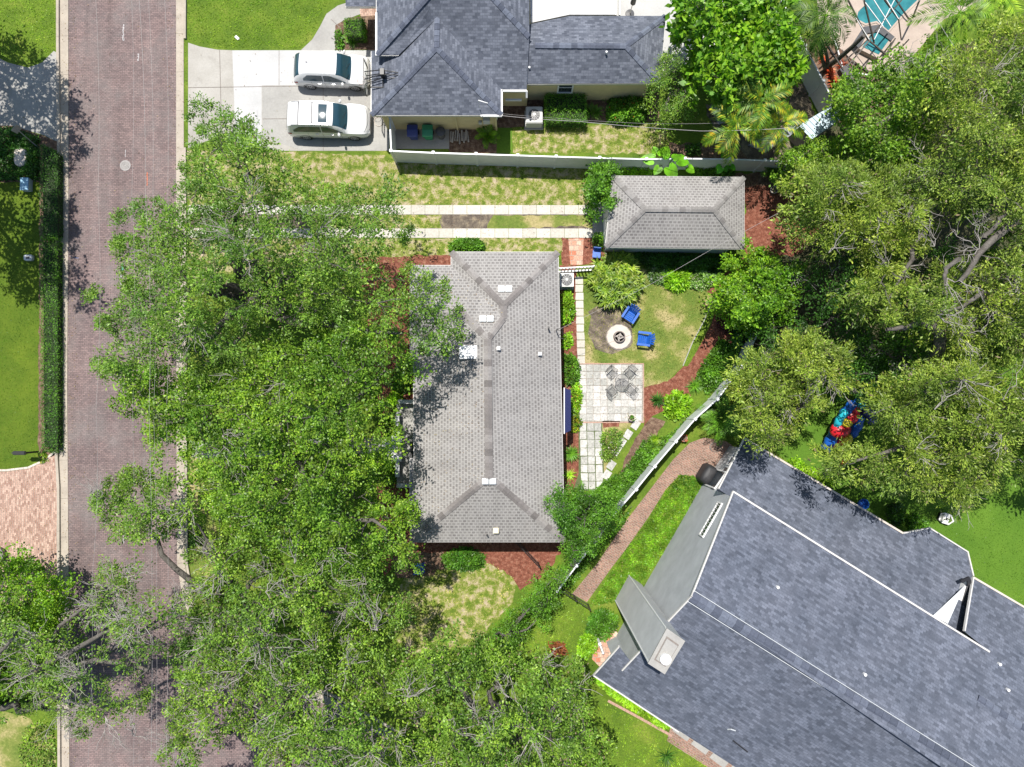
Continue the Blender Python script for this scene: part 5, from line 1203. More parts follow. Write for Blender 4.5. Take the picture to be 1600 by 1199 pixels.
tree('oak_tree', [(1470, 70), (1520, 52), (1570, 30), (1680, 30), (1680, 400), (1600, 420), (1565, 385), (1525, 335), (1480, 322), (1450, 290), (1432, 240), (1462, 200), (1480, 130)], 'grey olive oak filling the upper right edge', 7.0, 10.5, 'olive', (1580, 230), .45, clump=.9, space=.78, ns=14, nl=21, leaf=(.16, .055), align=.8, limbs=9, twigs=30, seed=23, gap=.8, holes=-.55, outb=.9, show=[(1545, 115, 9.5, 8, .5), (1540, 140, 9.5, 5, -1.5)])
tree('understory_tree', [(1160, 440), (1240, 400), (1300, 395), (1480, 385), (1510, 440), (1500, 560), (1430, 600), (1340, 560), (1250, 600), (1180, 580), (1150, 540), (1190, 500)], 'dark low tree in the gap between the olive oaks', 2.8, 4.8, 'dark', (1340, 470), .22, clump=.8, space=.85, ns=12, nl=16, leaf=(.13, .06), limbs=8, seed=24, under=.2, twigs=20, show=[(1300, 430, 4, 3, 2)])
tree('oak_tree', [(1150, 600), (1158, 560), (1200, 545), (1240, 530), (1290, 525), (1325, 560), (1328, 600), (1300, 622), (1268, 642), (1245, 672), (1225, 695), (1212, 715), (1190, 705), (1165, 660)], 'olive oak overhanging the corner of the slate blue roof', 5.8, 8.5, 'olive', (1232, 612), .38, clump=.85, space=.72, ns=14, nl=22, leaf=(.17, .055), align=.82, limbs=8, twigs=16, seed=25, gap=.5, holes=-.8, outb=1.0)
tree('oak_tree', [(1372, 622), (1400, 585), (1450, 572), (1500, 560), (1560, 560), (1680, 550), (1680, 735), (1590, 748), (1555, 740), (1540, 770), (1520, 800), (1488, 792), (1470, 762), (1440, 782), (1400, 770), (1380, 748), (1340, 742), (1310, 760), (1288, 742), (1270, 712), (1300, 700), (1320, 715), (1360, 705), (1385, 690), (1388, 660), (1375, 645)], 'widest olive oak over the bright back lawn and inflatable slide', 6.5, 9.8, 'olive', (1470, 660), .48, clump=.95, space=.72, ns=14, nl=23, leaf=(.17, .055), align=.85, limbs=10, twigs=40, seed=26, gap=.5, holes=-.8, outb=1.0, show=[(1460, 640, 9.5, 4, 1), (1565, 625, 9, 4, 1.5)])
tree('oak_tree', [(1420, 470), (1455, 430), (1500, 420), (1560, 395), (1680, 400), (1680, 560), (1560, 560), (1500, 555), (1460, 545), (1440, 510)], 'olive oak at the right edge with bare forked grey limbs', 6.5, 9.5, 'olive', (1540, 490), .45, clump=.85, space=.8, ns=14, nl=20, leaf=(.16, .055), align=.8, limbs=9, twigs=40, seed=27, gap=.8, holes=-.5, outb=.9,
     extra=[([(1450, 600, 3), (1462, 560, 6), (1470, 520, 7.5), (1455, 505, 8)], .42, .2), ([(1470, 520, 7.5), (1440, 503, 8.5), (1415, 512, 8.6), (1385, 515, 8.8)], .16, .09), ([(1610, 330, 8), (1570, 360, 9), (1540, 385, 9.4), (1500, 440, 9.6)], .26, .1), ([(1535, 375, 9.3), (1560, 345, 9.6), (1572, 335, 9.8)], .12, .07), ([(1500, 405, 9.4), (1478, 420, 9.7), (1475, 440, 9.6), (1480, 460, 9.6)], .12, .06)], show=[(1480, 435, 9.6, 6, -1), (1530, 390, 9.4, 10, 2.9)])
tree('understory_tree', [(1385, 520), (1430, 500), (1460, 560), (1440, 610), (1380, 600), (1340, 580), (1330, 530)], 'mid green tree under the forked grey limbs', 4.2, 6.2, 'mid', (1400, 560), .2, clump=.75, space=.8, ns=12, nl=18, leaf=(.13, .055), limbs=6, seed=28, under=.4, twigs=14)
tree('understory_tree', [(1290, 555), (1345, 535), (1385, 580), (1392, 640), (1352, 622), (1310, 618)], 'low dark tree tucked above the inflatable slide', 3.0, 4.6, 'dark', (1345, 590), .14, clump=.7, space=.8, ns=12, nl=14, leaf=(.13, .06), limbs=5, seed=37, under=.3)
tree('round_tree', [(1130, 440), (1140, 412), (1165, 395), (1195, 390), (1225, 402), (1248, 430), (1245, 470), (1215, 505), (1190, 525), (1165, 520), (1150, 500), (1125, 485)], 'vivid green round tree at the right of the yard lawn', 3.2, 5.2, 'bright', (1185, 470), .16, clump=.6, space=.58, ns=12, nl=22, leaf=(.15, .085), limbs=7, seed=29, under=.4, align=.3)
tree('broadleaf_tree', [(1055, -40), (1050, 0), (1060, 38), (1078, 60), (1095, 85), (1078, 95), (1085, 118), (1105, 145), (1130, 150), (1175, 135), (1222, 148), (1250, 125), (1268, 100), (1252, 60), (1235, 30), (1215, -40)], 'large-leaved bright green tree by the white back patio', 4.5, 7.5, 'bright', (1160, 70), .2, clump=.85, space=.72, ns=9, nl=10, leaf=(.34, .19), limbs=8, seed=30, under=.4, align=.3)
tree('small_tree', [(1035, 85), (1060, 75), (1075, 100), (1080, 150), (1070, 180), (1040, 190), (1025, 160), (1018, 130), (1035, 115)], 'slender dull green tree at the end of the yellow wall', 3.2, 5.0, 'oak3', (1052, 150), .09, clump=.5, space=.5, ns=10, nl=14, leaf=(.09, .045), limbs=6, seed=31, under=.6)
tree('small_tree', [(1235, 242), (1262, 232), (1300, 222), (1335, 225), (1340, 265), (1300, 272), (1262, 268), (1235, 262)], 'bright small tree right of the ribbed metal shed', 3.0, 4.6, 'oak2', (1280, 240), .12, clump=.6, space=.6, ns=12, nl=20, leaf=(.13, .08), limbs=6, seed=32, under=.4)
tree('small_tree', [(925, 270), (945, 258), (962, 262), (965, 290), (960, 315), (948, 325), (930, 312), (922, 290)], 'leafy small tree touching the west corner of the garage', 2.6, 4.0, 'mid', (942, 300), .08, clump=.4, space=.4, ns=10, nl=14, leaf=(.15, .07), limbs=5, seed=33, under=.5)
# off-frame trees whose shade falls on the left lawn and the street
tree('shade_tree', [(-270, -110), (-190, -150), (-115, -110), (-90, -40), (-112, 40), (-170, 70), (-260, 40)], 'street tree beyond the left edge shading the side driveway', 8.0, 10.5, 'oak', (-70, 40), .3, clump=.9, space=1.0, ns=12, nl=16, leaf=(.18, .10), limbs=8, seed=34, under=.6, gap=.1)
tree('shade_tree', [(-170, 90), (-135, 95), (-112, 150), (-100, 215), (-118, 270), (-150, 290), (-200, 330), (-280, 260), (-250, 140)], 'second street tree beyond the left edge shading the hedge', 8.0, 10.5, 'oak', (-75, 250), .3, clump=.9, space=1.1, ns=12, nl=16, leaf=(.18, .10), limbs=8, seed=35, under=.6, gap=.1)
tree('shade_tree', [(1750, 660), (1800, 680), (1840, 740), (1800, 800), (1740, 790), (1700, 740)], 'tree beyond the right edge shading the bright back lawn', 6.0, 8.0, 'oak', (1640, 720), .25, clump=.9, space=1.0, ns=12, nl=16, leaf=(.18, .10), limbs=6, seed=36, under=.3)

# ---- palms
palm('areca_palm', 'clump of yellowing palms with orange tips by the metal shed', [(1150, 200, 5.2), (1190, 158, 5.8), (1218, 195, 4.6), (1172, 168, 5.0)], 2.35, 'palmy', nf=10, nlf=34, ll=.5, lw=.06, seed=2, elev=(-.1, 1.1), droop=1.1, tr=.07, trunk=(1180, 200))
palm('palm_tree', 'dark drooping palm beside the screened pool', [(1290, 25, 5.5), (1262, 55, 4.6)], 2.5, 'palmdark', nf=15, nlf=40, ll=.55, lw=.05, seed=3, elev=(-.2, 1.1), droop=1.3, tr=.1, trunk=(1290, 110))
palm('palm_tree', 'lime green palm above the pool at the top right', [(1500, 20, 5.5), (1560, -10, 5.5)], 2.9, 'palm_lime', nf=14, nlf=44, ll=.6, lw=.055, seed=4, elev=(-.2, 1.0), droop=1.0, tr=.12, trunk=(1480, 60)) if 'palm_lime' in M else palm('palm_tree', 'lime green palm above the pool at the top right', [(1500, 20, 5.5), (1560, -10, 5.5)], 2.9, 'palmlime', nf=14, nlf=44, ll=.6, lw=.055, seed=4, elev=(-.2, 1.0), droop=1.0, tr=.12, trunk=(1480, 60))
palm('sago_palm', 'large feathery sago palm at the head of the brick path', [(1130, 655, 1.3)], 1.75, 'mid', nf=26, nlf=44, ll=.28, lw=.03, seed=5, elev=(.0, 1.1), droop=.7, tr=.16, cat='palm')
palm('sago_palm', 'darker sago palm behind the diagonal fence under the oak', [(1180, 590, 1.6)], 1.9, 'dark', nf=24, nlf=44, ll=.3, lw=.035, seed=6, elev=(.0, 1.1), droop=.7, tr=.16, cat='palm')
blades('fan_palm', 'large round fan palm clump beside the fire pit', 960, 443, 15, .62, .07, 'palm_mix', cat='palm clump', tilt=(-.2, 1.2), heads=75, spread=1.45, droop=.7) if 'palm_mix' in M else blades('fan_palm', 'large round fan palm clump beside the fire pit', 960, 441, 20, .55, .10, 'fanleaf', cat='palm clump', tilt=(-.1, 1.2), heads=170, spread=1.5, droop=.7)
# ---- shrubs and plants
mound('shrub', 'bright shrub row against the east wall above the fallen red leaves', 887, 492, .5, .9, 'lime', rx=.9, poly=[(879, 458), (890, 452), (896, 470), (898, 490), (890, 505), (878, 508)])
mound('shrub', 'small yellow green shrub on the east wall next to the fire pit', 888, 535, .4, .7, 'lime', poly=[(880, 525), (891, 520), (895, 535), (888, 545), (880, 545)])
mound('shrub', 'leafy green shrub on the east wall just above the navy awning', 893, 575, .5, .9, 'mid', poly=[(881, 556), (893, 552), (904, 568), (906, 590), (896, 602), (884, 600)])
mound('shrub', 'flowering shrub between the navy awning and the patio', 900, 620, .4, .9, 'lime', poly=[(893, 600), (905, 598), (909, 620), (904, 645), (893, 645)], spots=('redleaf', 60, .08))
mound('shrub', 'orange-tipped croton at the foot of the navy awning', 899, 662, .3, .6, 'palmy', poly=[(893, 648), (904, 648), (908, 662), (902, 674), (893, 674)])
blades('agapanthus', 'strappy green agapanthus on the east wall below the awning', 893, 712, 90, .62, .05, 'mid', tilt=(.0, 1.2), heads=2, spread=.25, droop=.8)
blades('agapanthus', 'paler strappy plant on the east wall near the dark small tree', 890, 742, 50, .5, .045, 'lime', tilt=(.0, 1.2), droop=.8)
mound('shrub', 'low rounded green shrub north of the brown roof peak', 729, 385, .7, .7, 'mid', poly=[(703, 380), (715, 374), (745, 374), (758, 382), (756, 393), (704, 394)], dens=420)
mound('shrub', 'dark shrub at the foot of the garage south wall', 935, 378, .4, 1.0, 'mid', poly=[(927, 368), (942, 364), (947, 378), (942, 390), (929, 388)])
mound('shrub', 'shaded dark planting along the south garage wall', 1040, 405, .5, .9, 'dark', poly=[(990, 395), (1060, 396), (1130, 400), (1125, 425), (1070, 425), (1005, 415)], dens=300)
mound('shrub', 'white flowering ground shrub left of the golden shrub', 1026, 428, .5, .6, 'whiteflower', poly=[(1010, 418), (1035, 420), (1048, 432), (1038, 446), (1016, 440)], leaf=(.10, .07))
mound('shrub', 'golden green shrub in front of the garage', 1058, 435, .5, 1.0, 'lime', poly=[(1035, 432), (1055, 418), (1080, 428), (1078, 445), (1060, 456), (1040, 448)], leaf=(.2, .06))
mound('shrub', 'white flowering ground shrub right of the golden shrub', 1095, 435, .5, .6, 'whiteflower', poly=[(1070, 432), (1095, 422), (1118, 428), (1120, 440), (1105, 452), (1080, 450)], leaf=(.10, .07))
blades('strap_plant', 'dark spiky strap plant at the patio corner mulch', 1027, 626, 70, .62, .07, 'dark', tilt=(.0, 1.3), droop=.5)
mound('shrub', 'chartreuse shrub between two strap plants by the white fence', 1056, 634, .6, .8, 'lime', poly=[(1040, 622), (1058, 612), (1078, 622), (1075, 645), (1055, 655), (1040, 648)], leaf=(.2, .1), dens=200)
blades('strap_plant', 'mid green spiky strap plant beside the white fence', 1085, 603, 80, .62, .06, 'mid', tilt=(.0, 1.3), droop=.5)
mound('ground_shrub', 'bushy green planting along the yard side of the white fence', 1110, 570, 1, 1.0, 'mid', poly=[(1088, 590), (1105, 560), (1125, 530), (1150, 545), (1155, 565), (1120, 605), (1105, 615)], dens=330, leaf=(.16, .07))
mound('shrub', 'dark purple shrub in the mulch right of the yard lawn', 1138, 500, .5, .7, 'purple', poly=[(1122, 490), (1140, 488), (1148, 505), (1138, 520), (1122, 512)])
mound('shrub', 'green thicket behind the top end of the white fence', 1170, 500, .5, 1.4, 'dark', poly=[(1148, 505), (1180, 515), (1175, 530), (1155, 545), (1142, 530)])
mound('ground_shrub', 'long green creeper mass upslope of the lower white fence', 960, 770, 1, .75, 'mid', poly=[(1005, 690), (1030, 690), (1060, 670), (1075, 650), (1082, 656), (1050, 695), (1020, 730), (990, 765), (955, 800), (930, 790), (915, 775), (930, 765), (950, 750), (975, 735)], dens=300, leaf=(.12, .07))
blades('lily_plant', 'glossy dark green lily clump in the sloping bed', 1018, 692, 60, .5, .08, 'bright', tilt=(.1, 1.3), heads=4, spread=.35, droop=.6)
mound('shrub', 'scruffy grey green bush beside the gold planter', 950, 685, .5, .6, 'oak3', poly=[(940, 678), (955, 670), (972, 676), (972, 692), (962, 712), (948, 722), (938, 712)], dens=260, leaf=(.12, .05))
mound('ground_shrub', 'green creeper along the path side of the lower white fence', 925, 880, .5, .35, 'mid', poly=[(985, 795), (975, 818), (930, 870), (895, 915), (880, 918), (905, 885), (950, 835)], dens=330, leaf=(.11, .07))
mound('shrub', 'bright round shrub south of the brown roof', 724, 872, .7, .9, 'mid', poly=[(690, 870), (705, 860), (735, 856), (757, 868), (755, 885), (735, 892), (700, 888)], dens=380)
mound('shrub', 'small pale shrub in the mulch near the white porch', 620, 625, .5, 1.1, 'lime', poly=[(606, 620), (614, 612), (628, 618), (630, 632), (615, 640), (606, 632)])
mound('shrub', 'dark shrub at the north end of the white porch', 630, 590, .6, 1.2, 'mid', poly=[(612, 585), (625, 570), (642, 575), (642, 610), (625, 615), (612, 605)], spots=('redleaf', 40, .09))
mound('shrub', 'green shrub left of the porch parapet', 612, 665, .6, 1.0, 'mid', poly=[(598, 650), (615, 645), (620, 665), (618, 685), (602, 685)])
mound('shrub', 'green shrub below the porch steps', 610, 735, .6, 1.0, 'bright', poly=[(590, 722), (612, 718), (620, 740), (612, 760), (592, 755)])
mound('shrub', 'small plant at the south end of the porch parapet', 628, 752, .3, 1.1, 'bright', poly=[(620, 744), (634, 742), (637, 757), (624, 762)])
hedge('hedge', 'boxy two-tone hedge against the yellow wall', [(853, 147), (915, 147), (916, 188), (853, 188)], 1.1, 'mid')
mound('shrub', 'rounded shrub with red blooms by the yellow wall', 981, 166, .8, 1.1, 'mid', poly=[(948, 170), (955, 152), (985, 145), (1010, 148), (1014, 168), (1006, 190), (975, 196), (950, 190)], spots=('redleaf', 90, .09), leaf=(.14, .07))
blades('strap_plant', 'pale spiky plant between hedge and round shrub', 927, 178, 60, .55, .05, 'palmg', heads=3, spread=.3, tilt=(.1, 1.2), droop=.5)
blades('strap_plant', 'spiky pale plant close under the yellow wall', 943, 150, 40, .45, .05, 'palmg', tilt=(.1, 1.2), droop=.5)
hedge('hedge', 'small clipped square shrub by the entry walkway', [(538, 28), (566, 26), (567, 52), (539, 52)], 1.1, 'mid')
blades('strap_plant', 'variegated spiky plant in the entry bed by the walkway', 551, 65, 90, .62, .06, 'palmg', tilt=(.0, 1.3), droop=.6)
mound('shrub', 'dark low shrub at the corner of the entry walkway', 529, 63, .4, .6, 'mid', poly=[(524, 52), (535, 48), (537, 75), (526, 76)])
palm('cycad', 'ferny green plant at the foot of the yellow wall', [(762, 212, .35)], .85, 'bright', nf=14, nlf=22, ll=.2, lw=.05, seed=9, elev=(.1, 1.2), droop=.6, tr=.06, cat='plant')
bigleaf('elephant_ear', 'giant-leaved lime green plant leaning over the white fence', 1040, 262, 8, 1.5, .8, 'limeflat', items=[(1035, 244, 2.0, 1.0, .75), (1020, 250, 1.8, 2.9, .7), (1045, 262, 1.9, -.9, .8), (1060, 250, 2.0, -.2, .7), (1030, 262, 1.6, -2.2, .5), (1075, 262, 1.5, -.6, .5), (1052, 248, 2.1, .6, .45), (1026, 240, 1.5, 1.9, .5)])
bigleaf('elephant_ear', 'smaller glossy big-leaved plant behind the garage roof', 1125, 265, 8, 1.3, .42, 'brightflat', spread=.45)
mound('shrub', 'mixed yellow green shrubs behind the garage ridge', 985, 260, .6, .9, 'lime', poly=[(968, 252), (1015, 252), (1018, 272), (968, 274)], leaf=(.15, .08), dens=240)
mound('shrub', 'low green planting between garage and fence further right', 1095, 262, .6, .6, 'mid', poly=[(1078, 254), (1145, 256), (1145, 274), (1080, 274)], leaf=(.15, .08), dens=240)
palm('cycad', 'small spiky palm at the right end of the long white fence', [(1208, 268, .6)], .8, 'palmg', nf=14, nlf=20, ll=.25, lw=.05, seed=19, elev=(.1, 1.2), droop=.6, tr=.06, cat='plant')
mound('shrub', 'dark leafy plant behind the long white fence', 1083, 237, .4, .8, 'dark', poly=[(1072, 228), (1090, 226), (1096, 240), (1075, 244)])
for i, (u, v, lab) in enumerate(((1286, 95, 'pinkish red bromeliad nearest the tilted palm trunk'), (1292, 116, 'dark red bromeliad in the middle by the fence'), (1304, 128, 'orange red bromeliad below the others by the pool fence'), (1310, 105, 'deep red bromeliad closest to the pool cage'))):
    blades('bromeliad', lab, u, v, 46, .42, .08, 'redleaf', tilt=(.1, 1.3), heads=2 if i else 1, spread=.2, droop=.4, seed=i, group='red bromeliads by the pool fence')
mound('shrub', 'yellow green shrub between fence and mid green tree', 1320, 160, .8, 1.6, 'lime', poly=[(1310, 140), (1330, 122), (1350, 130), (1345, 165), (1325, 195), (1315, 175)], leaf=(.16, .09), dens=240)
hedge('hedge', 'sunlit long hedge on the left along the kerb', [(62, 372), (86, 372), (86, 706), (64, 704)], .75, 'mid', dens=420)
hedge('hedge', 'shaded hedge on the left under the street trees', [(62, 225), (86, 236), (86, 368), (62, 368)], .8, 'dark', dens=380)  # same hedge as above; street tree shade put into a darker leaf colour
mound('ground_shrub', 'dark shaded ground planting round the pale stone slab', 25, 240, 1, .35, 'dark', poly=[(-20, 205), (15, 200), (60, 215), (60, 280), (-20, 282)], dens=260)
mound('shrub', 'row of grasses along the slate roof south wall', 1000, 1085, 1, .7, 'lime', poly=[(935, 1050), (960, 1062), (1040, 1115), (1055, 1135), (1030, 1135), (960, 1090), (930, 1065)], dens=300, leaf=(.16, .06))
mound('shrub', 'bright shrub between the iron gate and terracotta bricks', 935, 975, .8, 1.0, 'mid', poly=[(925, 958), (945, 950), (965, 965), (962, 985), (945, 1000), (925, 1000), (915, 985)], dens=330)
mound('shrub', 'yellowish shrub left of the terracotta entry bricks', 920, 1000, .6, .9, 'lime', poly=[(905, 1000), (920, 985), (935, 990), (932, 1015), (915, 1030), (903, 1020)], dens=330)
mound('shrub', 'red-brown shrub above the bottom oak', 868, 1012, .4, .6, 'rust', poly=[(858, 1005), (880, 1005), (884, 1022), (862, 1024)])
mound('ground_shrub', 'bright ferny planting behind the slate roof eave', 1280, 715, .5, .7, 'lime', poly=[(1225, 725), (1245, 715), (1300, 750), (1298, 762), (1270, 752)], dens=330, leaf=(.14, .06))
mound('shrub', 'bright round shrub at the re-entrant corner of the slate roof', 1430, 815, .5, .7, 'mid', poly=[(1415, 808), (1430, 802), (1450, 815), (1445, 826), (1422, 830)], dens=330)
mound('shrub', 'dark shrub pressed against the slate roof eave', 1398, 800, .5, .9, 'dark', poly=[(1388, 790), (1408, 785), (1412, 812), (1400, 822), (1388, 810)], dens=260)
mound('shrub', 'orange flowering plant in the corner of the paver driveway', 66, 715, .3, .5, 'palmy', poly=[(62, 708), (70, 706), (72, 720), (63, 722)])
mound('shrub', 'lone green plant sprouting at the road bend verge', 312, 850, .3, .5, 'mid', poly=[(296, 838), (312, 835), (318, 848), (300, 856)])
mound('ground_shrub', 'green weeds below the thin oak at the bottom left', 60, 1160, .5, .22, 'oak3', poly=[(38, 1138), (60, 1128), (84, 1132), (87, 1230), (50, 1230), (30, 1180)], dens=90)
blades('cordyline', 'thin dark grassy plant at the bottom of the lawn by the road oak', 1040, 1180, 70, .8, .04, 'dark', tilt=(.0, 1.3), droop=.5)
# ------------------------------------------------------------------ cars
def interp(xs, ys, x): return np.interp(x, xs, ys)
def smooth_curve(xs, ys, x):
    """cosine-eased interpolation for soft body lines"""
    xs = np.array(xs); ys = np.array(ys); i = np.clip(np.searchsorted(xs, x, 'right') - 1, 0, len(xs) - 2)
    m = np.gradient(ys, xs); h = xs[i + 1] - xs[i]; t = (x - xs[i]) / h
    return (2*t**3-3*t**2+1)*ys[i] + (t**3-2*t**2+t)*h*m[i]*.6 + (-2*t**3+3*t**2)*ys[i+1] + (t**3-t**2)*h*m[i+1]*.6
def car(name, label, loc, rz, spec):
    L = spec['L']; hw = spec['W'] / 2; t_ = thing(name, loc, label, 'car', 'white cars parked on the driveway', rz)
    # stations along x, rear at -L/2, nose at +L/2
    X0 = np.array(spec['x']); TOP = np.array(spec['top']); RW = np.array(spec['rw']); BELT = np.array(spec['belt']); BW = np.array(spec['bw'])
    def sec(x):
        top = smooth_curve(X0, TOP, x); rw = smooth_curve(X0, RW, x); be = smooth_curve(X0, BELT, x); bw = smooth_curve(X0, BW, x)
        bw = bw * hw; rw = rw * hw; sill = .26 + .10 * np.clip((np.abs(x) - L * .40) / (L * .1), 0, 1)
        y = np.array([bw * .93, bw * .985, bw, bw * .985, bw * .955, rw, rw * .90, rw * .55, 0]); z = np.array([sill, .45, .68, be - .1, be, top - .065, top - .022, top, top + .012])
        z[4] = min(z[4], z[5] - .01); z[3] = min(z[3], z[4] - .03)
        return y, z
    def pt(x, s):
        y, z = sec(x); k = np.arange(9) / 8.0; return np.array([x, np.interp(s, k, y), np.interp(s, k, z)])
    nx = 56; xs = L / 2 * np.sin(np.linspace(-math.pi / 2, math.pi / 2, nx)) * .999
    ks = np.array([0, .06, .125, .19, .25, .31, .375, .44, .5, .5625, .625, .68, .75, .8, .875, .94, 1.0])
    half = np.array([[pt(x, k) for k in ks] for x in xs])            # nx, nk, 3
    full = np.concatenate([half, (half * np.array([1, -1, 1]))[:, ::-1][:, 1:]], 1); nk = full.shape[1]
    V = full.reshape(-1, 3); i, j = np.meshgrid(np.arange(nx - 1), np.arange(nk - 1), indexing='ij')
    F = np.stack([i * nk + j, i * nk + j + 1, (i + 1) * nk + j + 1, (i + 1) * nk + j], -1).reshape(-1, 4)
    # bottom and ends
    me = bpy.data.meshes.new('body'); fl = [tuple(f) for f in F.tolist()]
    fl += [tuple(range(nk))[::-1], tuple((nx - 1) * nk + k for k in range(nk))]
    for a in range(nx - 1): fl.append((a * nk, (a + 1) * nk, (a + 1) * nk + nk - 1, a * nk + nk - 1))
    me.from_pydata(V.tolist(), [], fl); me.update(); me.polygons.foreach_set('use_smooth', [True] * len(me.polygons))
    me.set_sharp_from_angle(angle=R(38))
    import bmesh
    bm = bmesh.new(); bm.from_mesh(me); bmesh.ops.recalc_face_normals(bm, faces=bm.faces); bm.to_mesh(me); bm.free()
    body = link('body', me, 'car_white', t_, local=True)
    def panel(name, xa, xb, sa, sb, mat, off=.012, mirror=False, nxp=8, nsp=8, taper=None, both=False, parent=None):
        """patch lifted off the body between stations and section parameters; taper(tx)->(sa,sb) for shaped ends"""
        Vp = []; 
        for a in range(nxp + 1):
            for b_ in range(nsp + 1):
                tx = a / nxp; ty = b_ / nsp
                if callable(xa): x0_, x1_ = xa(ty), xb(ty)
                else: x0_, x1_ = xa, xb
                x = x0_ + (x1_ - x0_) * tx; s0, s1 = (sa, sb) if taper is None else taper(tx)
                s = s0 + (s1 - s0) * ty
                if both: sg = 1 if s <= 1 else -1; s2 = s if s <= 1 else 2 - s
                else: sg, s2 = 1, s
                p = pt(x, s2); e = .01
                px_ = pt(min(x + e, L / 2 * .99), s2) - pt(max(x - e, -L / 2 * .99), s2); ps = pt(x, min(s2 + e, 1)) - pt(x, max(s2 - e, 0))
                n = np.cross(px_, ps); n = n / (np.linalg.norm(n) + 1e-9)
                if n[2] < -.2 or (abs(n[2]) <= .2 and n[1] < 0): n = -n
                p = p + n * off; p[1] *= sg; Vp.append(p)
        Vp = np.array(Vp); 
        if mirror: Vp = Vp * np.array([1, -1, 1])
        w = nsp + 1; i, j = np.meshgrid(np.arange(nxp), np.arange(nsp), indexing='ij')
        Fp = np.stack([i * w + j, i * w + j + 1, (i + 1) * w + j + 1, (i + 1) * w + j], -1).reshape(-1, 4)
        m2 = np_mesh(name, Vp, Fp); m2.polygons.foreach_set('use_smooth', [True] * len(m2.polygons))
        return link(name, m2, mat, parent or t_, local=True)
    ws0, ws1 = spec['ws']; rg0, rg1 = spec['rg']
    # windshield: bowed edges
    bow = lambda x0, c: (lambda ty: x0 + c * (1 - (2 * ty - 1) ** 2))
    panel('windshield', bow(ws0, spec.get('wbow', .05)), bow(ws1 - .06, .10), .66, 1.34, 'car_glass', both=True, nsp=16, off=.008)
    panel('rear_window', bow(rg0 + .03, -.05), bow(rg1, -.05), .66, 1.34, 'car_glass', both=True, nsp=16, off=.008)
    for mir in (False, True):
        x0_, x1_ = spec['sw']; xm = spec['bp']
        panel('side_window', x0_, xm - .03, .515, .60, 'car_glass', mirror=mir, taper=lambda tx: (.515, .60 - (.0 if tx > .25 else (.25 - tx) * .2)), off=.010)
        panel('side_window', xm + .03, x1_, .515, .60, 'car_glass', mirror=mir, taper=lambda tx: (.515, .60 - .07 * max(0, tx - .35) / .65), off=.010)
        m_ = -1 if mir else 1
        xm_ = spec['mir']; yb, zb = sec(xm_)
        MB().box((xm_, m_ * (yb[4] + .10), zb[4] + .07), (.14, .24, .15), rz=-m_ * .25).build('mirror', 'car_white', t_, bevel=.04, smooth=True, local=True)
        panel('headlight', L / 2 - .42, L / 2 - .10, .40, .49, 'lamp_glass', mirror=mir, off=.012)
        panel('tail_light', -L / 2 + .05, -L / 2 + .32, .36, .48, 'tail', mirror=mir, off=.012)
        if spec.get('rails'):
            rr = [pt(x, .67) + np.array([0, 0, .05]) for x in np.linspace(spec['rails'][0], spec['rails'][1], 10)]
            MB().tube([Vector((p[0], m_ * p[1], p[2])) for p in rr], .022, 6).build('roof_rail', 'rim', t_, local=True)
        for xw in spec['wheels']:
            y = m_ * (hw - .115); mb = MB(); prof = [(.20, -.11), (.31, -.11), (.345, -.08), (.345, .08), (.31, .11), (.20, .11)]
            mb.lathe((0, 0, 0), [(r, z) for r, z in prof], 28); me2 = mb.mesh('tyre', smooth=True); me2.transform(Matrix.Translation((xw, y, .345)) @ Matrix.Rotation(math.pi / 2, 4, 'X'))
            w_ = link('wheel', me2, 'tyre', t_, local=True)
            mb = MB(); mb.lathe((0, 0, 0), [(.23, -.09), (.23, .085)], 20)
            me3 = mb.mesh('rim'); me3.transform(Matrix.Translation((xw, y, .345)) @ Matrix.Rotation(math.pi / 2, 4, 'X')); link('wheel_well', me3, 'dark_grey', w_, local=True)
            mb = MB()
            for k in range(7):
                a = k * 2 * math.pi / 7; mb.bar((0, 0, .1), (math.cos(a) * .225, math.sin(a) * .225, .1), .05, .03)
            mb.lathe((0, 0, .08), [(.24, 0), (.24, .03), (.20, .035), (.2, .0)], 20); mb.lathe((0, 0, .08), [(.06, 0), (.05, .045)], 10)
            me4 = mb.mesh('spokes'); me4.transform(Matrix.Translation((xw, y, .345)) @ Matrix.Rotation(-m_ * math.pi / 2, 4, 'X')); link('rim', me4, 'rim', w_, local=True)
            # dark arch lip
            mb = MB(); mb.tube([(xw + math.cos(a) * .39, m_ * (hw - .012 if True else hw), .345 + math.sin(a) * .39) for a in np.linspace(-.1, math.pi + .1, 14)], .028, 6); mb.build('wheel_arch', 'dark_grey', t_, local=True)
    # door seams, sill, handles
    for mir in (False, True):
        m_ = -1 if mir else 1; mb = MB()
        for x in spec['seams']:
            pts = [pt(x, s) for s in np.linspace(.12, .5, 7)]; mb.tube([Vector((p[0], m_ * (p[1] + .001), p[2])) for p in pts], .007, 4)
        mb.build('door_seam', 'dark_grey', t_, local=True)
        mb = MB()
        for x in spec['handles']:
            p = pt(x, .40); mb.bar((p[0] - .09, m_ * (p[1] + .03), p[2]), (p[0] + .09, m_ * (p[1] + .03), p[2]), .03)
        mb.build('door_handle', 'rim', t_, local=True)
    hp = [pt(L / 2 - .22, s) for s in np.linspace(.66, 1, 6)]; mb = MB()
    line = [Vector((p[0] - .03 * k, p[1], p[2] + .004)) for k, p in enumerate(hp[::-1][::-1])]
    full_l = [Vector((L / 2 - .10 - .16 * (s ** 2), s * hw * .78, pt(L / 2 - .10 - .16 * s ** 2, 1 - .0)[2] + .0)) for s in np.linspace(-1, 1, 15)]
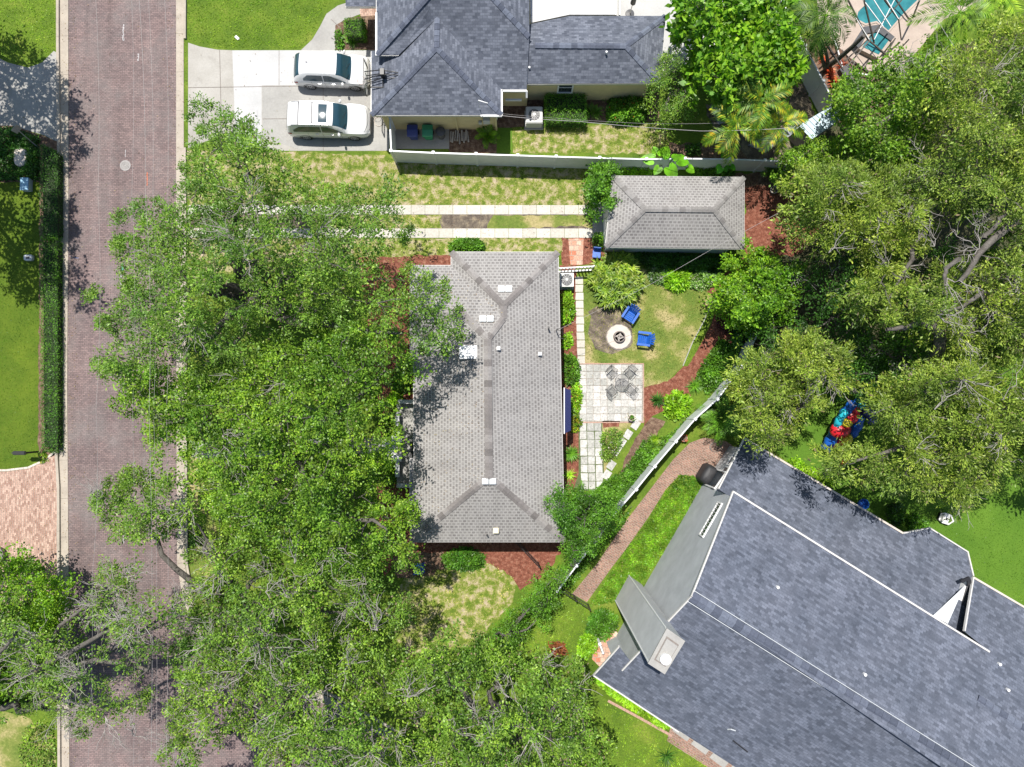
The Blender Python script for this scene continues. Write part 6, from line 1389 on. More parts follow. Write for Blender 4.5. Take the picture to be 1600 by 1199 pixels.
    full_l = [Vector((p.x, p.y, float(np.interp(abs(p.y), sec(p.x)[0][::-1], sec(p.x)[1][::-1])) + .004)) for p in full_l]
    mb.tube(full_l, .011, 4); mb.build('bonnet_seam', 'dark_grey', t_, local=True)
    mb = MB(); mb.box((L / 2 - .02, 0, .62), (.06, hw * 1.1, .2)); mb.build('grille', 'dark_grey', t_, bevel=.02, local=True)
    for s_ in (-.35, .25):
        mb = MB(); a = pt(ws1 - .10, .9); b_ = pt(ws0 + .35, .85); mb.tube([Vector((ws1 - .05, s_ * hw * 1.2, pt(ws1 - .05, 1)[2] + .02)), Vector((ws1 - .22, s_ * hw * 1.2 - .45, pt(ws1 - .22, .8)[2] + .03))], .01, 4); mb.build('wiper', 'black', t_, local=True)
    if spec.get('sunroof'):
        panel('sunroof', spec['sunroof'][0], spec['sunroof'][1], .80, 1.20, 'car_glass', both=True, off=.012)
    if spec.get('bars'):
        for x in spec['bars']:
            a = pt(x, .67); MB().tube([Vector((x, -a[1], a[2] + .06)), Vector((x, 0, a[2] + .10)), Vector((x, a[1], a[2] + .06))], .024, 6).build('roof_bar', 'dark_grey', t_, local=True)
    if spec.get('fin'):
        p = pt(spec['fin'], 1); MB().box((p[0], 0, p[2] + .03), (.14, .04, .06)).build('roof_antenna', 'dark_grey', t_, bevel=.01, local=True)
    return t_
c1 = dict(L=4.52, W=1.86, x=[-2.26, -2.16, -1.95, -1.45, -.6, .2, .62, 1.22, 1.75, 2.12, 2.26], top=[.78, 1.05, 1.33, 1.58, 1.665, 1.64, 1.52, 1.08, .98, .86, .62],
          rw=[.72, .76, .74, .70, .72, .72, .73, .80, .80, .76, .62], belt=[.70, .86, .98, 1.04, 1.0, .97, .96, .95, .88, .76, .55], bw=[.80, .92, .98, 1, 1, 1, 1, 1, .98, .9, .72],
          ws=(.45, 1.22), rg=(-2.14, -1.72), sw=(-1.55, .95), bp=-.35, mir=.78, wheels=(-1.33, 1.38), seams=(-1.1, -.32, .75), handles=(-.62, .2), fin=-1.25)
c2 = dict(L=4.88, W=1.92, x=[-2.44, -2.36, -2.2, -1.85, -.8, .2, .62, 1.28, 1.85, 2.25, 2.44], top=[.95, 1.25, 1.58, 1.70, 1.76, 1.72, 1.62, 1.16, 1.07, .93, .66],
          rw=[.74, .76, .75, .74, .74, .73, .73, .80, .80, .76, .62], belt=[.8, .95, 1.05, 1.08, 1.05, 1.02, 1.02, 1.02, .96, .82, .58], bw=[.85, .94, .99, 1, 1, 1, 1, 1, .98, .9, .72],
          ws=(.42, 1.18), rg=(-2.42, -2.24), sw=(-1.95, .95), bp=-.3, mir=.72, wheels=(-1.42, 1.48), seams=(-1.15, -.28, .8), handles=(-.6, .25), rails=(-2.0, .2), bars=(-1.55, -.75), sunroof=(-.38, .12))
pc1 = P(523, 119); pc2 = P(519, 196)
car('parked_car', 'white crossover with plain roof parked under the basketball hoop', pc1, R(-2.0), c1)
car('parked_car', 'white estate car with roof bars and sunroof parked nearest the long fence', pc2, R(-1.0), c2)

# ------------------------------------------------------------------ basketball hoop over the garage eave
bk = thing('basketball_hoop', P(600, 122), 'black wall-mounted basketball hoop sticking out over the crossover bonnet', 'basketball hoop')
hz = 3.3
pa, pb = P(568.5, 100, hz), P(573, 143, hz - .4); ctr = (pa + pb) / 2; ctr.z = 3.1; yy = .85
mb = MB()
for s in (-1, 1):
    mb.bar((ctr.x, ctr.y + s * yy, 2.6), (ctr.x, ctr.y + s * yy, 3.65), .05); mb.bar((ctr.x, ctr.y - yy, 3.125 + s * .52), (ctr.x, ctr.y + yy, 3.125 + s * .52), .05)
mb.bar((ctr.x - .02, ctr.y - .3, 2.75), (ctr.x - .02, ctr.y + .3, 2.75), .03); mb.bar((ctr.x - .02, ctr.y - .3, 3.1), (ctr.x - .02, ctr.y + .3, 3.1), .03)
for s in (-1, 1): mb.bar((ctr.x - .02, ctr.y + s * .3, 2.75), (ctr.x - .02, ctr.y + s * .3, 3.1), .03)
mb.build('backboard_frame', 'black', bk); MB().box((ctr.x + .01, ctr.y, 3.125), (.015, yy * 2, 1.02)).build('backboard', 'acrylic', bk)
mb = MB(); mb.tube([(ctr.x - .30 + .23 * math.cos(a), ctr.y + .23 * math.sin(a), 2.75) for a in np.linspace(0, 2 * math.pi, 17)], .012, 6); mb.build('rim', 'terra', bk)
mb = MB()
x1 = P(597, 122, 3.5).x
for s in (-.22, .22):
    mb.bar((ctr.x, ctr.y + s, 3.35), (x1, ctr.y + s * .6, 3.75), .04); mb.bar((ctr.x, ctr.y + s, 2.85), (x1, ctr.y + s * .6, 3.35), .04)
    mb.bar((x1, ctr.y + s * .6, 3.75), (x1 + .9, ctr.y + s * .3, 3.55), .035); mb.bar((x1, ctr.y + s, 3.45), (x1 + .8, ctr.y + s * .8, 3.45), .03)
mb.box((x1 + .05, ctr.y, 3.6), (.22, .34, .5)); mb.bar((x1, ctr.y - .25, 3.35), (x1, ctr.y - .62, 3.2), .05); mb.bar((x1 - .7, ctr.y - .55, 3.1), (x1 + .05, ctr.y - .6, 3.2), .05)
mb.build('support_arm', 'black', bk)

# ------------------------------------------------------------------ wheeled bins
def bin_(u, v, mat, label, rz=0):
    b0 = thing('wheeled_bin', P(u, v), label, 'bin', 'wheeled bins on the concrete pad', rz)
    mb = MB(); w0, w1, h = .22, .29, .95
    vs = [(-w0, -w0, 0.05), (w0, -w0, .05), (w0, w0, .05), (-w0, w0, .05), (-w1, -w1 - .04, h), (w1, -w1 - .04, h), (w1, w1, h), (-w1, w1, h)]
    mb.add(vs, [(3, 2, 1, 0), (4, 5, 6, 7), (0, 1, 5, 4), (1, 2, 6, 5), (2, 3, 7, 6), (3, 0, 4, 7)]); mb.build('body', mat, b0, bevel=.03, local=True)
    mb = MB(); vs = []
    for i, (y, z) in enumerate(((-.38, .97), (-.34, 1.03), (0, 1.09), (.3, 1.05), (.36, .98))): vs += [(-.32, y, z), (.32, y, z)]
    mb.add(vs + [(x, y, z - .06) for x, y, z in vs], [(2 * i, 2 * i + 1, 2 * i + 3, 2 * i + 2) for i in range(4)] + [(10 + 2 * i + 2, 10 + 2 * i + 3, 10 + 2 * i + 1, 10 + 2 * i) for i in range(4)] + [(0, 10, 11, 1), (8, 9, 19, 18)] + [(2 * i, 2 * i + 2, 12 + 2 * i, 10 + 2 * i) for i in range(4)] + [(2 * i + 1, 11 + 2 * i, 13 + 2 * i, 2 * i + 3) for i in range(4)])
    mb.build('lid', mat, b0, bevel=.015, local=True)
    MB().tube([(-.25, .36, 1.0), (.25, .36, 1.0)], .02, 6).build('handle', 'dark_grey', b0, local=True)
    for s in (-1, 1):
        m2 = MB(); m2.lathe((0, 0, 0), [(.1, -.03), (.1, .03)], 14); me = m2.mesh('wheel'); me.transform(Matrix.Translation((s * .26, .2, .1)) @ Matrix.Rotation(math.pi / 2, 4, 'Y')); link('wheel', me, 'tyre', b0, local=True)
    return b0
bin_(648, 214, 'bin_blue', 'navy blue wheeled bin nearest the short fence'); bin_(671, 214, 'bin_green', 'green wheeled bin between the blue one and the round black one')
rb = thing('dustbin', P(690, 213), 'round black dustbin beside the green wheeled bin', 'bin')
MB().lathe(P(690, 213), [(.22, 0), (.27, .7), (.29, .72)], 20).build('body', 'dark_grey', rb); MB().lathe(P(690, 213) + Vector((0, 0, .72)), [(.30, 0), (.30, .04), (.12, .1), (.05, .11)], 20).build('lid', 'dark_grey', rb)
mb = MB(); wd_ = thing('firewood_stack', P(713, 218), 'small stack of grey firewood beside the bin pad', 'firewood'); r_ = random.Random(3)
for k in range(9):
    p = P(705 + k * 3.3, 216 + r_.uniform(-3, 3)); l = MB().tube([p + Vector((r_.uniform(-.05, .05), .32, .1 + .1 * (k % 2))), p + Vector((r_.uniform(-.05, .05), -.32, .1 + .1 * (k % 2)))], .055, 7).build('log', 'log', wd_)
rg_ = thing('hose_coil', P(592, 190), 'coil of pale hose on the driveway corner', 'hose')
MB().tube([P(592, 190, .02) + Vector((.27 * math.cos(a) * (1 + .06 * math.sin(a * .37)), .30 * math.sin(a), .01 * a / 6)) for a in np.linspace(0, 16, 80)], .012, 5).build('hose', 'stone', rg_)

def ac(u, v, label, s=.85, h=.75):
    o = thing('air_conditioner', P(u, v), label, 'air conditioner', 'outdoor cooling units')
    c = P(u, v); MB().box(c + Vector((0, 0, .05)), (s + .15, s + .15, .1)).build('base_pad', 'conc_mid', o)
    MB().box(c + Vector((0, 0, h / 2 + .1)), (s, s, h)).build('casing', 'ac', o, bevel=.04)
    mb = MB()
    for k in range(9): mb.box(c + Vector((0, 0, .2 + k * .07)), (s + .012, s + .012, .02))
    mb.build('louvre', 'grey_metal', o)
    MB().lathe(c + Vector((0, 0, h + .1)), [(.34, .0), (.34, .012)], 28).build('fan_well', 'dark_grey', o)
    mb = MB()
    for r in (.10, .18, .26, .33): mb.tube([c + Vector((r * math.cos(a), r * math.sin(a), h + .14)) for a in np.linspace(0, 2 * math.pi, 21)], .008, 4)
    for k in range(12): a = k * math.pi / 6; mb.bar(c + Vector((.05 * math.cos(a), .05 * math.sin(a), h + .14)), c + Vector((.34 * math.cos(a), .34 * math.sin(a), h + .13)), .010)
    mb.lathe(c + Vector((0, 0, h + .13)), [(.08, 0), (.06, .03)], 14); mb.build('fan_grille', 'grey_metal', o)
    return o
ac(834, 189, 'beige air conditioner by the long white fence lawn', 1.0, .8); ac(884, 441, 'beige air conditioner beside the white picket gate', .8, .7)

# ------------------------------------------------------------------ fire pit, chairs, table
fp = thing('fire_pit', P(967, 527), 'round pale stone fire pit with ashy logs in the yard lawn', 'fire pit'); c = P(967, 527)
MB().lathe(c, [(.74, 0), (.76, .05), (.72, .10), (.30, .11)], 14).build('stone_apron', 'stone', fp)
MB().lathe(c, [(.80, 0), (.80, .035), (.745, .04)], 14).build('rim_stones', 'stone_dk', fp)
MB().lathe(c, [(.36, .1), (.34, .34), (.28, .34), (.27, .14)], 26).build('fire_ring', 'stone_dk', fp)
MB().lathe(c, [(.27, .12), (.27, .14)], 20).build('ash', 'dark_grey', fp)
for k, (x, y, a) in enumerate(((-.1, .07, .5), (.1, .09, 2.2), (-.08, -.11, 1.9), (.1, -.09, .4), (.0, .0, 1.2))):
    d = Vector((math.cos(a), math.sin(a), 0)) * .15; MB().tube([c + Vector((x, y, .22 + .03 * k)) - d, c + Vector((x, y, .24 + .03 * k)) + d], .045, 7).build('log', 'log', fp)
def adirondack(u, v, rz, label):
    o = thing('adirondack_chair', P(u, v), label, 'garden chair', 'blue garden chairs round the fire pit', rz)
    # faces +X
    mb = MB()
    for k in range(5): mb.box((.30 - k * .115, 0, .36 - k * .028), (.10, .52, .025), tilt=Matrix.Rotation(R(-13), 3, 'Y'))
    mb.build('seat', 'blue', o, bevel=.006, local=True)
    mb = MB()
    for k in range(5):
        y = (k - 2) * .115; h = .82 - .06 * abs(k - 2); mb.bar((-.22, y * .8, .26), (-.22 - .42 * h, y * 1.25, .26 + h * .92), .1, .025, up=(1, 0, .4))
    mb.bar((-.40, -.27, .62), (-.40, .27, .62), .06, .03); mb.build('backrest', 'blue', o, local=True)
    for s in (-1, 1):
        MB().box((.0, s * .36, .56), (.78, .14, .028)).build('armrest', 'blue', o, bevel=.012, local=True)
        MB().bar((.33, s * .32, 0), (.33, s * .32, .55), .09, .03).build('leg', 'blue', o, local=True)
        MB().bar((-.55, s * .27, .02), (.36, s * .27, .34), .03, .11).build('leg', 'blue', o, local=True)
        MB().bar((-.36, s * .33, .0), (-.36, s * .33, .55), .06, .03).build('leg', 'blue', o, local=True)
    return o
adirondack(983, 494, math.atan2(-.85, -.55), 'blue slatted garden chair touching the fan palm clump'); adirondack(1004, 531, math.atan2(.12, -1), 'blue slatted garden chair standing alone right of the fire pit')
def wire_chair(u, v, rz, label):
    o = thing('wire_chair', P(u, v), label, 'patio chair', 'dark wire chairs round the patio table', rz)
    mb = MB()
    for k in range(9): mb.bar((-.2 + k * .05, -.21, .43), (-.2 + k * .05, .21, .43), .009)
    for k in range(9): mb.bar((-.2, -.21 + k * .0525, .43), (.2, -.21 + k * .0525, .43), .009)
    mb.tube([(.22, -.23, .43), (.22, .23, .43), (-.22, .23, .43), (-.22, -.23, .43), (.22, -.23, .43)], .014, 5); mb.build('seat', 'wire', o, local=True)
    mb = MB(); mb.tube([(-.22, -.23, .43), (-.34, -.24, .9), (-.36, 0, .95), (-.34, .24, .9), (-.22, .23, .43)], .014, 5)
    for k in range(7): y = -.18 + k * .06; mb.bar((-.225, y, .44), (-.345, y, .91), .009)
    for k in range(5): z = .52 + k * .08; mb.bar((-.22 - (z - .43) * .25, -.23, z), (-.22 - (z - .43) * .25, .23, z), .009)
    mb.build('backrest', 'wire', o, local=True)
    for s in (-1, 1):
        MB().tube([(-.27, s * .24, .66), (.12, s * .27, .66), (.2, s * .26, .5), (.22, s * .25, 0)], .014, 5).build('armrest', 'wire', o, local=True)
        MB().bar((-.22, s * .23, .43), (-.28, s * .25, 0), .024).build('leg', 'wire', o, local=True)
    return o
M['wire'] = plain('dark grey wire', (0.10, 0.10, 0.10), .5, metal=.3)
tc = P(969, 596)
for du, dv, lab in ((-11, -11, 'upper left dark wire chair at the patio table'), (10, -11, 'upper right dark wire chair at the patio table'), (-11, 10, 'lower left dark wire chair at the patio table'), (11, 9, 'lower right dark wire chair at the patio table')):
    p = P(969 + du * 1.3, 596 + dv * 1.3); wire_chair(969 + du * 1.3, 596 + dv * 1.3, math.atan2(tc.y - p.y, tc.x - p.x), lab)
tb = thing('patio_table', tc, 'small dark mesh patio table amid four wire chairs', 'table')
mb = MB(); mb.tube([tc + Vector((.4 * math.cos(a), .4 * math.sin(a), .72)) for a in np.linspace(0, 2 * math.pi, 25)], .016, 5)
for k in range(13):
    y = -.36 + k * .06; w = math.sqrt(max(.0, .16 - y * y)); mb.bar(tc + Vector((-w, y, .72)), tc + Vector((w, y, .72)), .012); mb.bar(tc + Vector((y, -w, .722)), tc + Vector((y, w, .722)), .012)
mb.build('table_top', 'wire', tb)
for k in range(3): a = k * 2.094; MB().tube([tc + Vector((.1 * math.cos(a), .1 * math.sin(a), .7)), tc + Vector((.06 * math.cos(a), .06 * math.sin(a), .35)), tc + Vector((.3 * math.cos(a), .3 * math.sin(a), 0))], .014, 5).build('leg', 'wire', tb)
def pot(u, v, r, h, mat, label, leaf, n=40, z=0):
    c = P(u, v, z); o = thing('planter', c, label, 'planter')
    MB().lathe(c, [(r * .6, 0), (r * .9, h * .5), (r, h), (r * .82, h), (r * .8, h * .85)], 20).build('pot', mat, o)
    MB().lathe(c, [(r * .8, h * .8), (r * .78, h * .86)], 16).build('soil', 'soil', o)
    C = np.array(tuple(c)) + np.stack([rng.normal(0, r * .45, n), rng.normal(0, r * .45, n), h + rng.random(n) * r * .7], 1); D = rng.normal(0, 1, (n, 3)); D[:, 2] = abs(D[:, 2])
    link('plant', leaves_mesh('plant', C, D, .13, .06, .5), leaf, o)
    return o
pot(985.5, 653, .21, .35, 'stone', 'pale round planter with a green plant at the patio corner', 'mid', 30)
pot(955.5, 697, .27, .4, 'stone', 'large pale planter with yellow plant in the sunny bed', 'palmy', 70)
pot(1067, 685, .2, .35, 'terra', 'terracotta pot at the white fence by the brick path', 'redleaf', 14)
pot(1207, 299, .24, .3, 'conc_mid', 'grey birdbath-like bowl in the mulch beside the garage', 'oak3', 8)
bs = thing('folding_chair', P(931, 399), 'bright blue seat beside the brick path and palm clump', 'chair'); c = P(931, 399)
MB().box(c + Vector((0, 0, .42)), (.48, .5, .06), rz=-.1).build('seat', 'blue', bs, bevel=.02); MB().box(c + Vector((.0, .27, .68)), (.46, .05, .45), rz=-.1).build('backrest', 'blue', bs, bevel=.02)
for s in (-1, 1):
    for q_ in (-1, 1): MB().bar(c + Vector((s * .2, q_ * .2, 0)), c + Vector((s * .2, q_ * .2, .42)), .03).build('leg', 'white', bs)
bs = thing('blue_bench', P(656, 885), 'blue plastic seat under the tree south of the brown roof', 'seat'); c = P(656, 885)
MB().box(c + Vector((0, 0, .4)), (.62, .5, .06), rz=.1).build('seat', 'blue', bs, bevel=.02); MB().box(c + Vector((.31, 0, .55)), (.06, .5, .35), rz=.1).build('armrest', 'blue', bs, bevel=.02); MB().box(c + Vector((0, -.27, .6)), (.62, .06, .45), rz=.1).build('backrest', 'blue', bs, bevel=.02)
for s in (-1, 1):
    for q_ in (-1, 1): MB().bar(c + Vector((s * .27, q_ * .2, 0)), c + Vector((s * .27, q_ * .2, .4)), .05).build('leg', 'blue', bs)
# covered grill
gr_ = thing('covered_grill', P(1100, 738), 'grill under a black cloth cover by the white window wall', 'grill'); c = P(1101, 740)
n = 22; vs = []; ga = math.atan2(.85, .52)
for z, s in ((0, 1.0), (.3, .97), (.75, .93), (.98, .85), (1.08, .6), (1.12, .2)):
    for k in range(n):
        a = k * 2 * math.pi / n; e = .55; x = .62 * s * math.copysign(abs(math.cos(a)) ** e, math.cos(a)); y = .42 * s * math.copysign(abs(math.sin(a)) ** e, math.sin(a))
        w = 1 + .04 * math.sin(a * 7 + z * 3) * (1 - z * .6); vs.append(c + Vector((x * w * math.cos(ga) - y * w * math.sin(ga), x * w * math.sin(ga) + y * w * math.cos(ga), z)))
mb = MB(); mb.add(vs, [(i * n + k, i * n + (k + 1) % n, (i + 1) * n + (k + 1) % n, (i + 1) * n + k) for i in range(5) for k in range(n)] + [tuple(range(5 * n, 6 * n))]); mb.build('cover', 'black_cloth', gr_, smooth=True)
for k in range(3): p = P(1140, 700) + Vector((-.1, .3, 0)); 
hc = thing('hose_coil', P(1118, 699), 'dark coiled hose on the brick path beneath the sago palm', 'hose')
MB().tube([P(1118, 699, .03) + Vector((.33 * math.cos(a) * (1 + .12 * math.sin(a * .31)), .28 * math.sin(a), .01 * a / 6)) for a in np.linspace(0, 19, 90)], .016, 5).build('hose', 'stone_dk', hc)

# ------------------------------------------------------------------ play things on the back lawn
def blob(mb, c, rx, ry, rz_, rot=0, n=14):
    vs = []; fs = []
    for i in range(n // 2 + 1):
        ph = math.pi * i / (n // 2)
        for k in range(n):
            a = 2 * math.pi * k / n; x, y, z = rx * math.sin(ph) * math.cos(a), ry * math.sin(ph) * math.sin(a), rz_ * math.cos(ph)
            vs.append(Vector(c) + Vector((x * math.cos(rot) - y * math.sin(rot), x * math.sin(rot) + y * math.cos(rot), z)))
    for i in range(n // 2):
        for k in range(n): fs.append((i * n + k, (i + 1) * n + k, (i + 1) * n + (k + 1) % n, i * n + (k + 1) % n))
    mb.add(vs, fs)
ip = thing('inflatable_slide', P(1315, 680), 'blue, red, yellow and cyan inflatable water slide half under the oak', 'inflatable')
def ch(pts, r, mat, nm, z=.5):
    mb = MB(); ps = [P(u, v, zz) for u, v, zz in pts]; ps2 = []
    for a, b_ in zip(ps, ps[1:]): ps2 += [a.lerp(b_, k / 4) for k in range(4)]
    ps2.append(ps[-1]); mb.tube(ps2, [r * (1 + .12 * math.cos(i * 1.9)) for i in range(len(ps2))], 10); return mb.build(nm, mat, ip, smooth=True)
ch([(1290, 702, .35), (1300, 685, .6), (1308, 668, 1.0), (1318, 650, 1.5), (1330, 636, 1.8), (1342, 632, 1.8)], .34, 'blue', 'side_tube')
ch([(1305, 672, 1.35), (1312, 655, 1.8), (1322, 642, 2.1)], .22, 'cyan', 'side_tube'); ch([(1340, 630, 2.0), (1348, 634, 2.0)], .3, 'cyan', 'top_tube')
ch([(1345, 650, 1.3), (1338, 668, .9), (1330, 680, .6)], .3, 'blue', 'side_tube'); ch([(1352, 640, 1.9), (1362, 648, 1.7), (1362, 660, 1.4)], .3, 'navy', 'top_tube')
mb = MB(); blob(mb, P(1313, 672, 1.4), .62, .5, .4, .2); mb.build('bumper', 'red', ip, smooth=True)
mb = MB(); blob(mb, P(1331, 650, 1.7), .42, .5, .3, -.4); blob(mb, P(1337, 640, 1.9), .3, .3, .3); mb.build('bumper', 'red', ip, smooth=True)
mb = MB(); blob(mb, P(1322, 660, 1.6), .4, .34, .34, .2); blob(mb, P(1323, 686, .9), .36, .36, .3); mb.build('bumper', 'yellow', ip, smooth=True)
ch([(1318, 680, .6), (1310, 692, .4), (1305, 702, .25)], .38, 'red', 'slide_lane')
mb = MB(); mb.prism([(p.x, p.y) for p in (P(1291, 706), P(1320, 650), P(1345, 636), P(1352, 650), P(1330, 690), P(1305, 712))], .02, .18); mb.build('base', 'blue', ip, bevel=.05)
mt_ = thing('play_mat', P(1325, 717), 'dull red mat on the lawn below the inflatable', 'mat')
MB().prism([(p.x, p.y) for p in (P(1310, 712), P(1335, 706), P(1345, 712), P(1328, 722), P(1313, 727))], .01, .08).build('mat', 'terra_red', mt_) if 'terra_red' in M else MB().prism([(p.x, p.y) for p in (P(1310, 712), P(1335, 706), P(1345, 712), P(1328, 722), P(1313, 727))], .01, .08).build('mat', 'red', mt_, bevel=.02)
bt = thing('blue_tub', P(1345, 787), 'blue plastic tub tucked behind the slate roof eave', 'tub'); MB().lathe(P(1345, 787), [(.22, 0), (.3, .35), (.33, .36), (.29, .36), (.2, .05)], 20).build('tub', 'blue', bt)
bc = thing('baby_seat', P(1475, 810), 'white toddler seat with black base alone on the bright back lawn', 'toddler seat', rz=R(-20))
mb = MB(); mb.tube([(-.36, -.18, .2), (-.15, -.28, .2), (.2, -.27, .25), (.38, 0, .3), (.2, .27, .25), (-.15, .28, .2), (-.36, .18, .2), (-.36, -.18, .2)], .05, 8); mb.box((-.08, 0, .2), (.5, .5, .08)); mb.build('seat', 'white', bc, smooth=False, local=True)
MB().box((-.28, 0, .36), (.12, .48, .3)).build('backrest', 'white', bc, bevel=.04, local=True); MB().box((.0, 0, .25), (.1, .14, .05)).build('buckle', 'black', bc, local=True)
MB().box((-.12, 0, .08), (.6, .5, .14)).build('base', 'black', bc, bevel=.03, local=True)

# ------------------------------------------------------------------ left side bits
so_ = thing('stone_slab', P(38, 251), 'pale rounded stone slab in the shaded hedge bed', 'slab')
c = P(38.5, 251); pts = chaikin([c + Vector((x, y, 0)) for x, y in ((-.33, -.52), (.36, -.48), (.36, .42), (.25, .56), (-.25, .58), (-.38, .4))], 2)
MB().prism([(p.x, p.y) for p in pts], 0, .45).build('slab', 'stone', so_, bevel=.03)
mbx = thing('meter_lid', P(45, 291), 'pale blue lidded utility box in the hedge bed', 'utility box'); c = P(45.5, 291)
MB().box(c + Vector((0, 0, .2)), (.48, .74, .4)).build('box', 'steel_blue', mbx, bevel=.03) if 'steel_blue' in M else MB().box(c + Vector((0, 0, .2)), (.48, .74, .4)).build('box', 'vent', mbx, bevel=.03)
MB().box(c + Vector((0, 0, .42)), (.5, .76, .05)).build('lid', 'bluebox', mbx, bevel=.015)
mw = thing('utility_box', P(48, 404), 'small white utility box beside the shaded hedge', 'utility box'); c = P(48, 404)
MB().box(c + Vector((0, 0, .15)), (.5, .34, .3)).build('box', 'white', mw, bevel=.05); MB().box(c + Vector((.03, -.02, .31)), (.22, .14, .03)).build('lid', 'dark_grey', mw, bevel=.01)
ml = thing('mailbox', P(60, 706), 'black mailbox on a post at the end of the sunlit hedge', 'mailbox'); c = P(60, 706)
MB().bar(c, c + Vector((0, 0, 1.2)), .1).build('post', 'black', ml); MB().box(c + Vector((-.25, 0, 1.25)), (.75, .22, .2)).build('box', 'black', ml, bevel=.04); MB().box(c + Vector((-.66, 0, 1.28)), (.08, .05, .05)).build('flag', 'black', ml)
sp = thing('street_sign', P(60, 231), 'thin grey sign pole leaning over the side driveway corner', 'sign'); c = P(60, 231)
MB().tube([c, P(26, 202, 2.3)], .03, 6).build('pole', 'grey_metal', sp); d = P(26, 202, 2.15); MB().box(d, (.45, .02, .5), rz=.9).build('sign_plate', 'grey_metal', sp)
mh_ = thing('manhole_cover', P(196, 259), 'round pale manhole cover in the brick street', 'manhole cover'); c = P(196, 259)
MB().lathe(c, [(.33, 0), (.33, .022), (.3, .024)], 28).build('ring', 'iron_lid', mh_)
mb = MB()
for r in (.08, .15, .22): mb.tube([c + Vector((r * math.cos(a), r * math.sin(a), .03)) for a in np.linspace(0, 2 * math.pi, 22)], .014, 4)
mb.build('pattern', 'conc_mid', mh_)
def mark(name, u, v, w, h, mat, lab, shape=None, rz=0):
    r = random.Random(int(u + v)); mb = MB(); c = P(u, v)
    for k in range(7):
        x = r.uniform(-.5, .5) * w * .4; y = -h / 2 + h * k / 6; mb.box((c.x + x, c.y + y, .009), (w * r.uniform(.3, .8), h / 6 * r.uniform(.7, 1.1), .003), r.uniform(-.3, .3))
    o = mb.build(name, mat, None); o['kind'] = 'structure'; return o
mark('street_mark', 193, 51, .12, .9, 'paint_mark', ''); mark('street_mark', 192, 60, .12, .3, 'paint_mark', ''); mark('street_mark', 189, 437, .12, .8, 'paint_mark', ''); mark('street_mark', 193, 838, .14, .7, 'paint_mark', '')
mark('street_mark', 192, 418, .2, .4, 'paint_green', ''); mark('street_mark', 230, 280, .08, .7, 'paint_orange', ''); mark('street_mark', 196, 240, .06, .4, 'paint_mark', ''); mark('street_mark', 117, 403, .7, .06, 'paint_blue', ''); mark('street_mark', 216, 90, .14, .4, 'paint_mark', '')
db = thing('round_planter', P(-2, 866), 'dark round planter rim at the left edge of the paver driveway', 'planter'); MB().lathe(P(-2, 866), [(.45, 0), (.55, .4), (.5, .42), (.46, .3)], 26).build('pot', 'cap_brown', db)
sg = thing('door_mat', P(371, 60), 'white paper lying on the front lawn of the yellow house', 'paper'); c = P(371, 60)
sg.name = 'newspaper'; MB().box(c + Vector((0, 0, .06)), (.3, .16, .05), rz=-.75).build('sheet', 'white', sg, bevel=.015)

# ------------------------------------------------------------------ metal shed, boards, umbrella, pool cage
shd = thing('metal_shed', P(1275, 205), 'low ribbed pale metal shed roof in the corner by the white fence', 'shed')
a_, b__, c__, d__ = P(1248, 196, 2.0), P(1297, 167, 2.3), P(1318, 184, 2.3), P(1268, 218, 2.0)
mb = MB(); mb.add([a_, d__, c__, b__], [(0, 1, 2, 3)]); mb.add([p - Vector((0, 0, .04)) for p in (a_, d__, c__, b__)], [(3, 2, 1, 0)])
for k in range(8):
    f = (k + .5) / 8; p = a_.lerp(b__, f); q_ = d__.lerp(c__, f); mb.bar(p + Vector((0, 0, .015)), q_ + Vector((0, 0, .015)), .04, .03)
mb.build('roof', 'shed_roof', shd)
walls([(p.x, p.y) for p in (a_.lerp(c__, .06), d__.lerp(b__, .06), c__.lerp(a_, .06), b__.lerp(d__, .06))], 1.95, 'plank', shd)
for (pts, lab, mt) in ((((1108, 168), (1130, 160), (1140, 190), (1122, 196)), 'grey sheet of boarding on the ground beneath the large-leaved tree', 'plank_grey'), (((1168, 228), (1245, 190), (1250, 202), (1195, 240)), 'long weathered deck panel under the yellowing palms', 'plank_grey')):
    o = thing('board', P(*pts[0]), lab, 'board'); MB().prism([(p.x, p.y) for p in (P(*q_) for q_ in pts)], .05, .15).build('deck', mt, o)
um = thing('patio_umbrella', P(984, 20), 'closed grey umbrella on the white back patio', 'umbrella'); c = P(984, 22)
MB().tube([c, c + Vector((0, 0, 2.5))], .025, 8).build('pole', 'white', um); MB().lathe(c, [(.03, 1.1), (.16, 1.15), (.14, 1.6), (.08, 2.2), (.02, 2.5)], 14).build('canopy', 'grey_cloth', um); MB().lathe(c, [(.28, 0), (.26, .06), (.05, .1)], 16).build('base', 'dark_grey', um)
cg = thing('pool_cage', P(1340, 60), 'dark bronze screen cage frame over the pool', 'pool cage')
mb = MB(); Hc = 2.6
def cgb(a, b_, w=.07): mb.bar(P(*a), P(*b_), w)
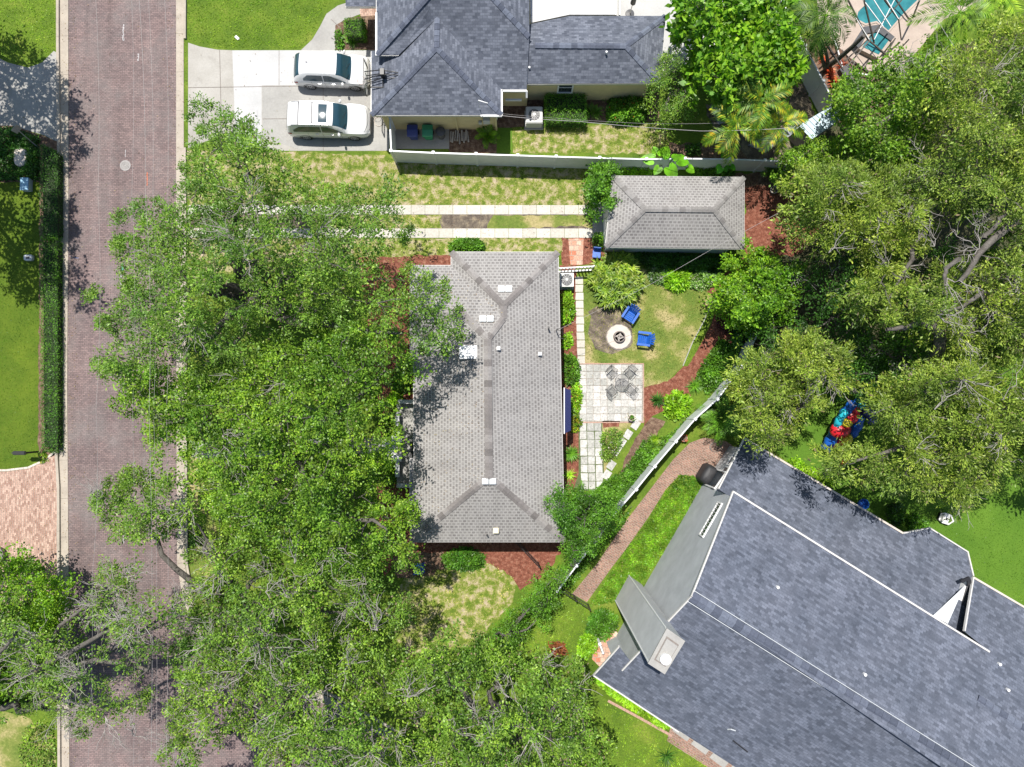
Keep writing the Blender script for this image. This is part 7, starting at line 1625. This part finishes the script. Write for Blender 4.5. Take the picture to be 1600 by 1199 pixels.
for pts in (((1290, 66, Hc), (1318, 110, Hc)), ((1318, 110, Hc), (1362, 60, Hc + .4)), ((1356, 62, Hc), (1392, 92, Hc)), ((1392, 92, Hc), (1420, 62, Hc)), ((1356, 62, Hc), (1320, 96, Hc)),
            ((1290, 66, .1), (1307, 92, .1)), ((1330, 95, .1), (1360, 115, .1)), ((1325, 0, Hc + .8), (1356, 62, Hc)), ((1350, 0, Hc + .8), (1366, 68, Hc)), ((1382, 0, Hc + .6), (1404, 30, Hc)), ((1404, 30, Hc), (1408, 62, .2)), ((1300, 48, Hc), (1311, 76, .2)),
            ((1409, 0, Hc), (1356, 62, Hc)), ((1400, 0, .5), (1420, 30, .2)), ((1437, 0, 2.6), (1426, 28, .2)), ((1370, 95, .2), (1398, 62, 1.0)), ((1376, 100, 1.6), (1399, 60, 1.8))): cgb(*pts)
mb.build('frame', 'bronze', cg)
mb = MB(); cgb((1300, 48, .2), (1318, 110, .2)); cgb((1318, 110, .2), (1358, 118, .2)); mb.build('kick_rail', 'white', cg)
mb = MB(); 
for pts in (((1382, -5, 3.4), (1404, 30, 3.2)), ((1345, -5, 3.4), (1380, 42, 3.2)), ((1362, -5, 3.4), (1392, 42, 3.2)), ((1335, 25, 3.2), (1358, 62, 2.7)), ((1400, -5, 3.4), (1366, 62, 2.8))): cgb(*pts, w=.04)
mb.build('screen_wire', 'white', cg)
sc_ = thing('spa_screen', P(1358, 75), 'dark screened spa panel beside the pool', 'spa'); 
MB().prism([(p.x, p.y) for p in (P(1360, 46), P(1391, 64), P(1371, 98), P(1336, 80))], .0, .35).build('spa_wall', 'tile_pool', sc_); MB().prism([(p.x, p.y) for p in (P(1360, 52), P(1385, 66), P(1368, 90), P(1343, 78))], .35, .37).build('spa_water', 'water', sc_)
mb = MB(); mb.prism([(p.x, p.y) for p in (P(1327, 74), P(1344, 48), P(1368, 45), P(1392, 64), P(1386, 70), P(1366, 56), P(1350, 58), P(1336, 82))], .4, .45); mb.build('dark_coping', 'dark_grey', sc_)
pt_ = thing('leaning_trunk', P(1296, 100), 'bare grey palm trunk leaning across the pool cage', 'palm trunk'); MB().tube([P(1296, 102, .0), P(1310, 92, 1.6), P(1330, 75, 3.0), P(1350, 56, 4.2)], [.16, .14, .12, .10], 10).build('trunk', 'bark', pt_)
dg = thing('planter', P(1300, 112), 'dark square planter frame below the pool cage corner', 'planter'); MB().box(P(1320, 118) + Vector((0, 0, .2)), (.6, .9, .4), rz=.6).build('box', 'dark_grey', dg, bevel=.02)

# ------------------------------------------------------------------ overhead lines
def wire(pts, lab, r=.0055, sag=.25, mat='wire_pale'):
    ws = [P(*p) for p in pts]; out = []
    for a, b_ in zip(ws, ws[1:]):
        for k in range(8): t = k / 8; p = a.lerp(b_, t); p.z -= sag * 4 * t * (1 - t); out.append(p)
    out.append(ws[-1]); o = MB().tube(out, r, 5).build('overhead_line', mat); tag(o, lab, 'cable', 'overhead lines along and across the yards'); return o
M['wire_pale'] = plain('pale cable', (0.34, 0.32, 0.31), .5); M['wire_dark'] = plain('dark cable', (0.05, 0.05, 0.05), .6)
wire([(146, -60, 9), (153, 300, 9), (150, 640, 9), (144, 900, 9), (130, 1300, 9)], 'leftmost pale overhead line running down the street')
wire([(213, -60, 9.5), (227, 300, 9.5), (233, 640, 9.5), (234, 1300, 9.5)], 'brightest pale overhead line above the manhole side of the street', .007)
wire([(228, -60, 9.2), (239, 300, 9.2), (240, 640, 9.2), (242, 1300, 9.2)], 'pale overhead line just right of the brightest one', .0055)
wire([(254, -60, 9.0), (262, 300, 9.0), (260, 640, 9.0), (257, 1300, 9.0)], 'rightmost overhead line above the right gutter', .006)
wire([(203, -60, 8.6), (206, 300, 8.6), (207, 640, 8.6), (206, 1300, 8.6)], 'faint overhead line over the middle of the street', .005)
wire([(871, 516, 4.0), (1010, 448, 4.9), (1115, 388, 5.8), (1240, 320, 6.8)], 'service cable from the brown roof over the fan palm', .008, .1)
wire([(776, 180, 3.4), (905, 190, 4.2), (1095, 205, 5.2), (1240, 200, 6)], 'thick service cable from the yellow house over the fence lawn', .014, .1)
wire([(784, 178, 3.2), (1000, 193, 4.5), (1140, 192, 5.2)], 'thin cable from the yellow house toward the palms', .006, .1)
wire([(1450, 0, 6), (1492, 74, 6.4), (1540, 160, 6.8)], 'pale cable above the lime palm at the top right', .010, .1)
